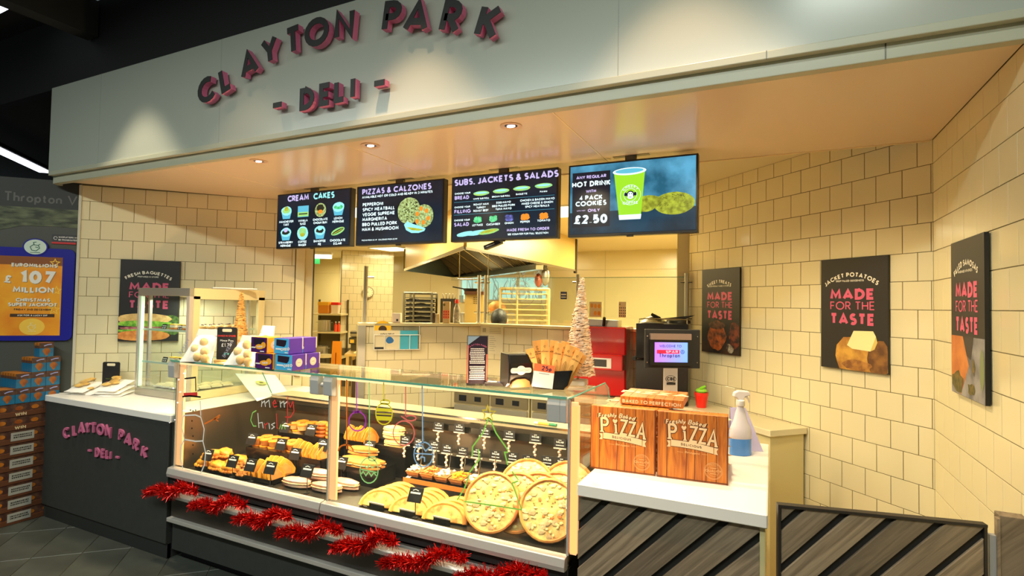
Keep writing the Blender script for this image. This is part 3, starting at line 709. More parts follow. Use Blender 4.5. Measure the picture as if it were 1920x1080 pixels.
# ------------------------------------------------------------------ wall posters
M_pblk = mat('poster_black', (30, 27, 25), .5); M_pedge = mat('poster_edge', (16, 16, 17), .4)
M_pwht = mat('poster_cream', (226, 220, 200), .6); M_ppink = mat('poster_pink', (202, 84, 116), .6)
PM = lambda n, c, alt=None, vs=30: mat(n, c, .55, alt=alt, vscale=vs)
def poster(label, wallo, L, z, title, sub, pic):
    a = wallo.rotation_euler[2]; p = wallo.location
    t = thing('wall_poster', label, 'poster', (p.x + math.cos(a) * L + math.sin(a) * .007, p.y + math.sin(a) * L - math.cos(a) * .007, z), a, 'made for the taste posters')
    W, H = .396, .618
    b = MB(); b.box(0, W, -.014, 0, 0, H); b.build('board', M_pedge, t)
    b = MB(); b.box(.0, W, -.0146, -.014, 0, H); b.build('face', M_pblk, t)
    def tx(items, m_, name='lettering'):
        b = MB()
        for s, u, v, h, wt, sp, al, ar in items: put_text(b, s, (u * W, 0, v * H), (1,0,0), (0,0,1), (0,-1,0), h * H, wt, sp, al, .015, arcr=ar, sx=1)
        b.build(name, m_, t)
    tx([(title, .47, .83, .040, .23, .12, 'c', .25)], M_pwht); tx([(sub, .46, .787, .017, .2, .12, 'c', None)], M_pwht)
    k = 1.0
    b = MB()
    def fit(s, v, h, wt):
        w0 = text_width(s, h * H, wt, .12); tgt = .67 * W
        put_text(b, s, (0, 0, v * H), (tgt / w0, 0, 0), (0,0,1), (0,-1,0), h * H, wt, .12, 'l', .015)
        for i in range(st[0], len(b.v)): b.v[i] = (b.v[i][0] + .155 * W, b.v[i][1], b.v[i][2])
        st[0] = len(b.v)
    st = [0]
    fit('MADE', .625, .098, .26); fit('FOR THE', .535, .075, .13); fit('TASTE', .40, .105, .26)
    b.build('slogan', M_ppink, t)
    def fl(polys, m_, lay, name='picture'):
        b = MB()
        for i, q in enumerate(polys): b.flat([(x * W, zz * H) for x, zz in q], d=lay + i * .00003)
        b.build(name, m_, t)
    pic(fl, tx)
    return t
def clipx(poly): return [(min(max(x, 0.002), .998), min(max(z, 0.002), .998)) for x, z in poly]
def pic_baguette(fl, tx):
    fl([clipx(ell(.42, .275, .46, .07, 22, .03))], PM('bun_tan', (196, 150, 84), (226, 190, 120)), .0150)
    fl([clipx(ell(.4, .215, .46, .04, 26, .12))], PM('lettuce_green', (70, 140, 30), (150, 196, 60), 40), .0153)
    fl([clipx(ell(.44, .16, .42, .022, 18, .1))], PM('ham_red', (120, 40, 44), (186, 120, 120), 40), .0156)
    fl([clipx(ell(.4, .13, .46, .02, 22, .15))], PM('lettuce_green', (70, 140, 30)), .0158)
    fl([clipx(ell(.4, .07, .46, .065, 22, .03))], PM('bun_orange', (190, 110, 44), (220, 150, 70)), .0161)
    fl([clipx(ell(.85, .20, .25, .12, 20, .1))], PM('leaf_dark', (30, 60, 24), (90, 120, 40), 50), .0148)
def pic_sweet(fl, tx):
    fl([rect(.002, .998, .002, .13)], PM('board_brown', (70, 44, 26), (30, 22, 18), 9), .0149)
    fl([clipx(ell(.42, .21, .24, .17, 22, .10))], PM('cake_orange', (170, 84, 30), (60, 30, 16), 26), .0152)
    fl([clipx(ell(.88, .22, .15, .15, 18, .12))], PM('cake_dark', (120, 54, 26), (34, 20, 14), 30), .0154)
    fl([clipx(ell(.42, .33, .2, .045, 16, .2))], PM('choc_top', (44, 24, 18), (96, 60, 40), 40), .0157)
    fl([clipx(ell(.76, .07, .1, .05, 12, .2))], PM('cream_bit', (190, 176, 150), (60, 44, 36), 30), .0159)
def pic_potato(fl, tx):
    fl([clipx(ell(.62, .09, .40, .20, 24, .05, -.2))], PM('potato_gold', (206, 154, 60), (150, 96, 34), 14), .0150)
    fl([clipx(ell(.88, .12, .16, .16, 16, .06))], PM('potato_skin', (90, 54, 22), (140, 94, 40), 18), .0152)
    fl([[(.42,.22),(.52,.35),(.80,.355),(.84,.31),(.76,.18),(.50,.19)]], PM('butter', (240, 224, 160)), .0155)
    fl([[(.76,.18),(.84,.31),(.86,.26),(.82,.20)]], PM('butter_side', (214, 186, 96)), .0157)
    fl([clipx(ell(.56, .05, .22, .045, 14, .12))], PM('potato_dark', (120, 74, 30), (176, 120, 50), 30), .0159)
def pic_samosa(fl, tx):
    fl([rect(.002, .998, .002, .38)], PM('slate_grey', (94, 92, 96), (150, 146, 146), 10), .0149)
    fl([[(.002,.38),(.38,.38),(.56,.20),(.30,.002),(.002,.10)]], PM('samosa_orange', (206, 128, 60), (170, 92, 40), 10), .0152)
    fl([[(.38,.38),(.7,.38),(.62,.24),(.50,.26)]], PM('slate_dark', (52, 46, 44)), .0154)
    fl([clipx(ell(.2, .08, .2, .07, 14, .2)), clipx(ell(.7, .2, .04, .05, 10, .3)), clipx(ell(.62, .06, .1, .04, 10, .3))], PM('herb_green', (62, 66, 24), (120, 96, 40), 50), .0157)
    fl([clipx(ell(.93, .2, .06, .12, 12, .1))], PM('cucumber', (120, 130, 90)), .0158)
poster('black FRESH BAGUETTES poster behind the glass cake cabinet on the left tiled wall', wl, .236, 1.227, 'FRESH BAGUETTES', 'PREPARED IN STORE', pic_baguette)
def along(wo, x, y):
    d = Vector((math.cos(wo.rotation_euler[2]), math.sin(wo.rotation_euler[2]), 0)); return (Vector((x, y, 0)) - Vector((wo.location.x, wo.location.y, 0))).dot(d)
poster('black JACKET POTATOES poster with a buttered potato, between the other two on the right', wa, along(wa, .276, 3.658), 1.228, 'JACKET POTATOES', 'DEEP FILLED GOODNESS', pic_potato)
poster('black SWEET TREATS poster with chocolate cakes, beside the black oven', wa, along(wa, -.466, 4.40), 1.226, 'SWEET TREATS', 'FILLED FRESHLY MADE IN STORE', pic_sweet)
poster('black FILLED SAMOSAS poster on the right side wall', wr, 3.229 - 2.864 , 1.226, 'FILLED SAMOSAS', 'HANDMADE WITH SPICES', pic_samosa)

# lottery poster on the grey wall
t = thing('lottery_poster', 'blue framed orange lottery poster reading £107 MILLION on the grey wall', 'poster', wl.location, rad(45))
def wlp(x, y): p = onz(x, y, 1.5); return p
PX = lambda s_: s_
L_a, L_b = -.62, -.052; z_a, z_b = 1.235, 1.905
b = MB(); b.prism(rrect(L_a, L_b, z_a, z_b, .04), (0,0,0), (1,0,0), (0,0,1), (0,-1,0), .001, .016); b.build('frame', mat('lottery_blue', (26, 26, 140), .35), t)
b = MB(); b.prism(ell(-.29, 1.912, .075, .062, 28), (0,0,0), (1,0,0), (0,0,1), (0,-1,0), .002, .019); b.build('crest_ring', mat('lottery_blue', (26, 26, 140), .35), t)
b = MB(); b.prism(ell(-.29, 1.912, .066, .054, 28), (0,0,0), (1,0,0), (0,0,1), (0,-1,0), .019, .0205)
b.build('crest', mat('crest_pale', (196, 214, 200), .4), t)
def fingers(cz, sc, m_, lay):
    b = MB()
    for pts in ([(-.03,-.0),(-.012,.016),(.018,.012),(.026,-.008),(.006,-.028),(-.02,-.024),(-.03,0)], [(-.006,.012),(-.012,.032),(.006,.036)], [(.016,.012),(.028,.022)], [(.0,.0),(.018,-.004)]):
        for q in stroke_quads([(-.29 + x * sc, cz + z * sc) for x, z in pts], .005 * sc): b.flat([(p.x, p.y) for p in q], d=lay)
    b.box(-.29 - .03 * sc, -.29 + .03 * sc, -lay, -lay + .0004, cz - .042 * sc, cz - .038 * sc)
    return b.build('crest_mark', m_, t)
fingers(1.912, 1.0, mat('crest_green', (40, 96, 80), .5), .0212)
M_or = mat('lottery_orange', (226, 128, 12), .5, alt=(240, 170, 30), vscale=4)
b = MB(); b.box(-.60, -.125, -.0175, -.016, 1.272, 1.842); b.build('sheet', M_or, t)
b = MB(); b.flat(ell(-.29, 1.335, .075, .06, 24), d=.0180); b.build('halo', mat('halo_yellow', (244, 196, 70), .5), t)
fingers(1.335, .8, mat('mark_cream', (236, 220, 160), .5), .0186)
b = MB(); b.box(-.60, -.125, -.0180, -.0176, 1.78, 1.842); b.build('sheet_top', mat('lottery_brown', (132, 74, 22), .5), t)
def lt(items, m_, lay=.0188):
    b = MB()
    for s, x, z, h, wt, sp, al in items: put_text(b, s, (x, 0, z), (1,0,0), (0,0,1), (0,-1,0), h, wt, sp, al, lay, sx=1)
    b.build('lettering', m_, t)
M_lw = mat('lottery_white', (228, 224, 214), .5)
sh = mat('lottery_shadow', (150, 120, 70), .5)
for dx, dz, m_, l_ in ((.004, -.004, sh, .0183), (0, 0, M_lw, .0188)):
    lt([('EUROMILLIONS', -.29 + dx, 1.766 + dz, .026, .26, .12, 'c'), ('107', -.27 + dx, 1.645 + dz, .095, .27, .10, 'c'), ('£', -.44 + dx, 1.648 + dz, .055, .24, .1, 'c'), ('MILLION', -.29 + dx, 1.580 + dz, .044, .26, .1, 'c'),
        ('CHRISTMAS', -.29 + dx, 1.515 + dz, .026, .25, .1, 'c'), ('SUPER JACKPOT', -.29 + dx, 1.482 + dz, .026, .25, .1, 'c')], m_, l_)
lt([('FRIDAY 2ND DECEMBER', -.29, 1.452, .014, .22, .12, 'c')], mat('lottery_dark', (70, 44, 16), .5))
b = MB(); b.flat(rect(-.42, -.16, 1.405, 1.428), d=.0184); b.build('caption_bar', mat('lottery_dark', (70, 44, 16), .5), t)
lt([('ASK FOR A LUCKY DIP', -.29, 1.411, .012, .22, .12, 'c')], M_lw)
b = MB()
for cx, cz, r in ((-.17,1.80,.03),(-.52,1.79,.025),(-.155,1.60,.03),(-.55,1.68,.03),(-.52,1.43,.035),(-.165,1.46,.035),(-.5,1.55,.02)):
    pts = [(cx + (r if i % 2 == 0 else r * .42) * math.sin(PI * i / 5), cz + (r if i % 2 == 0 else r * .42) * math.cos(PI * i / 5)) for i in range(11)]
    for q in stroke_quads(pts, .006): b.flat([(p.x, p.y) for p in q], d=.0182)
b.build('stars', mat('star_yellow', (246, 200, 70), .5), t)
t = thing('warning_sign', 'small dark sign with a red strip and two white lines above the blue lottery frame', 'sign', wl.location, rad(45))
b = MB(); b.box(-.20, -.053, -.006, -.001, 1.948, 2.012); b.build('plate', mat('sign_slate', (52, 52, 56), .5), t)
b = MB(); b.box(-.20, -.053, -.0072, -.006, 1.943, 1.957); b.build('red_strip', mat('sign_red', (180, 40, 40), .5), t)
b = MB(); put_text(b, 'Shoplifters will', (-.155, 0, 1.988), (1,0,0), (0,0,1), (0,-1,0), .0125, .2, .12, 'l', .0068) if False else None
put_text(b, 'SHOPLIFTERS WILL', (-.160, 0, 1.988), (1,0,0), (0,0,1), (0,-1,0), .0105, .22, .1, 'l', .0068); put_text(b, 'BE PROSECUTED', (-.160, 0, 1.968), (1,0,0), (0,0,1), (0,-1,0), .0105, .22, .1, 'l', .0068)
for q in stroke_quads(ell(-.178, 1.985, .011, .011, 10), .003): b.flat([(p.x, p.y) for p in q], d=.0068)
b.build('lettering', M_lw, t)

# ------------------------------------------------------------------ counters
t = thing('left_counter', 'charcoal panelled counter with a white worktop under the glass cake cabinet', 'counter', (-3.95, 2.1, 0))
def lw(poly): return [(x + 3.95, y - 2.1) for x, y in poly]
b = MB(); b.zprism(lw([(-4.67, 2.10), (-3.26, 2.10), (-3.26, 3.30), (-3.60, 3.26), (-4.66, 2.20)]), 0.0, .81); b.build('carcass', M_dark, t)
b = MB()
b.box(-4.67 + 3.95, -3.26 + 3.95, -.014, 0, .09, .808); b.build('front_panel', M_dark, t, bevel=.002)
b = MB(); b.box(-4.63 + 3.95, -3.26 + 3.95, -.002, .02, 0, .085); b.build('plinth', mat('plinth_dark', (40, 42, 40), .5), t)
b = MB(); b.zprism(lw([(-4.75, 2.08), (-3.245, 2.08), (-3.245, 3.34), (-3.56, 3.32), (-4.77, 2.112)]), .812, .855); b.build('worktop', M_wcorian, t, bevel=.004)
# right counter with diagonal planks
M_wood = mat('grey_oak', (112, 100, 84), .55, alt=(72, 62, 52), vscale=9, stretch=(1, 1, 7), bump=.25, bscale=30)
def plank_mat(i):
    m_ = mat('grey_oak_plank_%d' % (i % 3), [(118, 106, 92), (104, 94, 82), (126, 116, 100)][i % 3], .55)
    if not m_.get('done'):
        nt = m_.node_tree; bs = nt.nodes['Principled BSDF']
        tc = nt.nodes.new('ShaderNodeTexCoord'); mp = nt.nodes.new('ShaderNodeMapping'); mp.inputs['Rotation'].default_value = (0, rad(46), 0); mp2 = nt.nodes.new('ShaderNodeMapping'); mp2.inputs['Scale'].default_value = (1.8, 8, 40); nt.links.new(mp.outputs[0], mp2.inputs[0])
        mp.inputs['Location'].default_value = (i * 1.7, 0, i * 2.3)
        nt.links.new(tc.outputs['Object'], mp.inputs[0])
        n = nt.nodes.new('ShaderNodeTexNoise'); n.inputs['Scale'].default_value = 1.6; n.inputs['Detail'].default_value = 8; n.inputs['Distortion'].default_value = .8
        nt.links.new(mp2.outputs[0], n.inputs[0])
        r = nt.nodes.new('ShaderNodeValToRGB'); r.color_ramp.elements[0].position = .34; r.color_ramp.elements[1].position = .62
        k = [1, .86, 1.1][i % 3]
        r.color_ramp.elements[0].color = (*lin((106 * k, 92 * k, 74 * k)), 1); r.color_ramp.elements[1].color = (*lin((142 * k, 125 * k, 102 * k)), 1)
        nt.links.new(n.outputs['Fac'], r.inputs[0]); nt.links.new(r.outputs[0], bs.inputs['Base Color'])
        bp = nt.nodes.new('ShaderNodeBump'); bp.inputs['Strength'].default_value = .35; bp.inputs['Distance'].default_value = .004
        nt.links.new(n.outputs['Fac'], bp.inputs['Height']); nt.links.new(bp.outputs[0], bs.inputs['Normal'])
        m_['done'] = 1
    return m_
def clip_poly(poly, x0, x1, z0, z1):
    def cut(P, f, inter):
        out = []
        for i in range(len(P)):
            a, b_ = P[i - 1], P[i]
            if f(b_):
                if not f(a): out.append(inter(a, b_))
                out.append(b_)
            elif f(a): out.append(inter(a, b_))
        return out
    def ix(v): return lambda a, b_: (v, a[1] + (b_[1] - a[1]) * (v - a[0]) / (b_[0] - a[0]))
    def iz(v): return lambda a, b_: (a[0] + (b_[0] - a[0]) * (v - a[1]) / (b_[1] - a[1]), v)
    P = poly
    for f, g in ((lambda p: p[0] >= x0, ix(x0)), (lambda p: p[0] <= x1, ix(x1)), (lambda p: p[1] >= z0, iz(z0)), (lambda p: p[1] <= z1, iz(z1))):
        P = cut(P, f, g)
        if len(P) < 3: return []
    return P
def planks(parent, x0, x1, z0, z1, pitch, gap, ang, off, th=.012, y=0):
    d = (math.cos(ang), math.sin(ang)); n = (-d[1], d[0]); k = 0
    for i in range(-12, 20):
        c = off + i * pitch
        q = [(c * n[0] - 3 * d[0], c * n[1] - 3 * d[1]), (c * n[0] + 3 * d[0], c * n[1] + 3 * d[1]), ((c + pitch - gap) * n[0] + 3 * d[0], (c + pitch - gap) * n[1] + 3 * d[1]), ((c + pitch - gap) * n[0] - 3 * d[0], (c + pitch - gap) * n[1] - 3 * d[1])]
        P = clip_poly(q, x0, x1, z0, z1)
        if len(P) >= 3:
            b = MB(); b.prism(P, (0, y, 0), (1,0,0), (0,0,1), (0,-1,0), 0, th); b.build('plank', plank_mat(k), parent, bevel=.0015); k += 1
t = thing('right_counter', 'counter clad in diagonal grey wood planks with a white worktop under the pizza boxes', 'counter', (-.69, 2.09, 0))
b = MB(); b.box(0, .655, .012, 1.02, 0, .80); b.build('carcass', mat('carcass_black', (20, 18, 16), .8), t)
planks(t, .0, .655, .0, .802, .103, .025, rad(46), -.0285 - .515, .014, .012)
b = MB(); b.box(.655, .672, 0, 1.04, 0, .803); b.build('end_panel', mat('cream_panel', (206, 192, 140), .5), t)
b = MB(); b.cbox(0, .68, -.022, 1.055, .806, .855, .004); b.build('worktop', M_wcorian, t)
# back counter along the angled wall
t = thing('rear_counter', 'cream counter behind the till display, along the angled tiled wall', 'counter', (-.3, 3.8, 0))
q = [(-.56, 4.40), (-.56, 3.60), (-.02, 3.16), (.06, 3.16), (.19, 3.72)]
q = [(.195, 3.725), (-.005, 3.52), (-.50, 4.01), (-1.75, 4.01), (-1.75, 4.47), (-.64, 4.47)][::-1]
b = MB(); b.zprism([(x + .3, y - 3.8) for x, y in q], .812, .850); b.build('worktop', mat('cream_worktop', (214, 204, 168), .35), t, bevel=.003)
q2 = [(.175, 3.725), (-.005, 3.545), (-.50, 4.035), (-1.74, 4.035), (-1.74, 4.46), (-.62, 4.46)][::-1]
b = MB(); b.zprism([(x + .3, y - 3.8) for x, y in q2], 0, .81); b.build('carcass', mat('cream_panel', (206, 192, 140), .5), t)
# plank gate on the right
ga = math.atan2(.118, .58)
t = thing('counter_gate', 'low gate of diagonal grey wood planks at the lower right', 'gate', (.023, 2.062, 0), ga)
b = MB(); b.box(0, .585, 0, .012, .06, .90); b.build('backing', mat('carcass_black', (20, 18, 16), .8), t)
planks(t, .006, .58, .066, .893, .0965, .022, rad(46.5), -.001 - .4825, .010, 0)
b = MB(); b.box(-.004, .589, -.014, .014, .893, .902); b.box(-.004, .004, -.014, .014, .06, .893); b.box(.580, .588, -.014, .014, .06, .893); b.build('edge_trim', mat('gate_edge_dark', (36, 32, 28), .5), t)
t = thing('gate_post', 'short grey wood post between the plank gate and the right wall', 'post', (.655, 2.19, 0), 0)
b = MB(); b.box(-.022, .045, -.02, .03, 0, .935); b.build('post', plank_mat(1), t, bevel=.002)
b = MB(); b.box(-.046, -.028, -.016, .006, 0, .87); b.build('hinge_strip', M_plasgrey, t)
b = MB(); b.box(-.030, -.022, -.024, .0, 0, .925); b.build('post_edge', plank_mat(0), t)

# ------------------------------------------------------------------ serve-over display case
XL, XR, XM, ZB, ZT = -3.235, -.735, -2.025, .545, 1.19
M_cg = glass('clear_glass', (251, 254, 252)); M_cge = mat('glass_edge_green', (96, 160, 136), .2)
M_led = mat('case_light_strip', (246, 180, 122), .4, emit=.80)
M_well = mat('case_well_steel', (150, 138, 120), .28, metal=.9)
cs = thing('display_case', 'long refrigerated glass serve-over case full of food, red tinsel on its front', 'display case', (-2.0, 2.1, 0))
def C(b, name, m_, **k):
    for i in range(len(b.v)): b.v[i] = (b.v[i][0] + 2.0, b.v[i][1] - 2.1, b.v[i][2])
    return b.build(name, m_, cs, **k)
b = MB(); b.box(XL, XR, 2.11, 2.95, .06, .495); C(b, 'base', M_dark)
b = MB(); b.box(XL + .02, XR - .02, 2.16, 2.9, 0, .06); C(b, 'plinth', M_black)
b = MB(); b.box(XL, XR, 2.098, 2.11, .252, .44); C(b, 'front_panel', mat('case_panel_brown', (60, 52, 44), .35))
b = MB(); b.box(XL, XR, 2.07, 2.11, .235, .258); C(b, 'lower_trim', M_alu, bevel=.003)
for a, c in ((XL, XM - .003), (XM + .003, XR)):
    b = MB(); b.prism([(2.062, .500), (2.058, .520), (2.066, .552), (2.10, .558), (2.10, .495)], (0,0,0), (0,1,0), (0,0,1), (1,0,0), a, c); C(b, 'front_rail', M_alu, bevel=.003)
b = MB(); b.box(XL, XR, 2.085, 2.12, .455, .497); C(b, 'shadow_channel', M_black)
b = MB(); b.prism([(2.035, .395), (2.03, .415), (2.045, .432), (2.10, .432), (2.10, .395)], (0,0,0), (0,1,0), (0,0,1), (1,0,0), XL + .02, XR); C(b, 'bumper_rail', M_alu, bevel=.003)
b = MB(); b.box(XL, XR, 2.10, 2.84, .495, .51); b.box(XL, XR, 2.835, 2.85, .50, .86); b.box(XL, XL + .012, 2.12, 2.84, .5, .86); b.box(XR - .012, XR, 2.12, 2.84, .5, .56); C(b, 'well', M_well)
b = MB(); b.box(XL, XR, 2.80, 2.98, .86, .885); C(b, 'rear_ledge', mat('ledge_cream', (176, 160, 126), .4), bevel=.002)
b = MB(); b.box(XL, XR, 2.795, 2.801, .878, .888); C(b, 'ledge_edge', M_chrome)
b = MB(); b.box(XL + .05, XR - .02, 2.775, 2.80, .80, .835); C(b, 'rear_rail', M_dsteel)
# perforated air strip
b = MB()
n_ = int((XR - XL - .1) / .016)
for i in range(n_):
    x = XL + .06 + i * .016; b.add([(x, 2.122, .523), (x + .007, 2.122, .523), (x + .013, 2.158, .526), (x + .006, 2.158, .526)], [(0, 1, 2, 3)])
C(b, 'air_grille', M_chrome, kind='stuff')
b = MB(); b.box(XL, XR, 2.112, 2.165, .510, .521); C(b, 'air_channel', M_dsteel)
b = MB(); b.box(XL + .03, XR - .02, 2.165, 2.80, .510, .524); C(b, 'deck', mat('deck_dark_steel', (74, 70, 62), .3, metal=.7))
# panes
for a, c in ((XL + .012, XM - .004), (XM + .004, XR - .006)):
    b = MB(); b.box(a, c, 2.080, 2.085, .556, 1.178); C(b, 'front_glass', M_cg)
for a, c in ((XL, XM - .002), (XM + .002, XR)):
    b = MB(); b.box(a, c, 2.062, 2.45, 1.182, 1.189); C(b, 'top_glass', M_cg)
    b = MB(); b.box(a, c, 2.060, 2.0625, 1.1805, 1.1905); C(b, 'glass_edge', M_cge)
for x in (XL - .004, XR):
    b = MB(); b.prism([(2.09, .50), (2.09, 1.180), (2.60, 1.180), (2.66, 1.15), (2.80, .89), (2.90, .52)], (0,0,0), (0,1,0), (0,0,1), (1,0,0), x, x + .006); C(b, 'end_glass', M_cg)
    b = MB(); b.tube([(x + .003, 2.09, 1.181), (x + .003, 2.60, 1.181), (x + .003, 2.66, 1.151), (x + .003, 2.80, .891)], .0035, 6); C(b, 'end_glass_edge', M_cge)
# posts with light strips
for x, w_ in ((XL + .02, .05), (XM + .018, .045), (XR - .0, .03)):
    b = MB(); b.box(x - .004, x + .006, 2.089, 2.135, .556, 1.176); C(b, 'post', M_alu)
    b = MB(); b.box(x + .006, x + w_ + .004, 2.100, 2.112, .565, 1.165); C(b, 'light_strip', M_led)
b = MB(); b.box(XR + .008, XR + .034, 2.10, 2.13, .56, 1.15); C(b, 'end_light', M_led)
for a, c in ((XL + .03, XM - .03), (XM + .03, XR - .03)):
    b = MB(); b.box(a, c, 2.098, 2.118, 1.163, 1.178); C(b, 'top_light', mat('case_top_light', (255, 214, 160), .4, emit=.9))
b = MB(); b.box(XL + .02, XR, 2.44, 2.47, 1.160, 1.181); C(b, 'glass_support', mat('support_peach', (150, 130, 104), .4))
# hinge blocks
for x in (XL + .012, XM - .055, XM + .035, XR - .05, XR - .012):
    wd_ = .036 if x < XR - .03 else .018
    b = MB(); b.prism([(2.125, 1.183), (2.068, 1.183), (2.060, 1.155), (2.064, 1.085), (2.125, 1.075)], (0,0,0), (0,1,0), (0,0,1), (1,0,0), x - wd_, x + wd_ * .6); C(b, 'hinge_block', mat('hinge_grey', (168, 168, 166), .45), bevel=.004)
b = MB(); b.tube([(XM - .02, 2.075, 1.135), (XM + .02, 2.075, 1.135)], .011, 10); b.tube([(XL - .005, 2.075, 1.16), (XL + .02, 2.075, 1.16)], .01, 10); C(b, 'hinge_pin', M_alu, smooth=True)
# legs on the end
b = MB(); b.box(XR - .03, XR + .006, 2.09, 2.14, 0, .50); C(b, 'corner_leg', M_dsteel)
# case lights
for x in (-2.95, -2.32, -1.70, -1.08):
    area('case_light', (x, 2.16, 1.160), (rad(22), 0, 0), .55, .04, 9.5, (1, .74, .44))
for x in (-2.9, -1.4):
    area('case_light_up', (x, 2.125, 1.17), (rad(180), 0, 0), 1.0, .03, 16, (1, .60, .34))
area('case_light', (XM + .06, 2.15, .86), (rad(90), 0, rad(-60)), .03, .55, 1.6, (1, .66, .40))
# ------------------------------------------------------------------ helpers for small goods
def sc(P): return (Vector(P) - CAM).dot(FW) / FPX            # metres per pixel at a point
ORD = ['first', 'second', 'third', 'fourth', 'fifth', 'sixth', 'seventh', 'eighth', 'ninth', 'tenth', 'eleventh', 'twelfth', 'thirteenth', 'fourteenth']
M_paper = mat('white_paper', (236, 232, 224), .7, bump=.12, bscale=25)
M_film = glass('clear_film', (252, 250, 246), .9, .08)
M_pie = mat('pie_pastry', (214, 150, 70), .6, alt=(178, 106, 40), vscale=14)
M_golden = mat('golden_pastry', (228, 158, 40), .5, alt=(186, 104, 24), vscale=16, bump=.2, bscale=60)
M_golden2 = mat('deep_golden_pastry', (230, 142, 28), .5, alt=(176, 86, 16), vscale=16, bump=.2, bscale=60)
M_pale = mat('pale_pastry', (238, 208, 150), .6, alt=(214, 170, 104), vscale=16)
M_breaded = mat('breaded_crust', (196, 128, 52), .8, alt=(150, 88, 34), vscale=40, bump=.5, bscale=90)
M_card = mat('ticket_black', (22, 20, 20), .5); M_cardw = mat('ticket_white', (238, 236, 230), .5)
M_clear = glass('clear_acrylic', (240, 240, 240), 1.0, .05)
M_tray = mat('black_tray', (20, 18, 17), .22)
def quadpatch(b, P, nu, nv, th, fz):
    """a lumpy pillow between four corners; fz(u,v) gives height"""
    P = [Vector(p) for p in P]; n = (P[1] - P[0]).cross(P[3] - P[0]).normalized(); rows = []
    for s_ in (1, -1):
        base = len(b.v)
        for j in range(nv + 1):
            for i in range(nu + 1):
                u, v = i / nu, j / nv
                q = P[0] * (1 - u) * (1 - v) + P[1] * u * (1 - v) + P[2] * u * v + P[3] * (1 - u) * v
                b.v.append(tuple(q + n * (fz(u, v) if s_ == 1 else -th)))
        for j in range(nv):
            for i in range(nu):
                a = base + j * (nu + 1) + i; f = (a, a + 1, a + nu + 2, a + nu + 1)
                b.f.append(f if s_ == 1 else f[::-1]); b.m.append(b.k)
        rows.append(base)
    A, B = rows; w_ = nu + 1
    for i in range(nu):
        for (j, flip) in ((0, False), (nv, True)):
            f = (A + j * w_ + i, A + j * w_ + i + 1, B + j * w_ + i + 1, B + j * w_ + i); b.f.append(f if flip else f[::-1]); b.m.append(b.k)
    for j in range(nv):
        for (i, flip) in ((0, True), (nu, False)):
            f = (A + j * w_ + i, A + (j + 1) * w_ + i, B + (j + 1) * w_ + i, B + j * w_ + i); b.f.append(f if flip else f[::-1]); b.m.append(b.k)
    return b

# ------------------------------------------------------------------ glass cake cabinet on the left counter
cx0, cx1, cy0, cy1, cz0, cz1 = -4.185, -3.60, 2.41, 3.02, .857, 1.63
# (clear of the 45 degree wall behind it: the rear left corner is cut)
t = thing('cake_cabinet', 'steel framed glass cabinet with shelves of cakes standing on the left counter', 'display cabinet', (cx0, cy0, cz0))
CW, CD, CH = cx1 - cx0, cy1 - cy0, cz1 - cz0
foot = [(0, 0), (CW, 0), (CW, CD), (CW - .16, CD), (0, .10)]
b = MB(); b.zprism(foot, 0, .05); b.build('base', M_steel, t, bevel=.003)
b = MB(); b.zprism(foot, CH - .055, CH); b.build('canopy', M_steel, t, bevel=.003)
for i, (x, y, wd_) in enumerate(((0, 0, .022), (CW - .03, 0, .03), (CW - .03, CD - .05, .03), (CW - .16, CD - .03, .02), (0, .075, .02))):
    b = MB(); b.box(x, x + wd_, y, y + wd_, .05, CH - .055); b.build('post', [M_alu, mat('cabinet_cream_frame', (214, 198, 150), .4)][1 if i in (2,) else 0], t)
b = MB(); b.box(CW - .004, CW + .004, .03, .075, .05, CH - .055); b.box(CW - .004, CW + .004, CD - .055, CD, .05, CH - .055); b.box(CW - .004, CW + .004, .03, CD, CH - .075, CH); b.box(CW - .004, CW + .004, .03, CD, 0, .055)
b.build('side_frame', mat('cabinet_cream_frame', (214, 198, 150), .4), t)
b = MB(); b.box(.022, CW - .03, .004, .009, .05, CH - .055); b.build('front_glass', M_cg, t)
b = MB(); b.box(CW - .012, CW - .007, .075, CD - .055, .05, CH - .07); b.build('side_glass', M_cg, t)
b = MB(); b.box(.022, .034, .01, .03, .06, CH - .06); b.build('light_tube', mat('cabinet_tube', (214, 240, 206), .4, emit=.8), t)
shz = (.235, .47)
for z in shz:
    b = MB(); b.zprism([(.03, .03), (CW - .03, .03), (CW - .03, CD - .06), (CW - .16, CD - .06), (.03, .11)], z, z + .006); b.build('shelf', M_cg, t)
    b = MB(); b.box(.03, CW - .03, .026, .032, z - .004, z + .010); b.box(CW - .036, CW - .028, .03, CD - .06, z - .004, z + .01); b.build('shelf_edge', mat('shelf_edge_pale', (190, 206, 190), .3), t)
area('cabinet_light', (cx0 + .3, cy0 + .2, cz1 - .08), (0, 0, 0), .4, .2, 4, (.95, 1, .85))
def cab(x, y, z): return (cx0 + x, cy0 + y, cz0 + z)
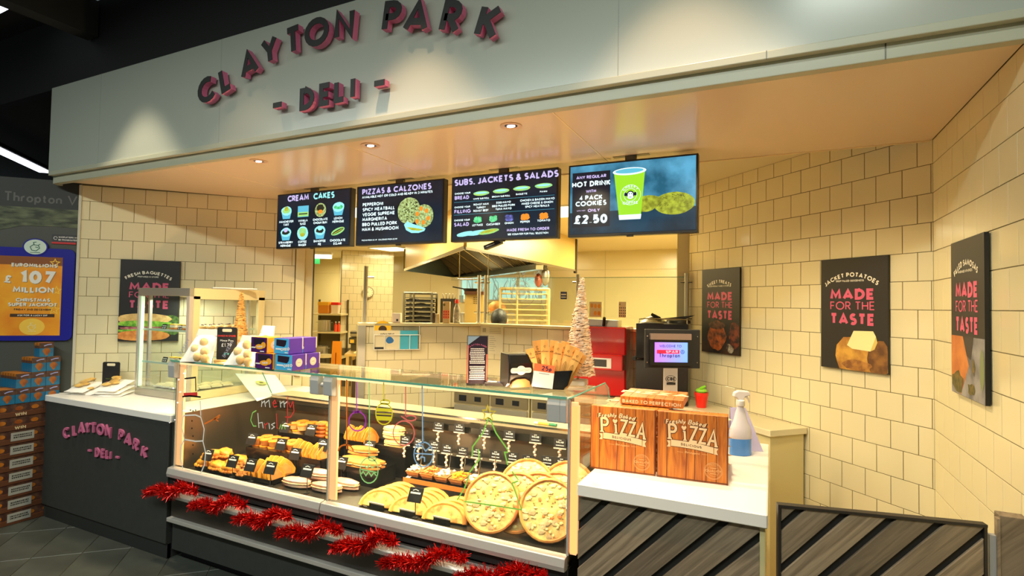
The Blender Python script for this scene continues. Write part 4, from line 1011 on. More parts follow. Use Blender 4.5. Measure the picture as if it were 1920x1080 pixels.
# white lid lying on the cabinet
o = MB().cbox(0, .30, 0, .05, 0, .012, .004).build('paper_strip', M_paper); o.location = (-3.66, 2.62, cz1 + .002); o.rotation_euler = (0, 0, rad(62)); tag(o, 'thin white strip lying on top of the glass cake cabinet', 'strip')
def ticket_small(p, rz, label, cat='ticket', lean=-18, w_=.055, h_=.038, price='£1.35', group=None):
    t = thing('price_ticket', label, cat, p, rz, group)
    b = MB(); b.box(-w_ / 2, w_ / 2, -.0015, 0, 0, h_); o = b.build('card', M_card, t); o.rotation_euler = (rad(lean), 0, 0)
    b = MB(); b.box(-w_ * .4, w_ * .4, -.0022, -.0015, h_ * .62, h_ * .74); put_text(b, price, (0, -.0016, h_ * .15), (1,0,0), (0,0,1), (0,-1,0), h_ * .3, .26, .12, 'c'); o = b.build('print', M_cardw, t); o.rotation_euler = (rad(lean), 0, 0)
    return t
# cakes
def cream_cake(p, label, kind, rz=0, group=None):
    t = thing('cream_cake', label, 'cake', p, rz, group)
    if kind == 'slice':
        b = MB(); b.cbox(-.028, .028, -.02, .02, 0, .014, .003); b.build('base', M_golden, t)
        b = MB(); b.cbox(-.027, .027, -.019, .019, .014, .034, .004); b.build('cream', mat('whipped_cream', (240, 232, 206), .6), t)
        b = MB(); b.cbox(-.028, .028, -.02, .02, .034, .042, .003); b.build('icing', mat('yellow_icing', (246, 196, 50), .35), t)
    elif kind == 'choc':
        b = MB(); b.ball((0, 0, .018), .026, .022, .018, 10, .08, 5); b.build('bun', mat('choux_bun', (206, 168, 110), .6), t, smooth=True)
        b = MB(); b.ball((0, 0, .030), .017, .014, .010, 8, .15, 4); b.build('topping', mat('chocolate', (58, 32, 22), .3), t, smooth=True)
    else:
        b = MB(); b.ball((0, 0, .012), .045, .03, .02, 12, .04, 5); b.build('bun', mat('pale_bun', (226, 206, 160), .6), t, smooth=True)
        b = MB(); b.box(-.036, .036, -.031, -.02, .006, .016); b.build('filling', mat('whipped_cream', (240, 232, 206), .6), t)
    return t
CG = 'cakes in the glass cabinet'
for i, (x, y) in enumerate(((.34, .06), (.41, .07), (.48, .06))):
    cream_cake(cab(x, y, shz[1] + .007), 'yellow iced cream slice on the cabinet top shelf, %s from the left' % ORD[i], 'slice', .1 * i, CG)
for i in range(12):
    r_, c_ = i // 6, i % 6
    cream_cake(cab(CW - .10 - r_ * .06, .10 + c_ * .066, shz[1] + .007), 'chocolate choux bun on the cabinet top shelf, %s back in the %s row' % (ORD[c_], ORD[r_]), 'choc', 0, CG)
for i, (x, y) in enumerate(((.33, .07), (.40, .08), (.47, .06))):
    cream_cake(cab(x, y, shz[0] + .007), 'orange iced cream slice on the cabinet middle shelf, %s from the left' % ORD[i], 'slice', -.1, CG)
for i in range(6):
    cream_cake(cab(.16 + .09 * (i % 3), .09 + .06 * (i // 3), .052), 'pale filled bun on the cabinet floor, %s from the left in the %s row' % (ORD[i % 3], ORD[i // 3]), 'bun', .2, CG)
for i in range(8):
    cream_cake(cab(CW - .09 - .11 * (i % 2), .10 + .09 * (i // 2), .052), 'filled roll on the cabinet floor behind the side glass, %s back in the %s row' % (ORD[i // 2], ORD[i % 2]), 'bun', 1.3, CG)
for i, (x, z) in enumerate(((.24, shz[1]), (.42, shz[1]), (.26, shz[0]), (.44, shz[0]))):
    ticket_small(cab(x, .045, z + .007), 0, 'small black ticket on the cabinet %s shelf, %s' % (('top', 'middle')[i // 2], ('left', 'right')[i % 2]), group='cabinet tickets')

# ------------------------------------------------------------------ bread bags on the left counter
def bread_bag(p, label, rz, tilt=24, L=.27, W=.15, group='bread bags on the left counter', filling=None):
    t = thing('bread_bag', label, 'bread bag', p, rz, group)
    R_ = Matrix.Rotation(rad(tilt), 4, 'X')
    fz = lambda u, v: .028 * (math.sin(PI * u) ** .5) * (math.sin(PI * min(1, v * 1.05)) ** .6 if v < .95 else .1) + random.uniform(-.002, .002)
    b = MB(); quadpatch(b, [(-W / 2, 0, 0), (W / 2, 0, 0), (W / 2, L, 0), (-W / 2, L, 0)], 8, 12, .0, fz); b.xf(R_); b.build('paper', M_paper, t, smooth=True)
    b = MB()
    for k in range(5):
        b.ball((random.uniform(-.035, .035), .05 + .03 * k, .033), .034, .024, .010, 10, .12, 4)
    b.xf(R_); b.build('bread', filling or mat('bread_crust', (222, 190, 110), .6, alt=(196, 150, 70), vscale=20), t, smooth=True)
    b = MB(); quadpatch(b, [(-W * .33, .03, .030), (W * .33, .03, .030), (W * .33, L * .74, .030), (-W * .33, L * .74, .030)], 4, 6, .0, lambda u, v: .016 * math.sin(PI * u) ** .5 * math.sin(PI * v) ** .5 if 0 < u < 1 and 0 < v < 1 else 0); b.xf(R_); b.build('window', M_film, t, smooth=True)
    return t
bb = [((-4.50, 2.235, .857), -12, 'white windowed bread bag at the left end of the left counter, top of its pile', 14, .018), ((-4.46, 2.265, .857), -10, 'white bread bag under the leftmost one on the left counter', 8, 0),
      ((-4.25, 2.30, .857), -2, 'white bread bag beside the cake cabinet, top of its pile', 16, .036), ((-4.235, 2.31, .857), 3, 'white bread bag beside the cake cabinet, middle of its pile', 10, .018), ((-4.225, 2.315, .857), 6, 'white bread bag beside the cake cabinet, bottom of its pile', 5, 0)]
for p, rz, l, ti, dz in bb:
    bread_bag((p[0], p[1] - .06, p[2] + dz), l, rad(25 + rz), ti, .20, .17)
def chalkboard(p, rz, label, lines, w_=.078, h_=.155):
    t = thing('chalkboard_sign', label, 'sign', p, rz)
    pts = rrect(-w_ / 2, w_ / 2, .014, h_, .012)
    b = MB(); b.prism(pts, (0,0,0), (1,0,0), (0,0,1), (0,-1,0), 0, .006); o = b.build('board', M_blackm, t); 
    b = MB(); b.prism(rrect(-w_ * .24, w_ * .24, h_ * .87, h_ * .955, .006), (0,0,0), (1,0,0), (0,0,1), (0,-1,0), .0058, .0066); b.build('handle_slot', mat('slot_cream', (226, 214, 180), .6), t)
    b = MB(); b.cbox(-w_ * .56, w_ * .56, -.022, .022, 0, .018, .003); b.build('wood_foot', mat('pale_wood', (222, 170, 96), .5, var=.15, vscale=20), t)
    for s, z, h, m_ in lines:
        b = MB(); put_text(b, s, (0, 0, z), (1,0,0), (0,0,1), (0,-1,0), h, .14, .16, 'c', .0068); b.build('chalk_writing', m_, t)
    return t
K_r = mat('chalk_red', (230, 60, 50), .7); K_w = mat('chalk_white', (220, 228, 226), .7); K_c = mat('chalk_cyan', (90, 220, 214), .7); K_g = mat('chalk_green', (110, 130, 40), .7)
p = onz(215, 716, .857); s_ = sc((-4.38, 2.42, .9))
chalkboard((-4.385, 2.36, .857), YAW, 'small chalkboard between the bread bags on the left counter', [('FRESH BREAD', .098, .008, K_g), ('Bread Roll', .075, .010, K_r), ('£1.20', .045, .016, K_c)], .125, .225)

# ------------------------------------------------------------------ goods on the top glass of the case
GZ = 1.1905
def pie_bag(px, py, label, hw=.165, hh=.19, lean=10, rz=0):
    p = onz(px, py, GZ); t = thing('mince_pie_bag', label, 'paper bag', p, YAW + rad(rz), 'white paper bags of mince pies')
    sh = lambda z: -.10 * (z / hh) ** 1.5 * -1
    b = MB(); P = [(-hw / 2 - .01, -.028, 0), (hw / 2, -.028, 0), (hw / 2 + .012, .022, hh * .80), (-hw / 2 + .055, .022, hh * .80)]
    quadpatch(b, P, 8, 8, .012, lambda u, v: .020 * (math.sin(PI * u) * math.sin(PI * (.08 + v * .84))) ** .6 + random.uniform(-.002, .002)); b.build('paper', M_paper, t, smooth=True)
    b = MB(); b.hexa([(-hw / 2 + .055, .016, hh * .79), (hw / 2 + .012, .016, hh * .79), (hw / 2 + .012, .030, hh * .79), (-hw / 2 + .055, .030, hh * .79)], [(-hw / 2 + .065, .022, hh), (hw / 2 + .016, .022, hh * .985), (hw / 2 + .016, .028, hh * .985), (-hw / 2 + .065, .028, hh)]); b.build('folded_top', M_paper, t)
    b = MB(); n = Vector((0, -1, .2)).normalized()
    for x, z in ((-.012, .075), (.032, .112), (.045, .06), (.01, .03), (.055, .02)):
        b.ball((x, -.040 + z * .30, z), .026, .014, .028, 10, .04, 5)
    b.build('mince_pies', M_pale, t, smooth=True)
    b = MB(); put_text(b, 'BAKERY', (-hw * .30, -.050 + .02, .085), (.45, .05, .89), (-.86, .12, .45), (-.1, -.98, .1), .020, .12, .14, 'c', .014); b.build('lettering', mat('bag_print', (150, 150, 170), .6), t)
    return t
pie_bag(372, 678, 'white paper bag of mince pies at the left end of the case top', .165, .19)
pie_bag(452, 684, 'white paper bag of mince pies right of the chalkboard, beside the purple boxes', .15, .165)
p = onz(482, 672, GZ); t = pie_bag(488, 668, 'white paper bag of mince pies standing behind the purple boxes', .13, .20)
p = onz(425, 680, GZ)
chalkboard(p, YAW - .05, 'chalkboard reading BAKED IN STORE Mince Pies £1.79 on the case top', [('BAKED IN STORE', .150, .010, K_r), ('Mince Pies', .122, .013, K_w), ('£1.79', .092, .020, K_w), ('v v', .045, .02, K_c)], .118, .205)
# gift biscuit boxes
M_purp = mat('box_purple', (84, 50, 160), .4); M_dpurp = mat('box_dark_purple', (74, 20, 96), .4); M_orgb = mat('box_orange', (246, 170, 40), .45); M_skyb = mat('box_sky_blue', (70, 174, 226), .4)
M_cream = mat('label_cream', (236, 214, 190), .5)
def biscuit_box(p, label, kind, w_=.122, d_=.094, h_=.082, seal=True, rz=0):
    t = thing('biscuit_box', label, 'box', p, rz, 'biscuit gift boxes on the case top')
    side = {'sky': M_purp, 'org': M_orgb}[kind]; front = {'sky': M_skyb, 'org': M_dpurp}[kind]
    b = MB(); b.cbox(0, w_, 0, d_, 0, h_, .002); b.build('carton', side, t)
    b = MB(); b.box(.001, w_ - .001, -.0012, .001, .001, h_ - .001); b.build('front_panel', front, t)
    b = MB(); b.prism([(w_ * .16, h_ * .52), (w_ * .72, h_ * .46), (w_ * .82, h_ * .62), (w_ * .86, h_ * .88), (w_ * .16, h_ * .92)], (0,0,0), (1,0,0), (0,0,1), (0,-1,0), .0010, .0018); b.build('window', mat('box_window_dark', (40, 26, 40), .15), t)
    b = MB()
    if kind == 'sky':
        put_text(b, 'OREO', (w_ * .78, 0, h_ * .22), (1,0,.12), (0,0,1), (0,-1,0), h_ * .19, .3, .08, 'c', .002)
        b.box(w_ * .12, w_ * .5, -.0022, -.0014, h_ * .26, h_ * .36); b.box(w_ * .76, w_ * .96, -.0022, -.0014, h_ * .07, h_ * .13)
    else:
        put_text(b, 'Cadbury', (w_ * .2, 0, h_ * .3), (1,0,.12), (0,0,1), (0,-1,0), h_ * .13, .2, .08, 'c', .002) if False else None
        b.box(w_ * .05, w_ * .3, -.0022, -.0014, h_ * .28, h_ * .36); b.box(w_ * .6, w_ * .85, -.0022, -.0014, h_ * .06, h_ * .12)
    b.build('print', M_cardw, t)
    if kind == 'org':
        b = MB(); b.flat(ell(w_ * .55, h_ * .38, w_ * .26, h_ * .17, 16, .04), d=.0022); b.flat(ell(w_ * .80, h_ * .5, w_ * .15, h_ * .2, 14), d=.0023); b.build('badge', M_orgb, t)
        b = MB(); put_text(b, 'Crunch', (w_ * .56, 0, h_ * .33), (1,0,.08), (0,0,1), (0,-1,0), h_ * .13, .2, .08, 'c', .0026) if False else put_text(b, 'FUDGE', (w_ * .58, 0, h_ * .33), (1,0,.08), (0,0,1), (0,-1,0), h_ * .12, .24, .08, 'c', .0026); b.build('badge_print', M_cardw, t)
    if seal:
        b = MB(); b.prism(ell(d_ * .5, h_ * .48, h_ * .27, h_ * .27, 18), (w_, 0, 0), (0,1,0), (0,0,1), (1,0,0), .0, .0008); b.build('round_seal', M_cream, t)
        b = MB()
        for st in (ell(d_ * .5, h_ * .48, h_ * .22, h_ * .22, 14),):
            for q in stroke_quads(st + [st[0]], .0012): b.flat([(v_.x, v_.y) for v_ in q], (w_, 0, 0), (0,1,0), (0,0,1), (1,0,0), .0010)
        b.box(w_ + .0008, w_ + .001, d_ * .4, d_ * .6, h_ * .46, h_ * .5); b.build('seal_print', mat('seal_grey', (170, 150, 150), .5), t)
    b = MB(); b.box(w_ - .004, w_ + .001, d_ - .004, d_ + .002, h_ * .3, h_ + .002); b.build('flap', M_cream, t)
    return t
Y0 = 2.06
bz = GZ + .001
biscuit_box((-2.362, Y0, bz), 'blue and purple biscuit box, lower front one of four beside the orange boxes', 'sky')
biscuit_box((-2.362, Y0 + .097, bz), 'blue and purple biscuit box, lower rear one of four beside the orange boxes', 'sky')
biscuit_box((-2.372, Y0, bz + .084), 'blue and purple biscuit box, upper front one of four with a plain purple side', 'sky', w_=.105, seal=False)
biscuit_box((-2.372, Y0 + .097, bz + .084), 'blue and purple biscuit box, upper rear one of four with a plain purple side', 'sky', w_=.105, seal=False)
biscuit_box((-2.50, Y0 - .01, bz), 'purple and orange biscuit box at the bottom of the left pair', 'org', w_=.132, seal=False)
biscuit_box((-2.535, Y0 - .01, bz + .084), 'purple and orange biscuit box on top of the left pair', 'org', w_=.12)

# tinsel trees
def tinsel_tree(p, h, r, label, m_, leanx=0, base=True, n=1500):
    t = thing('tinsel_tree', label, 'christmas tree', p, 0)
    random.seed(int(h * 1000)); z0 = h * .10
    b = MB(); b.tube([(0, 0, 0), (leanx * .5, 0, h * .5), (leanx, 0, h)], .0045, 6, rs=[.005, .004, .002]); b.build('stem', mat('tree_stem_gold', (186, 160, 110), .4, metal=.5), t)
    b = MB(); k = int(h / .0052)
    # spiral of wire fringe
    for i in range(n):
        f = (i / n) ** .62; z = h - (h - z0) * f; rr = r * (f * 1.0) + .006; a = i * 2.399
        ca_, sa_ = math.cos(a), math.sin(a); cx_ = leanx * z / h
        r0 = rr * random.uniform(.25, .6); r1 = rr * random.uniform(.85, 1.06); ww = .0016; dz = random.uniform(-.008, .004)
        o_ = (cx_ + r0 * ca_, r0 * sa_, z); e = (cx_ + r1 * ca_, r1 * sa_, z + dz)
        px_, py_ = -sa_ * ww, ca_ * ww
        b.add([(o_[0] - px_, o_[1] - py_, o_[2]), (o_[0] + px_, o_[1] + py_, o_[2] + .001), (e[0] + px_, e[1] + py_, e[2] + .001), (e[0] - px_, e[1] - py_, e[2])], [(0, 1, 2, 3)])
        tx, ty = -sa_ * .010, ca_ * .010
        b.add([(e[0] - tx, e[1] - ty, e[2] + .001), (e[0] + tx, e[1] + ty, e[2] + .003), (e[0] + tx, e[1] + ty, e[2] - .0005), (e[0] - tx, e[1] - ty, e[2] - .002)], [(0, 1, 2, 3)])
    b.build('tinsel_branches', m_, t, kind='stuff')
    if base:
        b = MB(); b.cbox(-.042, .042, -.03, .03, 0, .028, .004); b.build('base_block', M_paper, t)
    else:
        b = MB(); b.lathe([(.03, 0), (.03, .008), (.01, .012)], n=16); b.build('base', mat('tree_stem_gold', (186, 160, 110), .4, metal=.5), t)
    return t
M_tinS = mat('tinsel_champagne', (252, 236, 214), .3, metal=.15, alt=(232, 188, 140), vscale=60)
M_tinG = mat('tinsel_gold', (246, 206, 130), .3, metal=.4, alt=(214, 150, 60), vscale=60)
p = onz(1083, 722, GZ); h_ = (722 - 520) * sc(p)
tinsel_tree(p, h_, .070, 'tall pale tinsel tree on a white block at the right end of the case', M_tinS, -.006 + .02, n=2600)
p = onz(449, 669, GZ); h_ = (669 - 547) * sc(p)
tinsel_tree(p, h_, .052, 'small gold tinsel Christmas tree behind the chalkboard on the case top', M_tinG, 0, False, n=1400)

# leaflet holder
p = onz(894, 722, GZ); s_ = sc(p); t = thing('leaflet_holder', 'upright clear holder with a dark printed menu card on the case top', 'menu holder', p, YAW + rad(6))
W_, H_ = 40 * s_, 93 * s_
b = MB(); b.box(-W_ / 2, W_ / 2, .002, .004, 0, H_); b.build('rear_pane', M_clear, t)
b = MB(); b.box(-W_ / 2, W_ / 2, -.003, -.0015, 0, H_); b.build('front_pane', M_clear, t)
b = MB(); b.hexa([(-W_ / 2, -.03, 0), (W_ / 2, -.03, 0), (W_ / 2, .03, 0), (-W_ / 2, .03, 0)], [(-W_ / 2, -.03, .003), (W_ / 2, -.03, .003), (W_ / 2, .03, .003), (-W_ / 2, .03, .003)]); b.build('foot', M_clear, t)
b = MB(); b.box(-W_ / 2 + .003, W_ / 2 - .003, -.001, .001, .006, H_ - .003); b.build('menu_card', mat('card_dark', (46, 26, 44), .5), t)
b = MB(); b.box(-W_ / 2 + .003, -W_ / 2 + .008, -.0018, -.001, .01, H_ * .8); b.box(W_ / 2 - .008, W_ / 2 - .003, -.0018, -.001, .01, H_ * .62); b.build('card_edge_print', mat('coral', (240, 110, 90), .5), t)
b = MB(); b.add([(-W_/2+.004, -.0016, H_-.004), (W_*.1, -.0016, H_-.004), (-W_/2+.004, -.0016, H_*.80)], [(0,1,2)]); b.build('card_corner', mat('card_steelblue', (150, 176, 196), .5), t)
b = MB(); put_text(b, 'CLAYTON PARK', (0, 0, H_ * .80), (1,0,0), (0,0,1), (0,-1,0), .0075, .2, .18, 'c', .0022, arcr=.07); b.build('heading', M_pinksign, t)
b = MB(); random.seed(4)
for i in range(18):
    z = H_ * (.72 - i * .036); 
    if i == 9: continue
    hw = W_ * random.uniform(.30, .37); x = -hw
    while x < hw:
        l_ = random.uniform(.003, .008); b.box(x, min(x + l_, hw), -.0018, -.0012, z, z + .0042); x += l_ + .0014
b.build('printed_text', M_cardw, t, kind='stuff')
# napkin dispenser
p = onz(966, 725, GZ); s_ = sc(p); t = thing('napkin_dispenser', 'black and chrome napkin dispenser on the case top', 'napkin dispenser', p, YAW + rad(24))
W_, H_ = .112, .158
prof = [(-.050, .02), (-.058, .06), (-.058, .11), (-.046, .150), (.045, .150), (.050, .012), (-.020, .0)]
b = MB(); b.prism([(y, z) for y, z in prof], (0,0,0), (0,1,0), (0,0,1), (1,0,0), -W_ / 2, W_ / 2); b.build('body', M_blackgl, t, bevel=.006)
b = MB(); b.box(-W_ / 2 - .003, -W_ / 2 + .003, -.055, .05, .01, .152) if False else b.prism([(y * 1.04, z) for y, z in prof], (0,0,0), (0,1,0), (0,0,1), (1,0,0), W_ / 2 - .004, W_ / 2 + .004); b.build('side_panel', M_blackm, t, bevel=.002)
b = MB(); b.prism([(-.044, .128), (-.03, .108), (0, .102), (.03, .108), (.044, .128), (.046, .150), (-.046, .150)], (0,-.054,0), (1,0,0), (0,.25,1), (0,-1,0), .0, .006); b.build('upper_napkins', mat('brushed_plate', (190, 170, 150), .3, metal=.7), t)
b = MB(); b.prism([(-.046, .006), (.046, .006), (.04, .030), (.02, .042), (-.02, .042), (-.04, .030)], (0,-.056,0), (1,0,0), (0,-.1,1), (0,-1,0), -.012, .004); b.build('lower_slot', mat('slot_brown', (150, 96, 50), .4), t)
b = MB(); b.prism(rrect(-.050, .050, .068, .090, .010) , (0,-.058,0), (1,0,0), (0,0,1), (0,-1,0), 0, .004); b.prism(ell(0, .079, .022, .020, 18), (0,-.058,0), (1,0,0), (0,0,1), (0,-1,0), .0, .0045); b.build('badge', mat('badge_cream', (216, 206, 196), .4), t, bevel=.001)
b = MB(); pts = [(x, math.sin(x * 120) * .004 + .079) for x in [i * .004 - .04 for i in range(21)]]
for q in stroke_quads(pts, .0016) + stroke_quads([(x, .158 - z) for x, z in pts], .0016): b.flat([(v_.x, v_.y) for v_ in q], (0,-.058,0), (1,0,0), (0,0,1), (0,-1,0), .005)
b.build('badge_pattern', M_plasgrey, t)
# cutlery pouches in a black tub
p = onz(1036, 728, GZ); s_ = sc(p); tp = Vector(p)
t = thing('cutlery_tub', 'black plastic tub holding wrapped wooden cutlery on the case top', 'tub', tp, YAW - rad(10))
b = MB(); b.prism([(-.080, .004), (-.074, .0), (.045, .0), (.070, .02), (.088, .085), (-.090, .070)], (0,-.035,0), (1,0,0), (0,0,1), (0,-1,0), -.004, 0); b.prism([(-.080, .004), (-.074, .0), (.045, .0), (.070, .02), (.088, .085), (-.090, .070)], (0,.035,0), (1,0,0), (0,0,1), (0,-1,0), -.004, 0)
b.box(-.076, .046, -.035, .035, 0, .005); b.hexa([(-.082, -.035, 0), (-.076, -.035, 0), (-.076, .035, 0), (-.082, .035, 0)], [(-.092, -.035, .070), (-.086, -.035, .070), (-.086, .035, .070), (-.092, .035, .070)]); b.hexa([(.045, -.035, 0), (.052, -.035, 0), (.052, .035, 0), (.045, .035, 0)], [(.082, -.035, .083), (.089, -.035, .083), (.089, .035, .083), (.082, .035, .083)]); b.build('tub', M_blackgl, t)
M_kraft = mat('kraft_pouch', (238, 180, 96), .55, alt=(222, 156, 70), vscale=12)
random.seed(11)
fan = [(-.062, -16, .17, 0), (-.052, -9, .20, 1), (-.028, -3, .205, 0), (-.012, 4, .20, 1), (.004, 7, .195, 0), (.020, 10, .20, 1), (.030, 15, .19, 0), (.040, 20, .185, 1), (.048, 25, .175, 0), (.056, 30, .165, 1), (-.040, -12, .19, 1)]
for i, (x, a_, L, row) in enumerate(sorted(fan)):
    c = thing('cutlery_pouch', 'kraft paper cutlery pouch in the black tub, %s from the left' % ORD[i], 'cutlery pouch', tp + Matrix.Rotation(YAW - rad(10), 3, 'Z') @ Vector((x * .9, (-.018, .016)[row] + random.uniform(-.006, .006), .008)), 0, 'wrapped cutlery in the black tub')
    c.rotation_euler = Matrix.Rotation(YAW - rad(10), 3, 'Z').to_euler(); c.rotation_euler.rotate_axis('Y', rad(a_))
    b = MB(); quadpatch(b, [(-.017, 0, 0), (.017, 0, 0), (.0185, 0, L), (-.0185, 0, L)], 2, 4, .002, lambda u, v: .002 * math.sin(PI * u)); b.build('pouch', M_kraft, c)
    b = MB(); put_text(b, 'uGreen', (0, -.003, L * .74), (1,0,0), (0,0,1), (0,-1,0), .0075, .2, .1, 'c', .0008)
    for q in stroke_quads(ell(0, L * .86, .004, .004, 8), .0016): b.flat([(v_.x, v_.y) for v_ in q], (0,-.003,0), (1,0,0), (0,0,1), (0,-1,0), .0008)
    for dx in (-.006, 0, .006):
        for q in stroke_quads([(dx, L * .32), (dx, L * .55), (dx * .3, L * .62)], .001): b.flat([(v_.x, v_.y) for v_ in q], (0,-.003,0), (1,0,0), (0,0,1), (0,-1,0), .0008)
    b.build('print', mat('pouch_print', (90, 60, 20), .6), c)
p = onz(1014, 729, GZ); t = thing('price_card', 'orange and white price card reading 25p leaning on the cutlery tub', 'price card', p, YAW + rad(8))
t.rotation_euler.rotate_axis('X', rad(-10)); t.rotation_euler.rotate_axis('Y', rad(8))
b = MB(); b.box(-.049, .041, -.049, -.048, .003, .070); b.build('card', M_paper, t)
b = MB(); b.box(-.049, .041, -.0492, -.0478, .070, .102); b.build('card_top', mat('price_orange', (250, 110, 60), .5), t)
b = MB(); put_text(b, '25p', (.006, -.0492, .076), (1,0,0), (0,0,1), (0,-1,0), .020, .2, .12, 'c', .0006); b.build('price', mat('price_navy', (46, 20, 60), .5), t)
b = MB(); b.box(-.026, .020, -.0496, -.049, .062, .064); b.build('small_print', M_plasgrey, t)
# black tray with coins or cards
p = onz(934, 723, GZ); t = thing('card_reader', 'flat black gadget with papers on it beside the napkin dispenser', 'gadget', p, YAW + rad(-4))
b = MB(); b.cbox(-.062, .062, -.022, .022, .0, .016, .003); b.build('case', M_blackgl, t)
b = MB(); b.box(-.050, -.006, -.010, .016, .016, .0175); b.build('paper_slip', M_paper, t)
b = MB(); b.box(.0, .03, -.010, .012, .016, .0175); b.build('blue_slip', mat('slip_blue', (120, 120, 200), .5), t)

# ------------------------------------------------------------------ drawings in window marker on the front glass
DR = {}
def draw(name, m_, lines, wpx=3):
    b = MB(); y = 2.0795
    for pl in lines:
        P3 = [ony(x, yy, y) for x, yy in pl]; P2 = [(p.x, p.z) for p in P3]
        for q in stroke_quads(P2, wpx * .0031): b.flat([(v_.x, v_.y) for v_ in q], (0, y, 0), (1,0,0), (0,0,1), (0,-1,0), 0)
    return C(b, name, m_)
def mk(n, c): return mat('marker_' + n, c, .6, emit=.0)
def ep(cx, cy_, rx, ry, a0=0, a1=360, n=18): return [(cx + rx * math.cos(rad(a0 + (a1 - a0) * i / n)), cy_ - ry * math.sin(rad(a0 + (a1 - a0) * i / n))) for i in range(n + 1)]
Z7 = lambda pts: [(300 + x / 3.6, 660 + y / 3.6) for x, y in pts]
draw('marker_writing', mk('white', (236, 232, 224)), [Z7(l) for l in ([(685,370),(688,330)], [(690,345),(705,330),(712,370)], [(712,345),(735,325),(742,375)], [(810,330),(815,375)], [(812,350),(830,335)], [(835,330),(840,375)], [(838,352),(858,335)],
    [(660,412),(668,512)], [(668,480),(690,475),(697,515)], [(735,480),(740,520)], [(775,478),(752,490),(772,505),(752,520)])], 1.7)
draw('marker_writing', mk('red', (236, 60, 56)), [Z7(l) for l in ([(760,350),(785,345),(775,325),(760,345),(770,372),(790,365)], [(868,340),(880,375),(895,335)], [(897,330),(905,400),(880,440),(845,438)], [(705,480),(712,520)], [(708,495),(728,478)], [(785,415),(790,510),(800,520)], [(862,300),(860,480)])], 1.7)
draw('marker_writing', mk('green', (150, 226, 110)), [Z7(l) for l in ([(650,395),(625,410),(612,460),(630,500),(650,500)], [(805,520),(815,490),(822,520),(835,488),(845,522)])], 1.7)
draw('marker_snowman', mk('white', (236, 232, 224)), [Z7(l) for l in ([(165,428),(240,425),(275,440),(298,520),(290,600),(240,603),(165,590),(148,510),(155,440),(165,428)], [(165,590),(140,640),(138,720),(155,790)], [(290,605),(308,680),(300,760),(275,820)], [(150,430),(152,330)], [(275,430),(272,330)])], 2.6)
draw('marker_dots', mk('black', (24, 22, 20)), [Z7([(x, y - 5), (x + 1, y + 5)]) for x, y in ((215,465),(215,515),(222,568),(222,628),(222,688),(205,392),(222,398),(240,392))] + [Z7([(150,302),(200,296),(275,304)]), Z7([(165,180),(240,172),(242,265)])], 3)
draw('marker_hat', mk('red', (236, 60, 56)), [Z7([(160, 288), (252, 286)])], 7)
draw('marker_arm', mk('orange', (236, 120, 30)), [Z7(l) for l in ([(300,485),(360,455),(405,425)], [(370,450),(395,468)], [(362,455),(400,440)])], 2.6)
Z6 = lambda pts: [(600 + x / 2.918, 690 + y / 2.918) for x, y in pts]
draw('bauble_string', mk('orange', (240, 146, 30)), [[(650,712),(650,842)], ep(648, 846, 14, 12, 0, 180)], 2.4)
draw('bauble_string', mk('purple', (190, 60, 200)), [[(668.5,716),(668.5,772)], ep(670, 790, 16, 18), [(662,770),(668,774),(676,770)]], 2)
draw('bauble_string', mk('mint', (176, 240, 150)), [[(692.5,717),(692.5,855)], ep(692, 882, 17, 24), [(676,890),(681,884),(686,892),(691,884),(696,893),(701,886),(707,894)], [(683,872),(688,878),(693,871),(698,878),(703,872)], [(677,880),(706,886)], ep(698, 860, 7, 4)], 1.9)
draw('bauble_string', mk('yellow', (244, 226, 40)), [[(719.5,717),(719.5,752)], ep(720, 776, 15.5, 20), ep(722, 754, 9, 4)], 1.9)
b = MB()
for y0, y1 in ((765, 771), (774.5, 777), (780, 788)):
    P3 = [ony(x, yy, 2.0793) for x, yy in ((706, y0), (734, y0 + 1.5), (734, y1 + 1), (706, y1))]
    b.add([tuple(p) for p in P3], [(3, 2, 1, 0)])
C(b, 'bauble_fill', mk('yellow', (244, 226, 40)))
draw('bauble_string', mk('coral', (244, 120, 110)), [[(760.5,725),(760.5,784)], ep(757, 812, 20, 23), ep(770, 784, 10, 5), [(752,780),(760,786)]] + [[(x, y), (x + 1, y + 1)] for x, y in ((748,808),(755,809),(763,811),(771,812))], 1.9)
draw('bauble_string', mk('sky', (150, 190, 230)), [[(791.5,722),(792.5,832)], ep(794, 852, 18, 23), [(776,850),(812,852)], [(786,862),(790,856),(796,858),(796,866)], [(782,840),(790,834),(798,846),(806,838)]], 2)
draw('marker_star', mk('gold', (240, 210, 50)), [[(914.5,760),(918,771),(929,771),(920.5,778),(924,788),(915,783),(907,787),(909,777),(905,769),(912,769),(914.5,760)]], 1.9)
draw('marker_tree', mk('leaf', (150, 226, 90)), [[(916,784),(905,812),(886,838),(885,856)], [(918,784),(930,812),(953,845)], [(953,848),(946,848),(952,872)], [(897,842),(898,862),(880,886)], [(880,890),(871,915),(857,938)], [(960,884),(972,900)], [(972,902),(960,906),(978,955)], [(870,940),(940,950),(978,956)]], 2)
b = MB(); b.prism([(0, 0)] , (0,0,0),(1,0,0),(0,0,1),(0,-1,0),0,0) if False else None
p = ony(1020, 789, 2.80); q = ony(1034, 791, 2.80)
t = thing('marker_pen', 'white, yellow and green marker pen lying on the ledge inside the case', 'pen', (p.x, 2.84, .8935))
b = MB(); b.tube([(-.05, 0, 0), (.015, 0, 0)], .007, 10); b.build('barrel', mat('pen_yellow', (240, 190, 60), .4), t); b = MB(); b.tube([(.015, 0, 0), (.06, .0, 0)], .0075, 10); b.build('cap', mat('pen_green', (30, 130, 90), .4), t); b = MB(); b.tube([(-.075, 0, 0), (-.05, 0, 0)], .0068, 10); b.build('tip_end', M_paper, t)

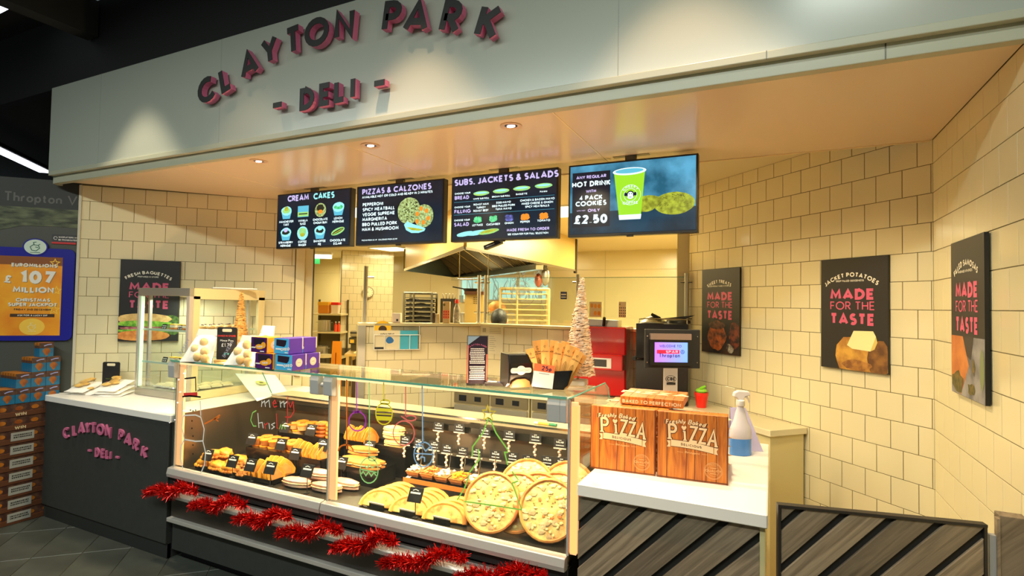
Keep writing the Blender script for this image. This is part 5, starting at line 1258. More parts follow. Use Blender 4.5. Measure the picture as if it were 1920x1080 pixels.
# ------------------------------------------------------------------ fairy lights: tiny bulbs inside the left end of the case
bp_ = [(352,680),(345,700),(335,712),(325,728),(338,735),(333,755),(328,787),(318,792),(345,770)]
for i, (x, y) in enumerate(bp_):
    P = ony(x, y, 2.090); o = MB().ball((0,0,0), .0032, n=6, m=4).build('fairy_light', mat('fairy_white', (255, 240, 255), .3, emit=4)); o.location = P
    tag(o, 'tiny white fairy light by the left hinge of the case, %s from the top' % ORD[i], 'fairy light', 'fairy lights at the left end of the case')

# ------------------------------------------------------------------ red tinsel garland
M_red = mat('tinsel_red', (240, 26, 18), .25, metal=.55, alt=(178, 6, 6), vscale=90)
random.seed(21)
knots = []
for cx, cy_, nx, ny in ((315, 918, 26, 0), (400, 950, 30, 0), (480, 972, 34, 0), (575, 997, 34, 0), (680, 1020, 34, 0), (790, 1052, 40, 0), (930, 1078, 50, 0)):
    pass
knots = [[(275,924),(300,916),(318,925),(345,912),(370,922)], [(358,948),(385,942),(405,952),(430,936),(462,948)], [(443,974),(470,968),(490,980),(515,962),(545,968)], [(522,1000),(550,994),(580,1000),(610,984),(640,996)], [(624,1028),(650,1020),(680,1024),(710,1004),(742,1016)], [(718,1056),(750,1050),(790,1054),(830,1036),(872,1046)], [(850,1088),(890,1074),(930,1082),(975,1068),(1030,1085)]]
for ki, kn in enumerate(knots):
    t_ = thing('tinsel_garland', 'shiny red tinsel bunch on the case rail, %s from the left' % ORD[ki], 'tinsel', ony(kn[2][0], kn[2][1], 2.03), 0, 'red tinsel along the case front')
    o0 = Vector(t_.location); b = MB(); P3 = [ony(x, y, 2.018) - o0 for x, y in kn]
    b.tube([tuple(p) for p in P3], .004, 5); b.build('core', M_red, t_)
    b = MB()
    for i in range(1500):
        f = random.random() * (len(P3) - 1); k = int(f); c_ = P3[k].lerp(P3[k + 1], f - k)
        d = Vector((random.gauss(0, 1), random.gauss(0, 1) * .7, random.gauss(0, 1))).normalized(); L = random.uniform(.028, .056) * (.75 if k in (0, 3) else 1)
        if d.y > .4: d.y *= -1
        e = c_ + d * L; s1 = d.cross(Vector((random.gauss(0,1), random.gauss(0,1), random.gauss(0,1)))).normalized() * .0022
        mid = c_ + d * L * .5 + s1 * random.uniform(-1.5, 1.5)
        b.add([tuple(c_ - s1), tuple(c_ + s1), tuple(mid + s1), tuple(mid - s1), tuple(e + s1 * .4), tuple(e - s1 * .4)], [(0, 1, 2, 3), (3, 2, 4, 5)])
    b.build('tinsel_strands', M_red, t_, kind='stuff')

# ------------------------------------------------------------------ flat paper bag lying on the right end of the left counter
t = thing('pastry_bag', 'large white paper bag with a round green emblem lying beside the cake cabinet', 'paper bag', (-3.29, 2.74, .857), 0)
c4 = [onz(482, 752, .862), onz(538, 733, .875), onz(516, 703, .99), onz(441, 700, .99)]
c4 = [Vector(p) - Vector(t.location) for p in c4]
b = MB(); quadpatch(b, c4, 6, 6, .003, lambda u, v: .012 * math.sin(PI * u) * math.sin(PI * v)); b.build('paper', M_paper, t, smooth=True)
n_ = (c4[1] - c4[0]).cross(c4[3] - c4[0]).normalized(); o_ = (c4[0] + c4[1] + c4[2] + c4[3]) / 4; ax_ = (c4[1] - c4[0]).normalized(); ay_ = n_.cross(ax_)
b = MB(); b.flat(ell(-.02, .01, .042, .042, 20), o_, ax_, ay_, n_, .016); b.build('emblem', mat('emblem_lime', (196, 206, 120), .6), t)
b = MB(); b.flat(ell(-.02, .01, .016, .014, 10), o_, ax_, ay_, n_, .017)
put_text(b, 'CHEEKY COFFEE CO', o_ + ax_ * .09, ay_ * -1, ax_, n_, .010, .16, .12, 'c', .014); b.build('print', mat('emblem_dark', (90, 84, 50), .6), t)
# ------------------------------------------------------------------ food in the case
FZ = .526
def place_tray(name, label, x0, x1, y0, y1, z, h=.02, m_=None, legs=True):
    t = thing('food_tray', label, 'tray', ((x0 + x1) / 2, (y0 + y1) / 2, FZ))
    w_, d_ = (x1 - x0) / 2, (y1 - y0) / 2; zz = z - FZ
    if zz > .03:
        b = MB(); b.hexa([(-w_ * .97, -d_ * .92, 0), (w_ * .97, -d_ * .92, 0), (w_ * .97, d_, 0), (-w_ * .97, d_, 0)], [(-w_, -d_, zz - .004), (w_, -d_, zz - .004), (w_, d_, zz - .004), (-w_, d_, zz - .004)]); b.build('riser', M_tray, t)
    zz = max(zz, .008)
    b = MB(); b.box(-w_, w_, -d_, d_, zz - .004, zz); b.box(-w_, w_, -d_, -d_ + .004, zz, zz + h); b.box(-w_, w_, d_ - .004, d_, zz, zz + h); b.box(-w_, -w_ + .004, -d_, d_, zz, zz + h); b.box(w_ - .004, w_, -d_, d_, zz, zz + h); b.build('tray', m_ or M_tray, t)
    return t
def pie_proto(r=.034, h=.034, m_=None):
    t = thing('round_pie', 'x', 'pie', (0, 0, 0), 0, 'round pies in the case')
    b = MB(); b.lathe([(r * .80, 0), (r * .98, h * .75), (r, h * .8)], n=16); b.build('crust', m_ or M_pie, t, smooth=True)
    b = MB(); b.lathe([(r * 1.03, h * .78), (r * 1.04, h * .95), (r * .9, h * 1.0), (r * .82, h * .93), (r * .15, h * .97), (.001, h * .9)], n=16); b.build('lid', M_golden2, t, smooth=True)
    return t
first = {}
def stamp(key, make, loc, label, rot=(0, 0, 0), group=None):
    if key not in first: first[key] = make(); o = first[key]; o.location = loc; o['label'] = label; o.rotation_euler = rot
    else: o = dup(first[key], label, loc, rot=rot)
    if group: o['group'] = group
    return o
# left module: three stepped trays
P1 = onz(388, 868, FZ); 
place_tray('t', 'black tray of golden pasties at the front of the left case window', -3.15, -2.50, 2.18, 2.37, .535)
place_tray('t', 'black raised tray of round pies in the middle of the left case window', -2.96, -2.34, 2.38, 2.54, .62)
place_tray('t', 'black raised tray of pies and rings at the back of the left case window', -2.90, -2.42, 2.57, 2.73, .685)
def slice_proto(m_):
    t = thing('pastry_slice', 'x', 'pastry', (0, 0, 0))
    b = MB(); b.prism([(-.045, 0), (.045, 0), (.055, .03), (.036, .07), (.012, .096), (-.004, .104), (-.03, .078), (-.052, .035)], (0,0,0), (1,0,0), (0,0,1), (0,-1,0), -.006, .006); b.build('pastry', m_, t, bevel=.003); b = MB(); b.prism([(-.030, .012), (.030, .012), (.034, .04), (0, .078), (-.032, .04)], (0,0,0), (1,0,0), (0,0,1), (0,-1,0), .006, .011); b.prism([(-.030, .012), (.030, .012), (.034, .04), (0, .078), (-.032, .04)], (0,0,0), (1,0,0), (0,0,1), (0,1,0), .006, .009); b.build('filled_middle', M_pie, t, bevel=.002); return t
def fan_row(key, m_, x0, x1, y, z, n, lab, rz=rad(62), group=None):
    for i in range(n):
        x = x0 + (x1 - x0) * i / (n - 1); sc_ = random.uniform(.86, 1.08)
        stamp(key, lambda: slice_proto(m_), (x, y + random.uniform(-.005, .005), z), '%s, %s from the left' % (lab, ORD[i]), (rad(random.uniform(-13, -4)), rad(random.uniform(-9, 9)), rz + rad(random.uniform(-9, 9))), group).scale = (sc_, 1, sc_)
# pasties (lumpy turnovers)
def pasty_proto(m_, s=1):
    t = thing('pasty', 'x', 'pasty', (0,0,0)); b = MB(); b.ball((0, 0, .022 * s), .052 * s, .034 * s, .024 * s, 14, .09, 7); b.build('crust', m_, t, smooth=True)
    b = MB()
    for k in range(9):
        a = PI * k / 8; b.ball((.050 * s * math.cos(a), -.030 * s * math.sin(a) - .004, .012 * s), .010 * s, .010 * s, .008 * s, 7, .1, 4)
    b.build('crimp', m_, t, smooth=True); return t
random.seed(5)
pos = [(-2.885, 2.22, .537, .3), (-2.85, 2.30, .537, 1.1), (-2.87, 2.255, .580, .8), (-2.82, 2.30, .585, -.3), (-2.77, 2.215, .537, -.2), (-2.74, 2.30, .537, .5), (-2.70, 2.30, .560, .2), (-2.66, 2.21, .537, -.1)]
for i, (x, y, z, r_) in enumerate([(x - .22, y, z, r) for x, y, z, r in pos]):
    stamp('pasty', lambda: pasty_proto(M_golden, 1.18), (x, y, z), 'golden pasty in the front tray of the left window, %s from the left' % ORD[i], (0, 0, r_), 'golden pasties in the front tray')
for i, (x, y, z, r_) in enumerate([(-2.82, 2.225, .537, .4), (-2.785, 2.30, .537, 1.0), (-2.765, 2.245, .575, -.3), (-2.74, 2.215, .537, .7), (-2.72, 2.30, .555, 0)]):
    stamp('bread', lambda: pasty_proto(M_breaded, 1.0), (x, y, z), 'brown breaded savoury in the front tray of the left window, %s from the left' % ORD[i], (0, 0, r_), 'breaded savouries in the front tray')
fan_row('sl1', M_golden, -2.69, -2.52, 2.235, .537, 7, 'golden pastry slice at the right end of the front tray', group='pastry slices, front tray')
fan_row('sl2', M_golden, -2.67, -2.54, 2.32, .537, 5, 'golden pastry slice in the second row of the front tray', group='pastry slices, front tray')
n = 0
for lay in range(2):
    for j in range(2):
        for i in range(3):
            x, y = -2.915 + .072 * i, 2.425 + .07 * j; z = .621 + .037 * lay
            stamp('pie', pie_proto, (x + .004 * lay, y, z), 'golden pie in the left stack, middle tray, %s layer, %s row, %s along' % (('lower', 'upper')[lay], ('front', 'rear')[j], ORD[i]), (0, 0, n), 'round pies in the case'); n += 1
for lay in range(2):
    for i in range(3):
        x, y = -2.68 + .07 * (i % 2), 2.425 + .06 * (i // 2)
        stamp('pie', pie_proto, (x, y, .621 + .037 * lay), 'golden round pie beside the slices in the middle tray, %s layer, %s along' % (('lower', 'upper')[lay], ORD[i]), (0, 0, n), 'round pies in the case')
def slice2(): return slice_proto(M_golden2)
fan_row('sl3', M_golden2, -2.54, -2.36, 2.43, .622, 7, 'orange pastry slice at the right of the middle tray, left window', group='pastry slices, middle tray')
for lay in range(2):
    for j in range(2):
        for i in range(2):
            stamp('pieL', lambda: pie_proto(.038, .036, M_pale), (-2.85 + .082 * i + .04 * lay, 2.615 + .075 * j, .686 + .038 * lay), 'pale sided round pie on the back tray, %s layer, %s row, %s' % (('lower', 'upper')[lay], ('front', 'rear')[j], ('left', 'right')[i]), (0, 0, i), 'round pies in the case')
def ring_proto():
    t = thing('pastry_ring', 'x', 'pastry ring', (0,0,0)); b = MB(); b.tube([(.028 * math.cos(a), .028 * math.sin(a), .012) for a in [2 * PI * k / 16 for k in range(16)]], .0125, 8, closed=True); b.build('ring', M_golden2, t, smooth=True); return t
for lay in range(4):
    for i in range(2):
        stamp('ring', ring_proto, (-2.60 + .085 * i, 2.65, .686 + .024 * lay), 'orange pastry ring on the back tray, %s pile, %s from the bottom' % (('left', 'right')[i], ORD[lay]), (0, 0, i), 'pastry rings on the back tray')
# wrapped sandwiches
M_wrap = mat('wrapped_ham', (216, 150, 130), .25, alt=(236, 200, 170), vscale=12, coat=.5)
def roll_proto(m_, w_=.10, fill=None):
    t = thing('filled_roll', 'x', 'sandwich', (0,0,0))
    b = MB(); b.ball((0, 0, .012), w_, .038, .014, 12, .03, 5); b.build('lower_half', m_, t, smooth=True)
    b = MB(); b.ball((0, 0, .026), w_ * .97, .040, .010, 12, .10, 4); b.build('filling', fill or mat('filling_mix', (200, 110, 70), .5, alt=(230, 210, 150), vscale=30), t)
    b = MB(); b.ball((0, 0, .034), w_, .038, .018, 12, .03, 5); b.build('upper_half', m_, t, smooth=True); return t
for i, (x, y, z, r_) in enumerate(((-2.37, 2.24, .527, .1), (-2.34, 2.33, .527, .0), (-2.17, 2.26, .527, .15), (-2.12, 2.35, .527, -.05), (-2.26, 2.29, .575, .05))):
    stamp('wrap', lambda: roll_proto(M_wrap), (x, y, z), 'wrapped ham sandwich at the split between the two case windows, %s from the left' % ORD[i], (0, 0, r_), 'wrapped sandwiches')
# right module, left end: slices, rolls, baguettes
place_tray('t', 'black raised tray of filled baguettes at the left of the right case window', -2.32, -1.97, 2.42, 2.60, .60)
place_tray('t', 'black raised tray of slices and wraps at the back left of the right case window', -2.40, -1.93, 2.63, 2.76, .68)
fan_row('sl4', M_golden2, -2.37, -2.22, 2.68, .682, 6, 'orange pastry slice on the back tray of the right window', group='pastry slices, back tray')
for i in range(4): stamp('wrap2', lambda: roll_proto(M_pale, .075), (-2.05 - .004 * i, 2.68 + .012 * (i % 2), .682 + .026 * i), 'pale folded wrap on the back tray of the right window, %s from the bottom' % ORD[i], (0, 0, .05 * i), 'folded wraps on the back tray')
for i in range(5): stamp('bag', lambda: roll_proto(M_pie, .11), (-2.19 + .09 * (i % 2), 2.475 + .045 * (i // 2), .602 + .045 * (1 if i == 4 else 0)), 'filled baguette on the raised tray by the bauble drawings, %s from the left' % ORD[i], (0, 0, .1), 'filled baguettes')
# calzones: folded pizzas in leaning stacks
M_calz = mat('calzone_crust', (230, 176, 74), .6, alt=(196, 124, 44), vscale=14, bump=.2, bscale=50); M_cfill = mat('calzone_filling', (226, 206, 110), .6, alt=(176, 116, 44), vscale=26)
def calz_proto():
    t = thing('folded_pizza', 'x', 'folded pizza', (0,0,0)); R0 = .105
    pts = [(R0 * math.cos(rad(a)), R0 * .78 * math.sin(rad(a))) for a in range(0, 181, 15)]
    b = MB(); b.prism(pts, (0,0,0), (1,0,0), (0,0,1), (0,-1,0), -.009, .009); b.build('dough', M_cfill, t, bevel=.004)
    b = MB(); b.tube([(x, 0, z) for x, z in pts], .0125, 8); b.build('crust_rim', M_calz, t, smooth=True); return t
for s_i, (x, n_) in enumerate(((-1.767, 4), (-1.58, 4), (-1.385, 3))):
    for k in range(n_):
        stamp('calz', calz_proto, (x + .012 * k, 2.20 + .042 * k, FZ + .004), 'golden folded pizza, %s stack from the left, %s from the front' % (ORD[s_i], ORD[k]), (rad(-30 + 4 * k), 0, rad(8)), 'folded pizzas in the right window')
    t = thing('pizza_cradle', 'dark holder under the %s stack of folded pizzas' % ORD[s_i], 'holder', (x, 2.185, FZ))
    b = MB(); b.box(-.045, .045, -.006, 0, 0, .030); b.build('front', M_tray, t); b = MB(); b.box(-.047, .047, -.009, -.004, .028, .034); b.build('lip', M_cream, t)
# whole pizzas
M_pz = mat('pizza_cheese', (230, 204, 128), .55, alt=(206, 150, 74), vscale=22, bump=.35, bscale=50); M_pcr = mat('pizza_crust', (214, 156, 76), .6, alt=(180, 98, 36), vscale=12)
M_mush = mat('mushroom', (208, 184, 136), .6, alt=(176, 146, 100), vscale=30); M_ham = mat('pale_ham', (232, 184, 140), .5); M_herb = mat('herbs', (150, 140, 60), .7); M_pepr = mat('tomato_sauce', (226, 120, 50), .5)
def pizza_proto(kind):
    random.seed(30 + kind); t = thing('pizza', 'x', 'pizza', (0,0,0)); R0 = .134
    b = MB(); b.lathe([(R0 * .9, 0), (R0 * .97, .004), (R0 * .96, .010), (0, .010)], n=28); b.build('base', M_pz, t, smooth=True)
    b = MB(); b.tube([(R0 * .95 * math.cos(a), R0 * .95 * math.sin(a), .010) for a in [2 * PI * k / 28 for k in range(28)]], .0085, 7, closed=True); b.build('crust', M_pcr, t, smooth=True)
    def scat(n, r_, m_, nm, h_=.004, dens=.85):
        b = MB()
        for _ in range(n):
            a = random.uniform(0, 6.283); q = R0 * dens * math.sqrt(random.random()); b.ball((q * math.cos(a), q * math.sin(a), .012), r_ * random.uniform(.6, 1.2), r_ * random.uniform(.5, 1), h_, 6, .2, 3)
        b.build(nm, m_, t, kind='stuff')
    scat(34, .005, M_herb if kind != 1 else M_pepr, 'herbs', .002); scat(15, .019, M_mush if kind == 0 else M_ham, 'topping', .0025)
    scat(40, .010, mat('grated_cheese', (246, 224, 150), .6), 'grated_cheese', .0035); scat(9, .012, M_pepr, 'sauce_spots', .002)
    return t
M_filmw = glass('wrap_film', (250, 250, 250), 1.0, .12, 1.5)
pz = [(-1.15, 2.235, 0, -4), (-1.05, 2.285, 1, -4), (-.965, 2.335, 0, -4), (-.885, 2.27, 0, -4), (-.89, 2.385, 2, -4), (-1.07, 2.44, 1, -4), (-.88, 2.50, 2, -4)]
for i, (x, y, kd, rz) in enumerate(pz):
    lab = 'whole cheese pizza leaning in the front row of the right window, %s from the left' % ORD[i] if i < 5 else 'whole wrapped pizza leaning in the rear row of the right window, %s from the left' % ORD[i - 5]
    zc = FZ + (.124 if i < 5 else .152); tilt = 64 if i < 5 else 52
    stamp('pz%d' % kd, lambda: pizza_proto(kd), (x, y, zc), lab, (rad(tilt), 0, rad(rz + 14)), 'whole pizzas in the right window')
# holder for the pizzas so that they lean on something
t = thing('pizza_rack', 'black stepped rack behind the leaning whole pizzas', 'rack', (-.95, 2.575, FZ))
b = MB(); b.hexa([(-.16, -.03, 0), (.18, -.03, 0), (.18, .0, 0), (-.16, .0, 0)], [(-.16, -.02, .05), (.18, -.02, .05), (.18, .0, .05), (-.16, .0, .05)]); b.build('wedge', M_tray, t)
b = MB(); b.box(-.16, .18, .0, .008, .0, .14); b.build('back_board', M_tray, t)
# salad bar: long black riser with white bowls
t = thing('salad_riser', 'long black riser carrying the fillings bowls in the right case window', 'riser', (-1.43, 2.475, FZ))
b = MB(); b.hexa([(-.30, -.13, 0), (.16, -.13, 0), (.16, .11, 0), (-.30, .11, 0)], [(-.32, -.10, .105), (.18, -.10, .105), (.18, .11, .130), (-.32, .11, .130)]); b.build('body', M_tray, t, bevel=.003)
b = MB(); b.box(-.32, .18, -.105, -.10, .085, .110); b.build('front_lip', mat('copper_glow', (196, 130, 70), .3, metal=.6), t)
M_bowl = mat('bowl_glass', (150, 96, 50), .12, spec=.8)
fl = [('white chopped onion', (226, 224, 200), (196, 204, 170)), ('orange grated carrot', (226, 110, 40), (244, 150, 70)), ('white grated cheese', (238, 234, 226), (214, 208, 196)), ('yellow sweetcorn', (246, 190, 20), (230, 150, 10)), ('creamy coleslaw', (240, 232, 214), (220, 200, 170)), ('green cucumber chunks', (206, 216, 170), (130, 150, 80)), ('creamy egg mayonnaise', (240, 226, 160), (226, 196, 110)), ('dark red beetroot', (120, 20, 40), (160, 50, 60)), ('sliced black olives', (40, 30, 30), (70, 60, 50)), ('red peppers', (200, 50, 30), (230, 90, 40))]
for i, (nm_, c1, c2) in enumerate(fl):
    x = -1.70 + .088 * i; y = 2.42
    if i > 5: break
    t = thing('filling_bowl', 'square glass bowl of %s on the black riser' % nm_, 'bowl', (x, y, FZ + .118)); t.rotation_euler = (rad(6), 0, 0)
    b = MB(); b.hexa([(-.030, -.032, 0), (.030, -.032, 0), (.030, .05, 0), (-.030, .05, 0)], [(-.041, -.042, .030), (.041, -.042, .030), (.041, .06, .030), (-.041, .06, .030)]); b.build('bowl', M_bowl, t)
    b = MB(); random.seed(60 + i)
    for _ in range(26): b.ball((random.uniform(-.032, .032), random.uniform(-.034, .048), .032 + random.uniform(0, .008)), .009, .007, .005, 6, .25, 3)
    fo = b.build('filling', mat('filling_' + nm_.replace(' ', '_'), c1, .5, alt=c2, vscale=40), t, kind='stuff')
    b = MB(); b.tube([(.01, .02, .03), (.02, .03, .09), (.012, .05, .15)], .0025, 6); b.build('spoon', M_chrome, fo)
# tickets on clear spiral stems
def ticket_proto():
    t = thing('food_ticket', 'x', 'food ticket', (0,0,0))
    b = MB(); b.box(-.033, .033, -.002, 0, .075, .122); b.build('card', M_card, t)
    b = MB(); b.box(-.034, .034, -.004, .001, .069, .0745); b.build('card_holder', M_cream, t)
    b = MB(); put_text(b, 'SALAD', (0, 0, .100), (1,0,0), (0,0,1), (0,-1,0), .0085, .28, .14, 'c', .0025); put_text(b, 'BAR', (0, 0, .112), (1,0,0), (0,0,1), (0,-1,0), .005, .24, .14, 'c', .0025, arcr=.03); b.box(-.022, .022, -.0026, -.002, .086, .089) ; b.build('print', M_cardw, t)
    b = MB()
    for k in range(5): b.ball((.003 * (-1) ** k, -.002, .008 + .0145 * k), .0085, .006, .0085, 8, .05, 4)
    b.build('clear_stem', mat('stem_clear', (226, 212, 200), .12, spec=.8, alt=(180, 140, 120), vscale=50), t, smooth=True); return t
TK = {'Green Pepper': 0}
rowA = [(821,800),(860,803),(908,810),(954,816),(1003,822),(1049,832)]
rowB = [(758,826),(784,831),(813,836),(837,842),(866,847),(893,850),(928,854),(960,858),(989,863),(1025,865),(1052,868)]
for ri, (row, Y) in enumerate(((rowA, 2.73), (rowB, 2.60))):
    for i, (x, y) in enumerate(row):
        P = ony(x, y, Y)
        stamp('tick', ticket_proto, (P.x, Y, P.z - .098), 'black salad ticket on a clear stem, %s row, %s from the left' % (('back', 'front')[ri], ORD[i]), (rad(-6), 0, rad(4)), 'food tickets of the salad bar')
b = MB(); b.box(-1.75, -.76, 2.715, 2.745, .66, .672)
t = thing('ticket_shelf', 'dark back shelf carrying the row of black tickets on clear stems', 'shelf', (-1.25, 2.73, FZ))
b = MB(); b.box(-.52, .50, .0, .06, 0, .145); b.build('ledge', M_tray, t)
b = MB(); b.box(-.30, .50, -.135, -.0, 0, .122); b.build('front_ledge', M_tray, t)
# slanted tickets in the left module and on the folded pizzas
def slant_ticket(px, py, Y, label, w_=.074, h_=.066, price='£1.99', tall=.0):
    P = ony(px, py, Y); zb = FZ + .01
    t = thing('price_ticket', label, 'price ticket', (P.x, Y, zb), rad(6), 'black price tickets in the case')
    zc = P.z - zb
    b = MB(); b.prism([(-w_ / 2 - .004, -h_ / 2), (w_ / 2 - .004, -h_ / 2), (w_ / 2 + .006, h_ / 2), (-w_ / 2 + .006, h_ / 2)], (0, 0, zc), (1,0,0), (0,.25,1), (0,-1,0), 0, .002); b.build('card', M_card, t)
    b = MB(); put_text(b, price, (0, 0, zc - h_ * .34), (1,0,0), (.15,.25,1), (0,-1,0), h_ * .24, .28, .12, 'c', .0026); b.flat([(-w_ * .36, h_ * .08), (w_ * .36, h_ * .08), (w_ * .38, h_ * .2), (-w_ * .34, h_ * .2)], (0, 0, zc), (1,0,0), (0,.25,1), (0,-1,0), .0026)
    for q in stroke_quads([(-w_ * .2, h_ * .30), (0, h_ * .38), (w_ * .22, h_ * .30)], .003): b.flat([(v_.x, v_.y) for v_ in q], (0, 0, zc), (1,0,0), (0,.25,1), (0,-1,0), .0026)
    b.build('print', M_cardw, t)
    b = MB(); b.tube([(0, .003, 0), (0, .002, zc - h_ * .45)], .0022, 6); b.box(-.012, .012, -.008, .012, -.003, .002); b.build('spike', M_blackm, t); return t
for px, py, Y, l, pr in ((472, 823, 2.39, 'on the pies at the left of the middle tray', '£1.29'), (527, 833, 2.385, 'between the two pie stacks of the middle tray', '£1.39'), (553, 851, 2.375, 'before the orange slices of the middle tray', '£1.49'),
        (535, 801, 2.575, 'on the left pies of the back tray', '£1.99'), (583, 806, 2.575, 'between the pies and rings of the back tray', '£1.59'), (390, 853, 2.19, 'at the left end of the front tray', '£1.29'), (436, 865, 2.165, 'on the pasties of the front tray', '£1.39'), (470, 872, 2.16, 'between pasties and breaded savouries', '£1.39'), (507, 877, 2.155, 'on the breaded savouries of the front tray', '£1.25'),
        (576, 883, 2.17, 'before the wrapped sandwiches', '£2.99'), (692, 837, 2.60, 'on the pale wraps of the back tray', '£2.49'), (640, 868, 2.40, 'on the filled baguettes', '£2.79'), (605, 835, 2.43, 'beside the post between the windows', '£1.49'), (779, 928, 2.165, 'on the middle stack of folded pizzas', '£1.99')):
    slant_ticket(px, py, Y, 'black slanted price ticket ' + l, price=pr)

# ------------------------------------------------------------------ pizza boxes on the right counter
def wood_print():
    mt = mat('pizza_box_wood', (206, 120, 40), .5)
    nt = mt.node_tree; bs = nt.nodes['Principled BSDF']; tc = nt.nodes.new('ShaderNodeTexCoord'); mp = nt.nodes.new('ShaderNodeMapping'); mp.inputs['Scale'].default_value = (60, 60, 5)
    nt.links.new(tc.outputs['Object'], mp.inputs[0]); n = nt.nodes.new('ShaderNodeTexNoise'); n.inputs['Scale'].default_value = 1.0; n.inputs['Detail'].default_value = 6; n.inputs['Distortion'].default_value = 1
    nt.links.new(mp.outputs[0], n.inputs[0]); r = nt.nodes.new('ShaderNodeValToRGB'); r.color_ramp.elements[0].position = .32; r.color_ramp.elements[1].position = .66
    r.color_ramp.elements[0].color = (*lin((150, 72, 20)), 1); r.color_ramp.elements[1].color = (*lin((216, 128, 42)), 1)
    nt.links.new(n.outputs['Fac'], r.inputs[0]); nt.links.new(r.outputs[0], bs.inputs['Base Color']); return mt
M_bw = wood_print(); M_bline = mat('box_line_brown', (92, 42, 14), .6); M_bcream = mat('box_print_cream', (244, 206, 156), .6); M_bdark = mat('box_outline_brown', (70, 30, 12), .6)
def pizza_box(p, rz, label, Wd=.272, H=.270, D=.036, upright=True, rot=None, prints=True):
    t = thing('pizza_box', label, 'pizza box', p, rz, 'pizza boxes on the right counter')
    if rot: t.rotation_euler = rot
    b = MB(); b.cbox(0, Wd, 0, D, 0, H, .002); b.build('carton', M_bw, t)
    b = MB(); vl = [.14, .42, .54, .70, .84]
    for i, f in enumerate(vl):
        for q in stroke_quads([(Wd * f, .004), (Wd * f + .001, H * .5), (Wd * f - .0005, H - .003)], .0026): b.flat([(v_.x, v_.y) for v_ in q], d=.0004)
    b.box(.002, Wd - .002, -.0006, 0, .003, .0065); b.box(.0, .002, -.0006, 0, 0, H); b.box(Wd - .004, Wd - .001, -.0006, 0, 0, H); b.box(Wd, Wd + .0006, .004, .006, 0, H); b.build('plank_lines', M_bline, t)
    if not prints: return t
    def glyph_set(grow, lay, m_, nm):
        b = MB()
        # PIZZA with slab feet
        xs = [(.17, 'P', .60, .22), (.385, 'i', .595, .18), (.47, 'Z', .585, .22), (.60, 'Z', .575, .21), (.73, 'A', .56, .22)]
        for fx, ch, fz, fh in xs:
            o_ = (Wd * fx, 0, H * fz); h = H * fh
            if ch == 'P': S_ = [[(.05,0),(.0,1)], arcs([(0,.97)], .26, .72, .22, .25)]
            if ch == 'i': S_ = [[(.1,0),(.06,.72)]]
            if ch == 'Z': S_ = [[(.0,1),(.44,.98),(.04,.02),(.46,0)]]
            if ch == 'A': S_ = [[(.0,0),(.34,1),(.48,-.06)], [(.12,.3),(.42,.28)]]
            wt = .17 + grow
            for st in S_:
                for q in stroke_quads([(x, y) for x, y in st], wt): b.flat([(v_.x * h, v_.y * h) for v_ in q], o_, (1,0,0), (0,0,1), (0,-1,0), lay)
            feet = {'P': [(-.1, .2, 0)], 'i': [(-.05, .25, 0), (-.08, .14, .72)], 'Z': [], 'A': [(-.1, .1, 0), (.38, .6, -.06)]}[ch]
            for x0, x1, y in feet:
                for q in stroke_quads([(x0 - grow / 2, y), (x1 + grow / 2, y)], .09 + grow): b.flat([(v_.x * h, v_.y * h) for v_ in q], o_, (1,0,0), (0,0,1), (0,-1,0), lay + .00003)
        b.flat([(Wd * .385 + x * .011 * (1 + grow), H * .775 + y * .011 * (1 + grow)) for x, y in ((0,-1),(.9,.1),(.85,.7),(.45,.9),(0,.5),(-.45,.9),(-.85,.7),(-.9,.1))], d=lay)
        put_text(b, 'Freshly Baked', (Wd * .40, 0, H * .835), (1,0,0), (0,0,1), (0,-1,0), H * .075, .20 + grow * .7, .04 if grow else .06, 'c', lay, arcr=.4, shear=.25)
        # ribbon
        e = grow * .02; R_ = []
        top = [(Wd * (.20 + .6 * f) , H * (.575 + .03 * math.sin(PI * f) * 0 - .055 * f * f + .01)) for f in [k / 8 for k in range(9)]]
        bot = [(x, z - H * .095) for x, z in top]
        b.flat([(x, z + e) for x, z in top] + [(x, z - e) for x, z in bot[::-1]], d=lay)
        b.flat([(Wd * .14 - e, H * .57), (Wd * .19, H * .57), (Wd * .19, H * .475), (Wd * .14 - e, H * .475), (Wd * .165, H * .52)], d=lay); b.flat([(Wd * .81, H * .525), (Wd * .87 + e, H * .52), (Wd * .845, H * .475), (Wd * .865 + e, H * .425), (Wd * .81, H * .43)], d=lay)
        b.build(nm, m_, t)
    def arcs(pre, cx, cz, rx, rz_): return pre + [(.26, .97)] + arc(.26, .72, .2, .25, 90, -90, 6) + [(.04, .47)]
    glyph_set(.09, .0009, M_bdark, 'print_outline'); glyph_set(0, .0013, M_bcream, 'print')
    b = MB(); put_text(b, 'DELICIOUS', (Wd * .49, 0, H * .505), (1,0,-.06), (0,0,1), (0,-1,0), H * .036, .18, .3, 'c', .0018); b.build('ribbon_print', M_bdark, t)
    b = MB(); put_text(b, 'Bon', (Wd * .43, 0, H * .405), (1,0,0), (0,0,1), (0,-1,0), H * .034, .2, .08, 'c', .0012, shear=.3); put_text(b, 'Appetit', (Wd * .54, 0, H * .40), (1,0,0), (0,0,1), (0,-1,0), H * .034, .2, .06, 'c', .0012, shear=.3)
    for x0, x1 in ((.29, .38), (.64, .72)):
        for q in stroke_quads([(Wd * x0, H * .415), (Wd * x1, H * .412)], .0014): b.flat([(v_.x, v_.y) for v_ in q], d=.0012)
    cx, cz = Wd * .80, H * .185
    for r_, w2 in ((.033, .0014), (.030, .001), (.021, .001)):
        for q in stroke_quads(ell(cx, cz, r_, r_, 26) + [(cx + r_, cz)], w2): b.flat([(v_.x, v_.y) for v_ in q], d=.0012)
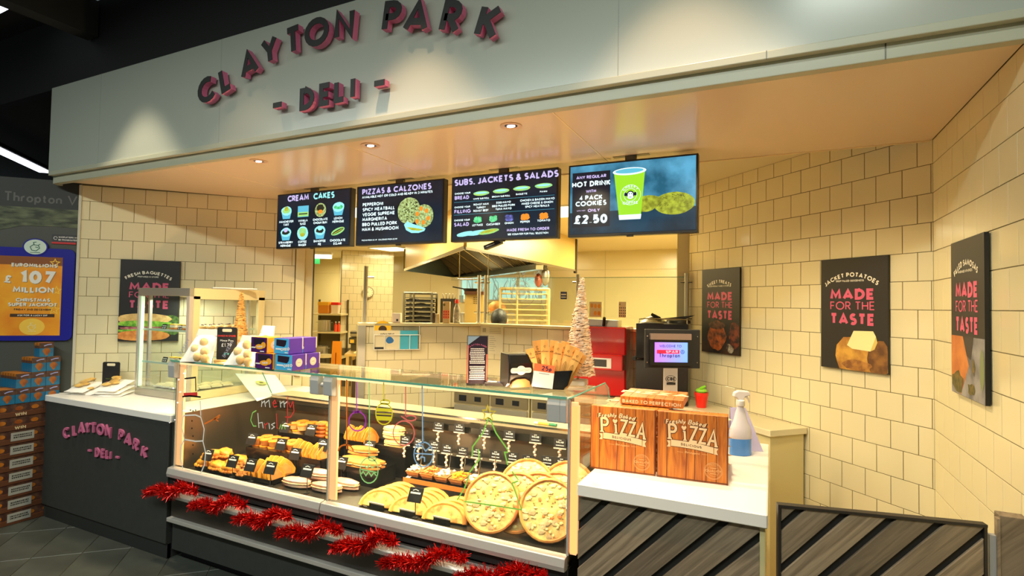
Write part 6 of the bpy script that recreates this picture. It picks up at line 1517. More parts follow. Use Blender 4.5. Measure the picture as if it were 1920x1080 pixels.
    put_text(b, 'QUALITY', (cx, 0, cz - .005), (1,0,0), (0,0,1), (0,-1,0), .0105, .22, .08, 'c', .0016)
    for q in stroke_quads([(cx - .012, cz + .011), (cx + .012, cz + .011)], .003) + stroke_quads([(cx - .012, cz - .011), (cx + .012, cz - .011)], .003): b.flat([(v_.x, v_.y) for v_ in q], d=.0012)
    put_text(b, 'PREMIUM', (cx, 0, cz + .0235), (1,0,0), (0,0,1), (0,-1,0), .0045, .2, .3, 'c', .0012, arcr=.027)
    b.build('seal_print', mat('box_seal', (226, 170, 110), .6), t)
    return t
pizza_box((-.705, 2.290, .856), rad(4.5), 'upright wood-printed pizza box, left one of the front pair')
pizza_box((-.425, 2.308, .856), rad(4.5), 'upright wood-printed pizza box, right one of the front pair, beside the spray bottle')
def flat_box(x, y, z, rz, label, W_=.27, prints=True):
    t = pizza_box((x, y, z), 0, label, W_, .27, .036, rot=(rad(-90), 0, rz), prints=False)
    return t
def flat_pile(x, y, z, rz, label, D=.27):
    t = thing('pizza_box', label, 'pizza box', (x, y, z), rz, 'pizza boxes on the right counter')
    b = MB(); b.cbox(0, .27, 0, D, 0, .036, .002); b.build('carton', M_bw, t)
    b = MB()
    for f in (.14, .42, .54, .70, .84): b.box(.27 * f, .27 * f + .0016, .002, D - .002, .036, .0366); b.box(.27 * f, .27 * f + .0016, -.0006, 0, .002, .034)
    b.build('plank_lines', M_bline, t)
    b = MB(); put_text(b, 'PIZZA', (.135, .09, .0366), (1,0,0), (0,1,0), (0,0,1), .075, .26, .12, 'c', .0006); b.build('lid_print', M_bcream, t)
    b = MB(); put_text(b, 'BAKED TO PERFECTION', (.135, 0, .006), (1,0,0), (0,0,1), (0,-1,0), .016, .24, .1, 'c', .001); b.build('edge_print', M_bcream, t)
    return t
for k in range(7): flat_pile(-.665 + .004 * (k % 2), 2.36 + .003 * (k % 3), .856 + .0375 * k, rad(4), 'flat pizza box in the pile behind the left upright box, %s from the bottom' % ORD[k], D=.25)
for k in range(7): flat_pile(-.385 + .004 * (k % 2) - .045 if k < 6 else -.61, 2.375 + .003 * (k % 3) if k < 6 else 2.42, .856 + .0375 * k + (.040 if k == 6 else 0), rad(4) if k < 6 else rad(3), 'flat pizza box in the pile behind the right upright box, %s from the bottom' % ORD[k] if k < 6 else 'topmost flat pizza box lying across both piles below the till display', D=.25)

# spray bottle
p = onz(1388, 852, .856); s_ = sc(p); t = thing('spray_bottle', 'white trigger spray bottle half full of blue liquid on the right counter', 'spray bottle', (p.x, p.y, .856), YAW)
k_ = s_ / .0029
b = MB(); b.lathe([(.054, .0), (.056, .006), (.056, .085)], n=24, sx=1, sy=.62); b.build('liquid', mat('blue_liquid', (74, 140, 226), .2, spec=.6), t, smooth=True)
b = MB(); b.lathe([(.056, .085), (.056, .12), (.050, .145), (.036, .175), (.027, .215), (.018, .245), (.017, .255)], n=24, sx=1, sy=.62); b.build('bottle', mat('bottle_white', (214, 208, 214), .35, spec=.4), t, smooth=True)
b = MB(); b.lathe([(.019, .252), (.021, .255), (.021, .28), (.017, .285)], n=18); b.build('collar', M_paper, t, smooth=True)
b = MB(); b.prism([(-.040, .300), (-.036, .322), (-.015, .332), (.035, .330), (.046, .322), (.046, .308), (.02, .300), (.014, .283), (-.016, .283), (-.022, .296)], (0,0,0), (1,0,0), (0,0,1), (0,-1,0), -.013, .013); b.build('spray_head', mat('spray_white', (236, 226, 222), .35), t, bevel=.005)
b = MB(); b.tube([(.028, 0, .302), (.038, 0, .288), (.047, 0, .268)], .005, 8, rs=[.006, .005, .003]); b.build('trigger', mat('spray_white', (236, 226, 222), .35), t, smooth=True)
t.scale = (.92, .92, .92)
# lilac folded card behind the bottle
t = thing('display_card', 'lilac folded card standing behind the spray bottle', 'card', (-.135, 2.93, .856), rad(16))
b = MB(); b.hexa([(-.04, 0, 0), (.105, 0, 0), (.105, .002, 0), (-.04, .002, 0)], [(-.04, .05, .20), (.035, .05, .20), (.035, .052, .20), (-.04, .052, .20)]); b.build('front_leaf', mat('lilac_card', (178, 170, 206), .5), t)
b = MB(); b.hexa([(-.04, .10, 0), (.105, .10, 0), (.105, .102, 0), (-.04, .102, 0)], [(-.04, .054, .20), (.035, .054, .20), (.035, .056, .20), (-.04, .056, .20)]); b.build('rear_leaf', mat('lilac_card', (178, 170, 206), .5), t)
# till display on a pole
p = atd(1262, 655, 2.78); t = thing('till_display', 'customer till display on a metal pole reading WELCOME TO SPAR Thropton', 'screen', (p.x, p.y, .856), YAW + rad(4))
dz = p.z - .856; k_ = 2.78 / FPX
b = MB(); b.box(-52 * k_, 54 * k_, .012, .03, dz - 36 * k_, dz + 37 * k_); b.build('back_plate', M_blackm, t, bevel=.003)
b = MB(); b.box(-44 * k_, 34 * k_, -.006, .012, dz - 30 * k_, dz + 28 * k_); b.build('monitor', M_blackgl, t, bevel=.003)
b = MB(); b.box(-44 * k_, 34 * k_, -.010, .014, dz + 18 * k_, dz + 29 * k_); b.build('top_strip', mat('strip_rose_grey', (150, 128, 118), .35, metal=.4), t)
b = MB(); b.box(-36 * k_, 27 * k_, -.0075, -.006, dz - 24 * k_, dz + 13 * k_)
mt = mat('till_screen', (120, 110, 240), .3, emit=1.0); nt = mt.node_tree; bs = nt.nodes['Principled BSDF']; tc = nt.nodes.new('ShaderNodeTexCoord'); sp = nt.nodes.new('ShaderNodeSeparateXYZ'); nt.links.new(tc.outputs['Object'], sp.inputs[0])
mr = nt.nodes.new('ShaderNodeMapRange'); mr.inputs[1].default_value = -36 * k_; mr.inputs[2].default_value = 27 * k_; nt.links.new(sp.outputs['X'], mr.inputs[0]); r = nt.nodes.new('ShaderNodeValToRGB'); nt.links.new(mr.outputs[0], r.inputs[0])
r.color_ramp.elements[0].color = (*lin((190, 96, 240)), 1); r.color_ramp.elements[1].color = (*lin((60, 180, 235)), 1); nt.links.new(r.outputs[0], bs.inputs['Emission Color']); b.build('display', mt, t)
b = MB(); put_text(b, 'WELCOME TO', (-6 * k_, 0, dz + 4 * k_), (1,0,0), (0,0,1), (0,-1,0), 4.6 * k_, .16, .14, 'c', .0081); put_text(b, 'Thropton', (-8 * k_, 0, dz - 15 * k_), (1,0,0), (0,0,1), (0,-1,0), 8 * k_, .15, .12, 'c', .0081)
for q in stroke_quads(ell(17 * k_, dz - 4.5 * k_, 3.4 * k_, 3.4 * k_, 14) + [(20.4 * k_, dz - 4.5 * k_)], .8 * k_) + stroke_quads([(15.5 * k_, dz - 6.5 * k_), (17 * k_, dz - 2 * k_), (18.5 * k_, dz - 6.5 * k_)], .9 * k_): b.flat([(v_.x, v_.y) for v_ in q], d=.0081)
b.build('lettering', mat('till_navy', (40, 40, 90), .4), t)
b = MB(); b.box(-32 * k_, 11 * k_, -.0079, -.0075, dz - 8 * k_, dz - 1 * k_); b.build('red_bar', mat('till_red', (230, 30, 60), .4, emit=.9), t)
b = MB(); put_text(b, 'SPAR', (-6 * k_, 0, dz - 7 * k_), (1,0,0), (0,0,1), (0,-1,0), 5 * k_, .24, .16, 'c', .0084, sx=1.5); b.build('bar_lettering', mat('till_pinkwhite', (250, 150, 190), .4, emit=.9), t)
b = MB(); b.box(-15 * k_, 11 * k_, .014, .026, 0, dz - 30 * k_); b.build('pole', M_alu, t)
b = MB(); b.prism(ell(-2 * k_, dz - 56 * k_, 10.5 * k_, 6.5 * k_, 20), (0,.014,0), (1,0,0), (0,0,1), (0,-1,0), 0, .001); b.box(-10 * k_, 7 * k_, .0128, .014, dz - 67 * k_, dz - 62.5 * k_); b.build('badge', M_blackm, t)
b = MB(); b.prism(ell(-2 * k_, dz - 56 * k_, 9.5 * k_, 5.6 * k_, 20), (0,.0125,0), (1,0,0), (0,0,1), (0,-1,0), 0, .0006); b.build('badge_face', M_alu, t)
b = MB(); put_text(b, 'CBE', (-2 * k_, .012, dz - 59 * k_), (1,0,0), (0,0,1), (0,-1,0), 6.4 * k_, .26, .1, 'c', .001); b.build('badge_lettering', M_blackm, t)
b = MB()
for x in (-47, 49):
    for z in (-26, 24): b.lathe([(1.6 * k_, 0), (1.6 * k_, .002)], (0,0,0), 8); 
b = MB()
for x in (-47.5, 48.5):
    for z in (-25, 24): b.ball((x * k_, .011, dz + z * k_), 1.4 * k_, .002, 1.4 * k_, 8, 0, 4)
b.build('screws', M_chrome, t)
b = MB(); b.cbox(-.05, .05, -.03, .06, 0, .006, .002); b.build('base', M_dsteel, t)
# black stacked oven with pans
p = onz(1192, 735, .85); q = onz(1290, 742, .85)
ox, oy = -1.0, 4.02; t = thing('stacked_oven', 'tall black double oven with a frying pan on top behind the till display', 'oven', (ox, oy, .852), rad(5))
dd = sc((ox, oy, 1.1)); H_ = 1.46 - .852 + .0
zt = ony(1192, 606, 4.02).z - .852; W_ = ony(1290, 640, 4.02).x - ony(1192, 640, 4.02).x
x0 = ony(1192, 640, 4.02).x; t.location = (x0, 4.02, .852)
b = MB(); b.cbox(0, W_, 0, .34, .0, zt * .54, .004); b.build('lower_oven', M_blackgl, t)
b = MB(); b.cbox(0, W_, .006, .34, zt * .56, zt, .004); b.build('upper_oven', M_blackgl, t)
b = MB(); b.cbox(-.02, .004, -.01, .05, zt * .53, zt * .58, .003); b.build('hinge', M_blackm, t)
b = MB(); b.tube([(W_ * .92, -.02, zt * .72), (W_ * .92, -.02, zt * .9)], .006, 8); b.tube([(W_ * .92, -.02, zt * .9), (W_ * .92, .01, zt * .9)], .005, 6); b.tube([(W_ * .92, -.02, zt * .72), (W_ * .92, .01, zt * .72)], .005, 6); b.build('door_handle', M_chrome, t)
b = MB(); b.tube([(.02, .03, zt + .001), (.02, .03, zt + .03), (.06, .03, zt + .035), (W_ * .85, .03, zt + .035), (W_ * .97, .03, zt + .03), (W_ * .97, .03, zt)], .005, 6); b.tube([(.02, .30, zt + .001), (.02, .30, zt + .03), (W_ * .97, .30, zt + .03), (W_ * .97, .30, zt)], .005, 6); b.build('top_rail', M_chrome, t)
for i, (dx, dy, l_, r_) in enumerate(((.10, .12, 'steel pan lid with a black handle on the black oven, left one', .10), (.27, .2, 'dark frying pan upside down on the black oven, right one', .09))):
    P = t.matrix_world if False else None
    t2_ = thing('frying_pan', l_, 'pan', (x0 + dx, 4.02 + dy + .02, .852 + zt + .004), rad(5))
    if i == 0:
        b = MB(); b.lathe([(r_, 0), (r_, .006), (r_ * .5, .038), (.012, .05)], n=22); b.build('lid', mat('lid_steel', (170, 168, 150), .3, metal=.8), t2_, smooth=True)
        b = MB(); b.tube([(-.01, -.03, .062), (.05, -.05, .035), (.062, -.055, .028)], .012, 8, rs=[.012, .011, .006]); b.build('handle', M_blackm, t2_, smooth=True)
    else:
        b = MB(); b.lathe([(r_, 0), (r_ * .95, .02), (r_ * .7, .026)], n=22); b.build('pan', mat('pan_black', (40, 38, 32), .4), t2_, smooth=True)
        b = MB(); b.hexa([(-.12, -.012, .022), (.05, -.012, .03), (.05, .012, .03), (-.12, .012, .022)], [(-.12, -.012, .032), (.12, -.012, .062), (.12, .012, .062), (-.12, .012, .032)]); b.build('handle', M_blackm, t2_)
# red machine
mx0 = ony(1098, 650, 4.15).x; mx1 = ony(1174, 650, 4.15).x; mz = ony(1140, 613, 4.15).z - .852
t = thing('red_machine', 'glossy red machine with a dark display and steel top behind the pale tinsel tree', 'machine', (mx0, 4.14, .852), 0); M_redm = mat('machine_red', (190, 12, 10), .25, coat=.4)
W_ = mx1 - mx0
b = MB(); b.cbox(-.10, W_, .0, .26, .012, mz, .01); b.build('body', M_redm, t)
b = MB(); b.cbox(-.10, W_ - .0, -.10, .012, mz * .40, mz * .62, .006); b.build('drawer', M_redm, t)
b = MB(); b.box(-.09, W_ - .085, -.104, -.10, mz * .43, mz * .57); b.build('display_bezel', M_alu, t)
b = MB(); b.box(-.09, W_ - .12, -.1065, -.104, mz * .45, mz * .55); b.build('display', M_blackgl, t)
b = MB(); b.prism([(-.09, 0), (W_ - .08, 0), (W_ - .08, .05), (-.09, .06)], (0,.12,mz), (1,0,0), (0,0,1), (0,-1,0), -.06, .06); b.build('steel_top', M_steel, t)
b = MB(); b.tube([(W_ * .42, .04, mz + .01), (W_ * .48, -.01, mz + .07)], .012, 8); b.build('knob', M_blackm, t, smooth=True)
b = MB(); b.ball((.02, -.003, mz * .83), .012, .004, .016, 10); b.build('badge', M_paper, t)
# plant pot
p = onz(1315, 757, .852); s_ = sc((-.50, 4.05, .9))
t = thing('plant_pot', 'small red pot with a green cactus on the rear counter', 'plant', (p.x + .02, 4.11, .852)); t.location = ony(1315, 755, 4.08); t.location.z = .852
b = MB(); b.lathe([(.032, 0), (.045, .085), (.048, .085), (.048, .105), (.040, .105), (.038, .09)], n=18); b.build('pot', mat('pot_red', (222, 40, 24), .35), t, smooth=True)
b = MB(); b.ball((.0, 0, .115), .040, .036, .022, 12, .03); b.build('cactus_rim', mat('cactus_green', (140, 200, 60), .5), t, smooth=True); b = MB(); b.tube([(-.02, -.01, .120), (.0, -.02, .135), (.028, -.012, .152)], .012, 8, rs=[.008, .012, .009]); b.build('cactus', mat('cactus_bright', (120, 190, 30), .5), t, smooth=True)

# ------------------------------------------------------------------ biscuit cases stacked at the far left
M_case = mat('case_brown', (84, 46, 22), .6); M_pkb = mat('pack_blue', (20, 110, 150), .4, alt=(10, 70, 110), vscale=5); M_pko = mat('pack_orange', (176, 108, 26), .45, alt=(130, 64, 18), vscale=14); M_pkbr = mat('pack_brown', (58, 32, 26), .5, alt=(92, 62, 44), vscale=30)
X0 = -4.655
def yat(px, z): return onx(px, 620, X0).y
yb = 2.165
def pack_proto(w_=.034, d_=.083, h_=.099):
    t = thing('biscuit_pack', 'x', 'biscuit pack', (0,0,0))
    b = MB(); b.box(-w_, 0, 0, d_, 0, h_); b.build('carton', M_pkb, t)
    b = MB(); b.box(-w_ + .001, .0006, -.0006, d_ + .0006, h_ * .62, h_ + .0006); b.build('top_band', M_pkbr, t)
    b = MB(); b.box(-w_ + .001, -.001, .0, d_, h_ + .0004, h_ + .0012); b.box(-w_ + .002, -.002, -.0012, 0, h_ * .8, h_ * 1.0); b.build('orange_top', M_pko, t)
    b = MB(); b.prism(ell(d_ * .5, h_ * .42, d_ * .28, h_ * .20, 14), (0,0,0), (0,1,0), (0,0,1), (1,0,0), 0, .001); b.prism([(d_ * .3, h_ * .3), (d_ * .7, h_ * .3), (d_ * .55, h_ * .08), (d_ * .45, h_ * .08)], (0,0,0), (0,1,0), (0,0,1), (1,0,0), 0, .0008); b.build('orange_picture', M_pko, t)
    b = MB()
    for q in stroke_quads([(d_ * .3, h_ * .78), (d_ * .55, h_ * .86), (d_ * .85, h_ * .88)], .006): b.flat([(v_.x, v_.y) for v_ in q], (0,0,0), (0,1,0), (0,0,1), (1,0,0), .0012)
    b.build('logo_stroke', mat('pack_lilac', (150, 160, 220), .5), t); return t
ztop = onx(85, 642, X0).z; layers = [(1, 5), (2, 6), (3, 6), (4, 4)]
hh = (onx(85, 642, X0).z - onx(85, 669, X0).z)
for li, (nc, nd) in enumerate(layers):
    z = ztop - hh * (li + 1)
    for c_ in range(nc):
        for d_ in range(nd):
            y = yb - .085 * (c_ + 1)
            if li == 0: y -= .045
            x = X0 - .036 * d_
            if -(x + 4.62) + 0 > (y - 2.27) * -1 + 0 and False: continue
            # keep clear of the 45 degree wall
            if (y + .085 - 2.27) > (x - .035 + 4.62) - .012: continue
            stamp('pack', pack_proto, (x, y, z), 'blue biscuit pack at the far left, %s layer down, %s from right, %s row in' % (ORD[li], ORD[c_], ORD[d_]), (0,0,0), 'biscuit packs on the stack')
zt2 = ztop - hh * 4; nl = 9; lh = zt2 / nl
def foot_poly(): 
    # case footprint kept clear of the angled wall
    return [(X0, yb - .46), (X0, yb), (X0 - .09, yb - .0), (X0 - .09, yb - .0)]
for k in range(nl):
    z0_ = zt2 - lh * (k + 1)
    t = thing('biscuit_case', 'cardboard biscuit case in the floor stack at the far left, %s from the top' % ORD[k], 'carton', (X0, yb, z0_), 0, 'biscuit cases in the floor stack')
    poly = [(0, -.60), (0, 0), (-.035, 0), (-.62, -.585), (-.62, -.60)]
    b = MB(); b.zprism(poly, .002, lh * .36); b.build('tray', M_case, t)
    b = MB(); b.zprism([(x - .004 if x > -.3 else x, y - .006) for x, y in poly], lh * .36, lh - .002); b.build('packs', M_pkbr, t)
    b = MB()
    for j in range(6):
        y = -.09 * j - .05; b.prism(ell(y, lh * .62, .022, lh * .16, 10), (-.003,0,0), (0,1,0), (0,0,1), (1,0,0), 0, .0012)
    b.build('orange_pictures', M_pko, t)
    b = MB(); b.box(-.003, -.001, -.58, -.02, lh * .30, lh * .37); b.build('tray_edge', mat('case_orange', (130, 64, 24), .5), t)
    if k >= 2:
        b = MB(); b.box(0, .0015, -.27, -.14, lh * .22, lh * .84); b.build('label', mat('label_grey', (150, 152, 146), .6), t)
        b = MB(); random.seed(k); y = -.245
        for r_ in range(2):
            y = -.255
            while y < -.155: w2 = random.uniform(.003, .009); b.box(.0015, .002, y, y + w2, lh * (.42 + .16 * r_), lh * (.52 + .16 * r_)); y += w2 + .003
        b.build('label_print', M_blackm, t)
    else:
        b = MB(); put_text(b, 'WIN', (.0, -.22, lh * .06), (0,1,0), (0,0,1), (1,0,0), lh * .26, .28, .12, 'c', .001); b.build('lettering', mat('win_cream', (206, 190, 150), .5), t)
# ------------------------------------------------------------------ kitchen: glass screens on the partition
def post(px, Y, label, z1=1.83):
    P = ony(px, 560, Y)
    t = thing('screen_post', label, 'post', (P.x, Y, 1.374), 0)
    b = MB(); b.tube([(0, 0, 0), (0, 0, z1 - 1.374)], .017, 12); b.build('tube', M_steel, t, smooth=True)
    b = MB(); b.lathe([(.028, 0), (.028, .006), (.018, .01)], n=14); b.build('foot', M_steel, t, smooth=True)
    b = MB(); b.tube([(-.045, -.004, z1 - 1.374 - .07), (.045, -.004, z1 - 1.374 - .07)], .008, 8); b.tube([(-.045, -.004, .10), (.045, -.004, .10)], .008, 8); b.build('clamp', M_chrome, t, smooth=True)
    return t
post(898, 4.54, 'steel screen post on the tiled partition, left one of the close pair'); post(911, 4.54, 'steel screen post on the tiled partition, right one of the close pair')
post(1083, 4.54, 'steel screen post behind the top of the tall tinsel tree'); P = ony(1286, 560, 4.48); post(1287, 4.50, 'steel screen post at the right end of the partition beside the angled wall')
d45 = Vector((S2, S2, 0)); pe = Vector((-2.47, 4.50, 0)) - d45 * 1.07
t = thing('screen_post', 'steel screen post at the left end of the tiled partition', 'post', (pe.x - .03, pe.y + .05, 1.375)); b = MB(); b.tube([(0, 0, 0), (0, 0, .50)], .020, 12); b.build('tube', M_steel, t, smooth=True); b = MB(); b.tube([(.0, 0, .40), (.07, .03, .40)], .008, 8); b.build('clamp', M_chrome, t, smooth=True)
xa, xb, xc = ony(913, 560, 4.54).x, ony(1080, 560, 4.54).x, ony(1284, 560, 4.54).x
for i, (a, c, l) in enumerate(((xa, xb, 'clear glass screen with an etched round logo on the partition'), (xb + .03, xc, 'clear glass screen on the partition beside the angled tiled wall'))):
    t = thing('glass_screen', l, 'glass screen', (a, 4.54, 1.40))
    b = MB(); b.box(0, c - a, -.004, .004, 0, .40); b.build('pane', glass('screen_glass', (248, 252, 249), 1.0), t)
    b = MB(); b.box(0, c - a, -.0045, .0045, .40, .404); b.build('pane_edge', M_cge, t)
    if i == 0:
        b = MB(); cx, cz = ony(977, 545, 4.54).x - a, ony(977, 545, 4.54).z - 1.40
        M_etch = mat('etched_white', (206, 224, 226), .7, alpha=.55)
        for r_, w2 in ((.155, .006), (.088, .010), (.10, .004)):
            for q in stroke_quads(ell(cx, cz, r_, r_, 30) + [(cx + r_, cz)], w2): 
                if max(v_.y for v_ in q) < .40: b.flat([(v_.x, v_.y) for v_ in q], d=.0048)
        b.flat(ell(cx, cz, .055, .055, 20), d=.0050); b.flat(ell(cx - .07, cz + .01, .02, .025, 12), d=.0050); b.flat(ell(cx + .07, cz + .01, .02, .025, 12), d=.0050)
        put_text(b, 'CHEEKY', (cx, 0, cz + .112), (1,0,0), (0,0,1), (0,-1,0), .032, .2, .2, 'c', .005, arcr=.112)
        b.build('etched_logo', M_etch, t)
# kitchen notices stuck on the screen
def notice(px0, py0, px1, py1, Y, label, col, marks):
    A, B = ony(px0, py1, Y), ony(px1, py0, Y); t = thing('notice', label, 'notice', (A.x, Y, A.z)); w_, h_ = B.x - A.x, B.z - A.z
    b = MB(); b.box(0, w_, -.001, .001, 0, h_); b.build('sheet', col, t)
    for nm_, m_, polys in marks:
        b = MB(); 
        for p_ in polys: b.flat([(x * w_, z * h_) for x, z in p_], d=.0014)
        b.build(nm_, m_, t)
    return t
notice(1105, 566, 1128, 594, 4.52, 'small white notice with yellow pictures on the glass screen', mat('notice_cream', (226, 216, 170), .6), [('pictures', mat('yolk', (230, 160, 30), .5), [ell(x, z, .12, .15, 12) for x, z in ((.2,.75),(.5,.72),(.8,.72),(.5,.25),(.8,.25))])])
notice(1160, 566, 1174, 595, 4.52, 'narrow white notice with black dots on the glass screen', mat('notice_cream', (226, 216, 170), .6), [('dots', M_blackm, [ell(.15 + .25 * i, .1 + .17 * j, .06, .05, 8) for i in range(4) for j in range(4)] + [rect(.1, .2, .8, .88)])])
notice(1051, 547, 1063, 561, 4.52, 'small blue and white square label on the glass screen', mat('notice_blue', (60, 66, 110), .5), [('stripes', M_cardw, [rect(.1, .9, .55, .72), rect(.1, .9, .22, .34)])])
notice(900, 611, 944, 662, 4.49, 'pale paper notice taped on the tiles of the partition', mat('notice_pale', (224, 212, 176), .6), [('print', mat('notice_grey', (170, 160, 130), .6), [rect(.1, .25, .75, .9)] + [rect(.4, .9, .9 - .06 * i, .92 - .06 * i) for i in range(4)] + [rect(.4, .6 + .05 * (i % 3), .6 - .07 * i, .615 - .07 * i) for i in range(8)])])
# leaflet rack on the angled run of the partition
P = Vector((-2.47, 4.50, 0)) - d45 * .98
t = thing('leaflet_rack', 'white wire rack of leaflets hung on the left run of the tiled partition', 'leaflet rack', (P.x + .010 * S2, P.y - .012 * S2, 1.14), rad(45))
b = MB()
for z in (0, .13): b.tube([(0, -.05, z), (.40, -.05, z)], .003, 5)
for x in (0, .09, .31, .40): b.tube([(x, -.05, 0), (x, -.05, .13)], .003, 5)
b.tube([(0, 0, .24), (0, -.05, .0)], .003, 5); b.tube([(.40, 0, .24), (.40, -.05, 0)], .003, 5); b.build('wire_frame', M_paper, t)
b = MB(); b.box(.0, .40, -.004, 0, -.0, .245); b.build('back_plate', M_clear, t)
for i, (x, w_, c, l) in enumerate(((.005, .22, (226, 214, 180), 'cream booklet reading INDULGENT in the wire rack on the partition'), (.225, .16, (70, 176, 206), 'light blue booklet in the wire rack on the partition'))):
    q = thing('booklet', l, 'booklet', Vector((P.x + .010 * S2, P.y - .012 * S2, 1.143)) + d45 * x + Vector((S2, -S2, 0)) * .03, rad(45))
    b = MB(); b.box(0, w_, -.004, .004, 0, .165); b.build('cover', mat('booklet_%d' % i, c, .5), q)
    if i == 0:
        b = MB(); put_text(b, 'INDULGENT', (w_ / 2, -.004, .125), (1,0,0), (0,0,1), (0,-1,0), .016, .22, .12, 'c', .0006); b.build('lettering', M_blackm, q)
        b = MB(); b.flat(ell(.13, .08, .035, .03, 14, .1), d=.0046); b.build('picture', mat('booklet_blue', (40, 110, 180), .5), q); b = MB(); b.box(.002, .08, -.0046, -.004, .002, .02); b.build('black_box', M_blackm, q)
q = thing('yellow_disc', 'round yellow sticker with a dark centre above the booklets', 'sticker', Vector((P.x + .010 * S2, P.y - .012 * S2, 1.33)) + d45 * .075 + Vector((S2, -S2, 0)) * .006, rad(45))
b = MB(); b.prism(ell(0, 0, .075, .062, 22), (0,0,0), (1,0,0), (0,0,1), (0,-1,0), 0, .003); b.build('disc', mat('disc_yellow', (244, 190, 20), .5), q); b = MB(); b.prism(ell(0, -.012, .036, .032, 16), (0,0,0), (1,0,0), (0,0,1), (0,-1,0), .003, .004); b.build('disc_centre', mat('disc_brown', (60, 40, 24), .5), q)

# fridges under the rear counter, seen through the case
t = thing('undercounter_fridge', 'long cream topped steel fridge counter seen through the glass case', 'fridge', (-2.45, 4.02, 0))
b = MB(); b.box(0, .70, 0, .42, .10, .81); b.build('body', mat('fridge_cream', (206, 192, 150), .4), t)
b = MB(); b.box(-.02, .70, -.03, .44, .812, .850); b.build('worktop', mat('cream_worktop', (214, 204, 168), .35), t, bevel=.003)
for i in range(2):
    x0_ = .01 + i * .35
    b = MB(); b.cbox(x0_, x0_ + .33, -.022, 0, .12, .70, .004); d_ = b.build('door', M_steel, t)
    b = MB(); b.box(x0_, x0_ + .33, -.022, 0, .715, .80); cp_ = b.build('control_panel', mat('panel_bronze', (150, 138, 108), .35, metal=.7), t)
    b = MB(); b.box(x0_ + .05, x0_ + .12, -.026, -.022, .735, .785); b.box(x0_ + .20, x0_ + .26, -.026, -.022, .74, .78); b.build('display', M_blackgl, cp_)
    b = MB(); b.tube([(x0_ + .03, -.045, .2), (x0_ + .03, -.045, .62)], .008, 8); b.tube([(x0_ + .03, -.02, .62), (x0_ + .03, -.045, .62)], .006, 6); b.tube([(x0_ + .03, -.02, .2), (x0_ + .03, -.045, .2)], .006, 6); b.build('door_handle', M_dsteel, d_)
b = MB()
for x in (.05, .65): b.tube([(x, .05, 0), (x, .05, .10)], .018, 8)
b.build('feet', M_dsteel, t)
# second fridge pair under the run to the right
t = thing('undercounter_fridge', 'steel fridge doors under the rear counter behind the pizza display', 'fridge', (-1.74, 4.005, 0))
for i in range(2):
    x0_ = .02 + i * .50
    b = MB(); b.cbox(x0_, x0_ + .48, -.002, .02, .12, .70, .004); b.build('door', M_steel, t)
    b = MB(); b.box(x0_, x0_ + .48, -.002, .02, .715, .80); b.build('control_panel', mat('panel_bronze', (150, 138, 108), .35, metal=.7), t)
    b = MB(); b.box(x0_ + .05, x0_ + .12, -.006, -.002, .735, .785); b.build('display', M_blackgl, t)

# ------------------------------------------------------------------ extractor hood
ZH = 2.05
def hz(px, py): d = ray(px, py); return CAM + d * ((ZH - CAM.z) / d.z)
N_ = hz(872, 467); Ln = (hz(765, 508) - N_).length
e1 = Vector((-S2, S2, 0)); Lc = N_ + e1 * Ln; Rc = Vector((N_.x - .03, 7.4, ZH))
P1 = Vector((N_.x - .02, 6.16, ZH)); P2 = P1 + (Vector((Lc.x - .30, 8.9, ZH)) - P1)
t = thing('extractor_hood', 'large cream and steel extractor hood over the kitchen cooking line', 'extractor hood', (N_.x, N_.y, ZH))
hood_t = t
def hl(p, dz=0): return (p.x - N_.x, p.y - N_.y, dz)
M_hoodc = mat('hood_cream', (206, 176, 100), .35, metal=.2)
def slab(b, A, B, z0, z1, th):
    d = (B - A).normalized(); n = Vector((-d.y, d.x, 0)) * th
    b.hexa([hl(A, z0), hl(B, z0), hl(B + n, z0), hl(A + n, z0)], [hl(A, z1), hl(B, z1), hl(B + n, z1), hl(A + n, z1)])
for nm_, A, B in (('left_panel', Lc, N_), ('right_panel', N_, Rc)):
    b = MB(); slab(b, A, B, 0, KC - ZH, .015); b.build(nm_, M_hoodc, t)
b = MB(); slab(b, Lc, N_, -.004, .03, -.012); slab(b, N_, Rc, -.004, .02, -.010); b.build('rim', M_chrome, t)
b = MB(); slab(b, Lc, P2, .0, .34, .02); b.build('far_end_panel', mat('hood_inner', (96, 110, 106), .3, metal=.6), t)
b = MB(); b.box(Rc.x - N_.x - .02, Rc.x - N_.x + .012, Rc.y - N_.y - .03, Rc.y - N_.y + .03, -.03, KC - ZH); b.build('end_edge', mat('hood_dark_edge', (40, 24, 14), .6), t)
b = MB(); slab(b, P1, P2, -.06, .01, .10); b.build('gutter', M_chrome, t)
b = MB(); slab(b, P1 + Vector((0, .12, 0)), P2 + Vector((0, .12, 0)), -.05, .30, .04); b.build('back_channel', M_dsteel, t)
g = (P2 - P1); gl_ = g.length; g.normalize(); up_ = Vector((-S2, -S2, 0)) * .62
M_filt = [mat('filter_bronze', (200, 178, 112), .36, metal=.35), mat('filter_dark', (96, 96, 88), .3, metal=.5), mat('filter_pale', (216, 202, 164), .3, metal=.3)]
nf = 9
for i in range(nf):
    a = P1 + g * (gl_ * i / nf + .02); e = P1 + g * (gl_ * (i + 1) / nf - .02)
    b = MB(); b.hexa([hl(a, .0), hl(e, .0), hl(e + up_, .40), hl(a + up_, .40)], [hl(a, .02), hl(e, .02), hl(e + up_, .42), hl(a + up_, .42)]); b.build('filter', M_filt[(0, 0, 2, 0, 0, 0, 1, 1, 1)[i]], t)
    b = MB()
    for k in range(6):
        s0 = a.lerp(e, (k + .5) / 6); b.tube([hl(s0, -.008), hl(s0 + up_, .392)], .008, 4)
    b.build('filter_bars', M_dsteel, t, kind='stuff')
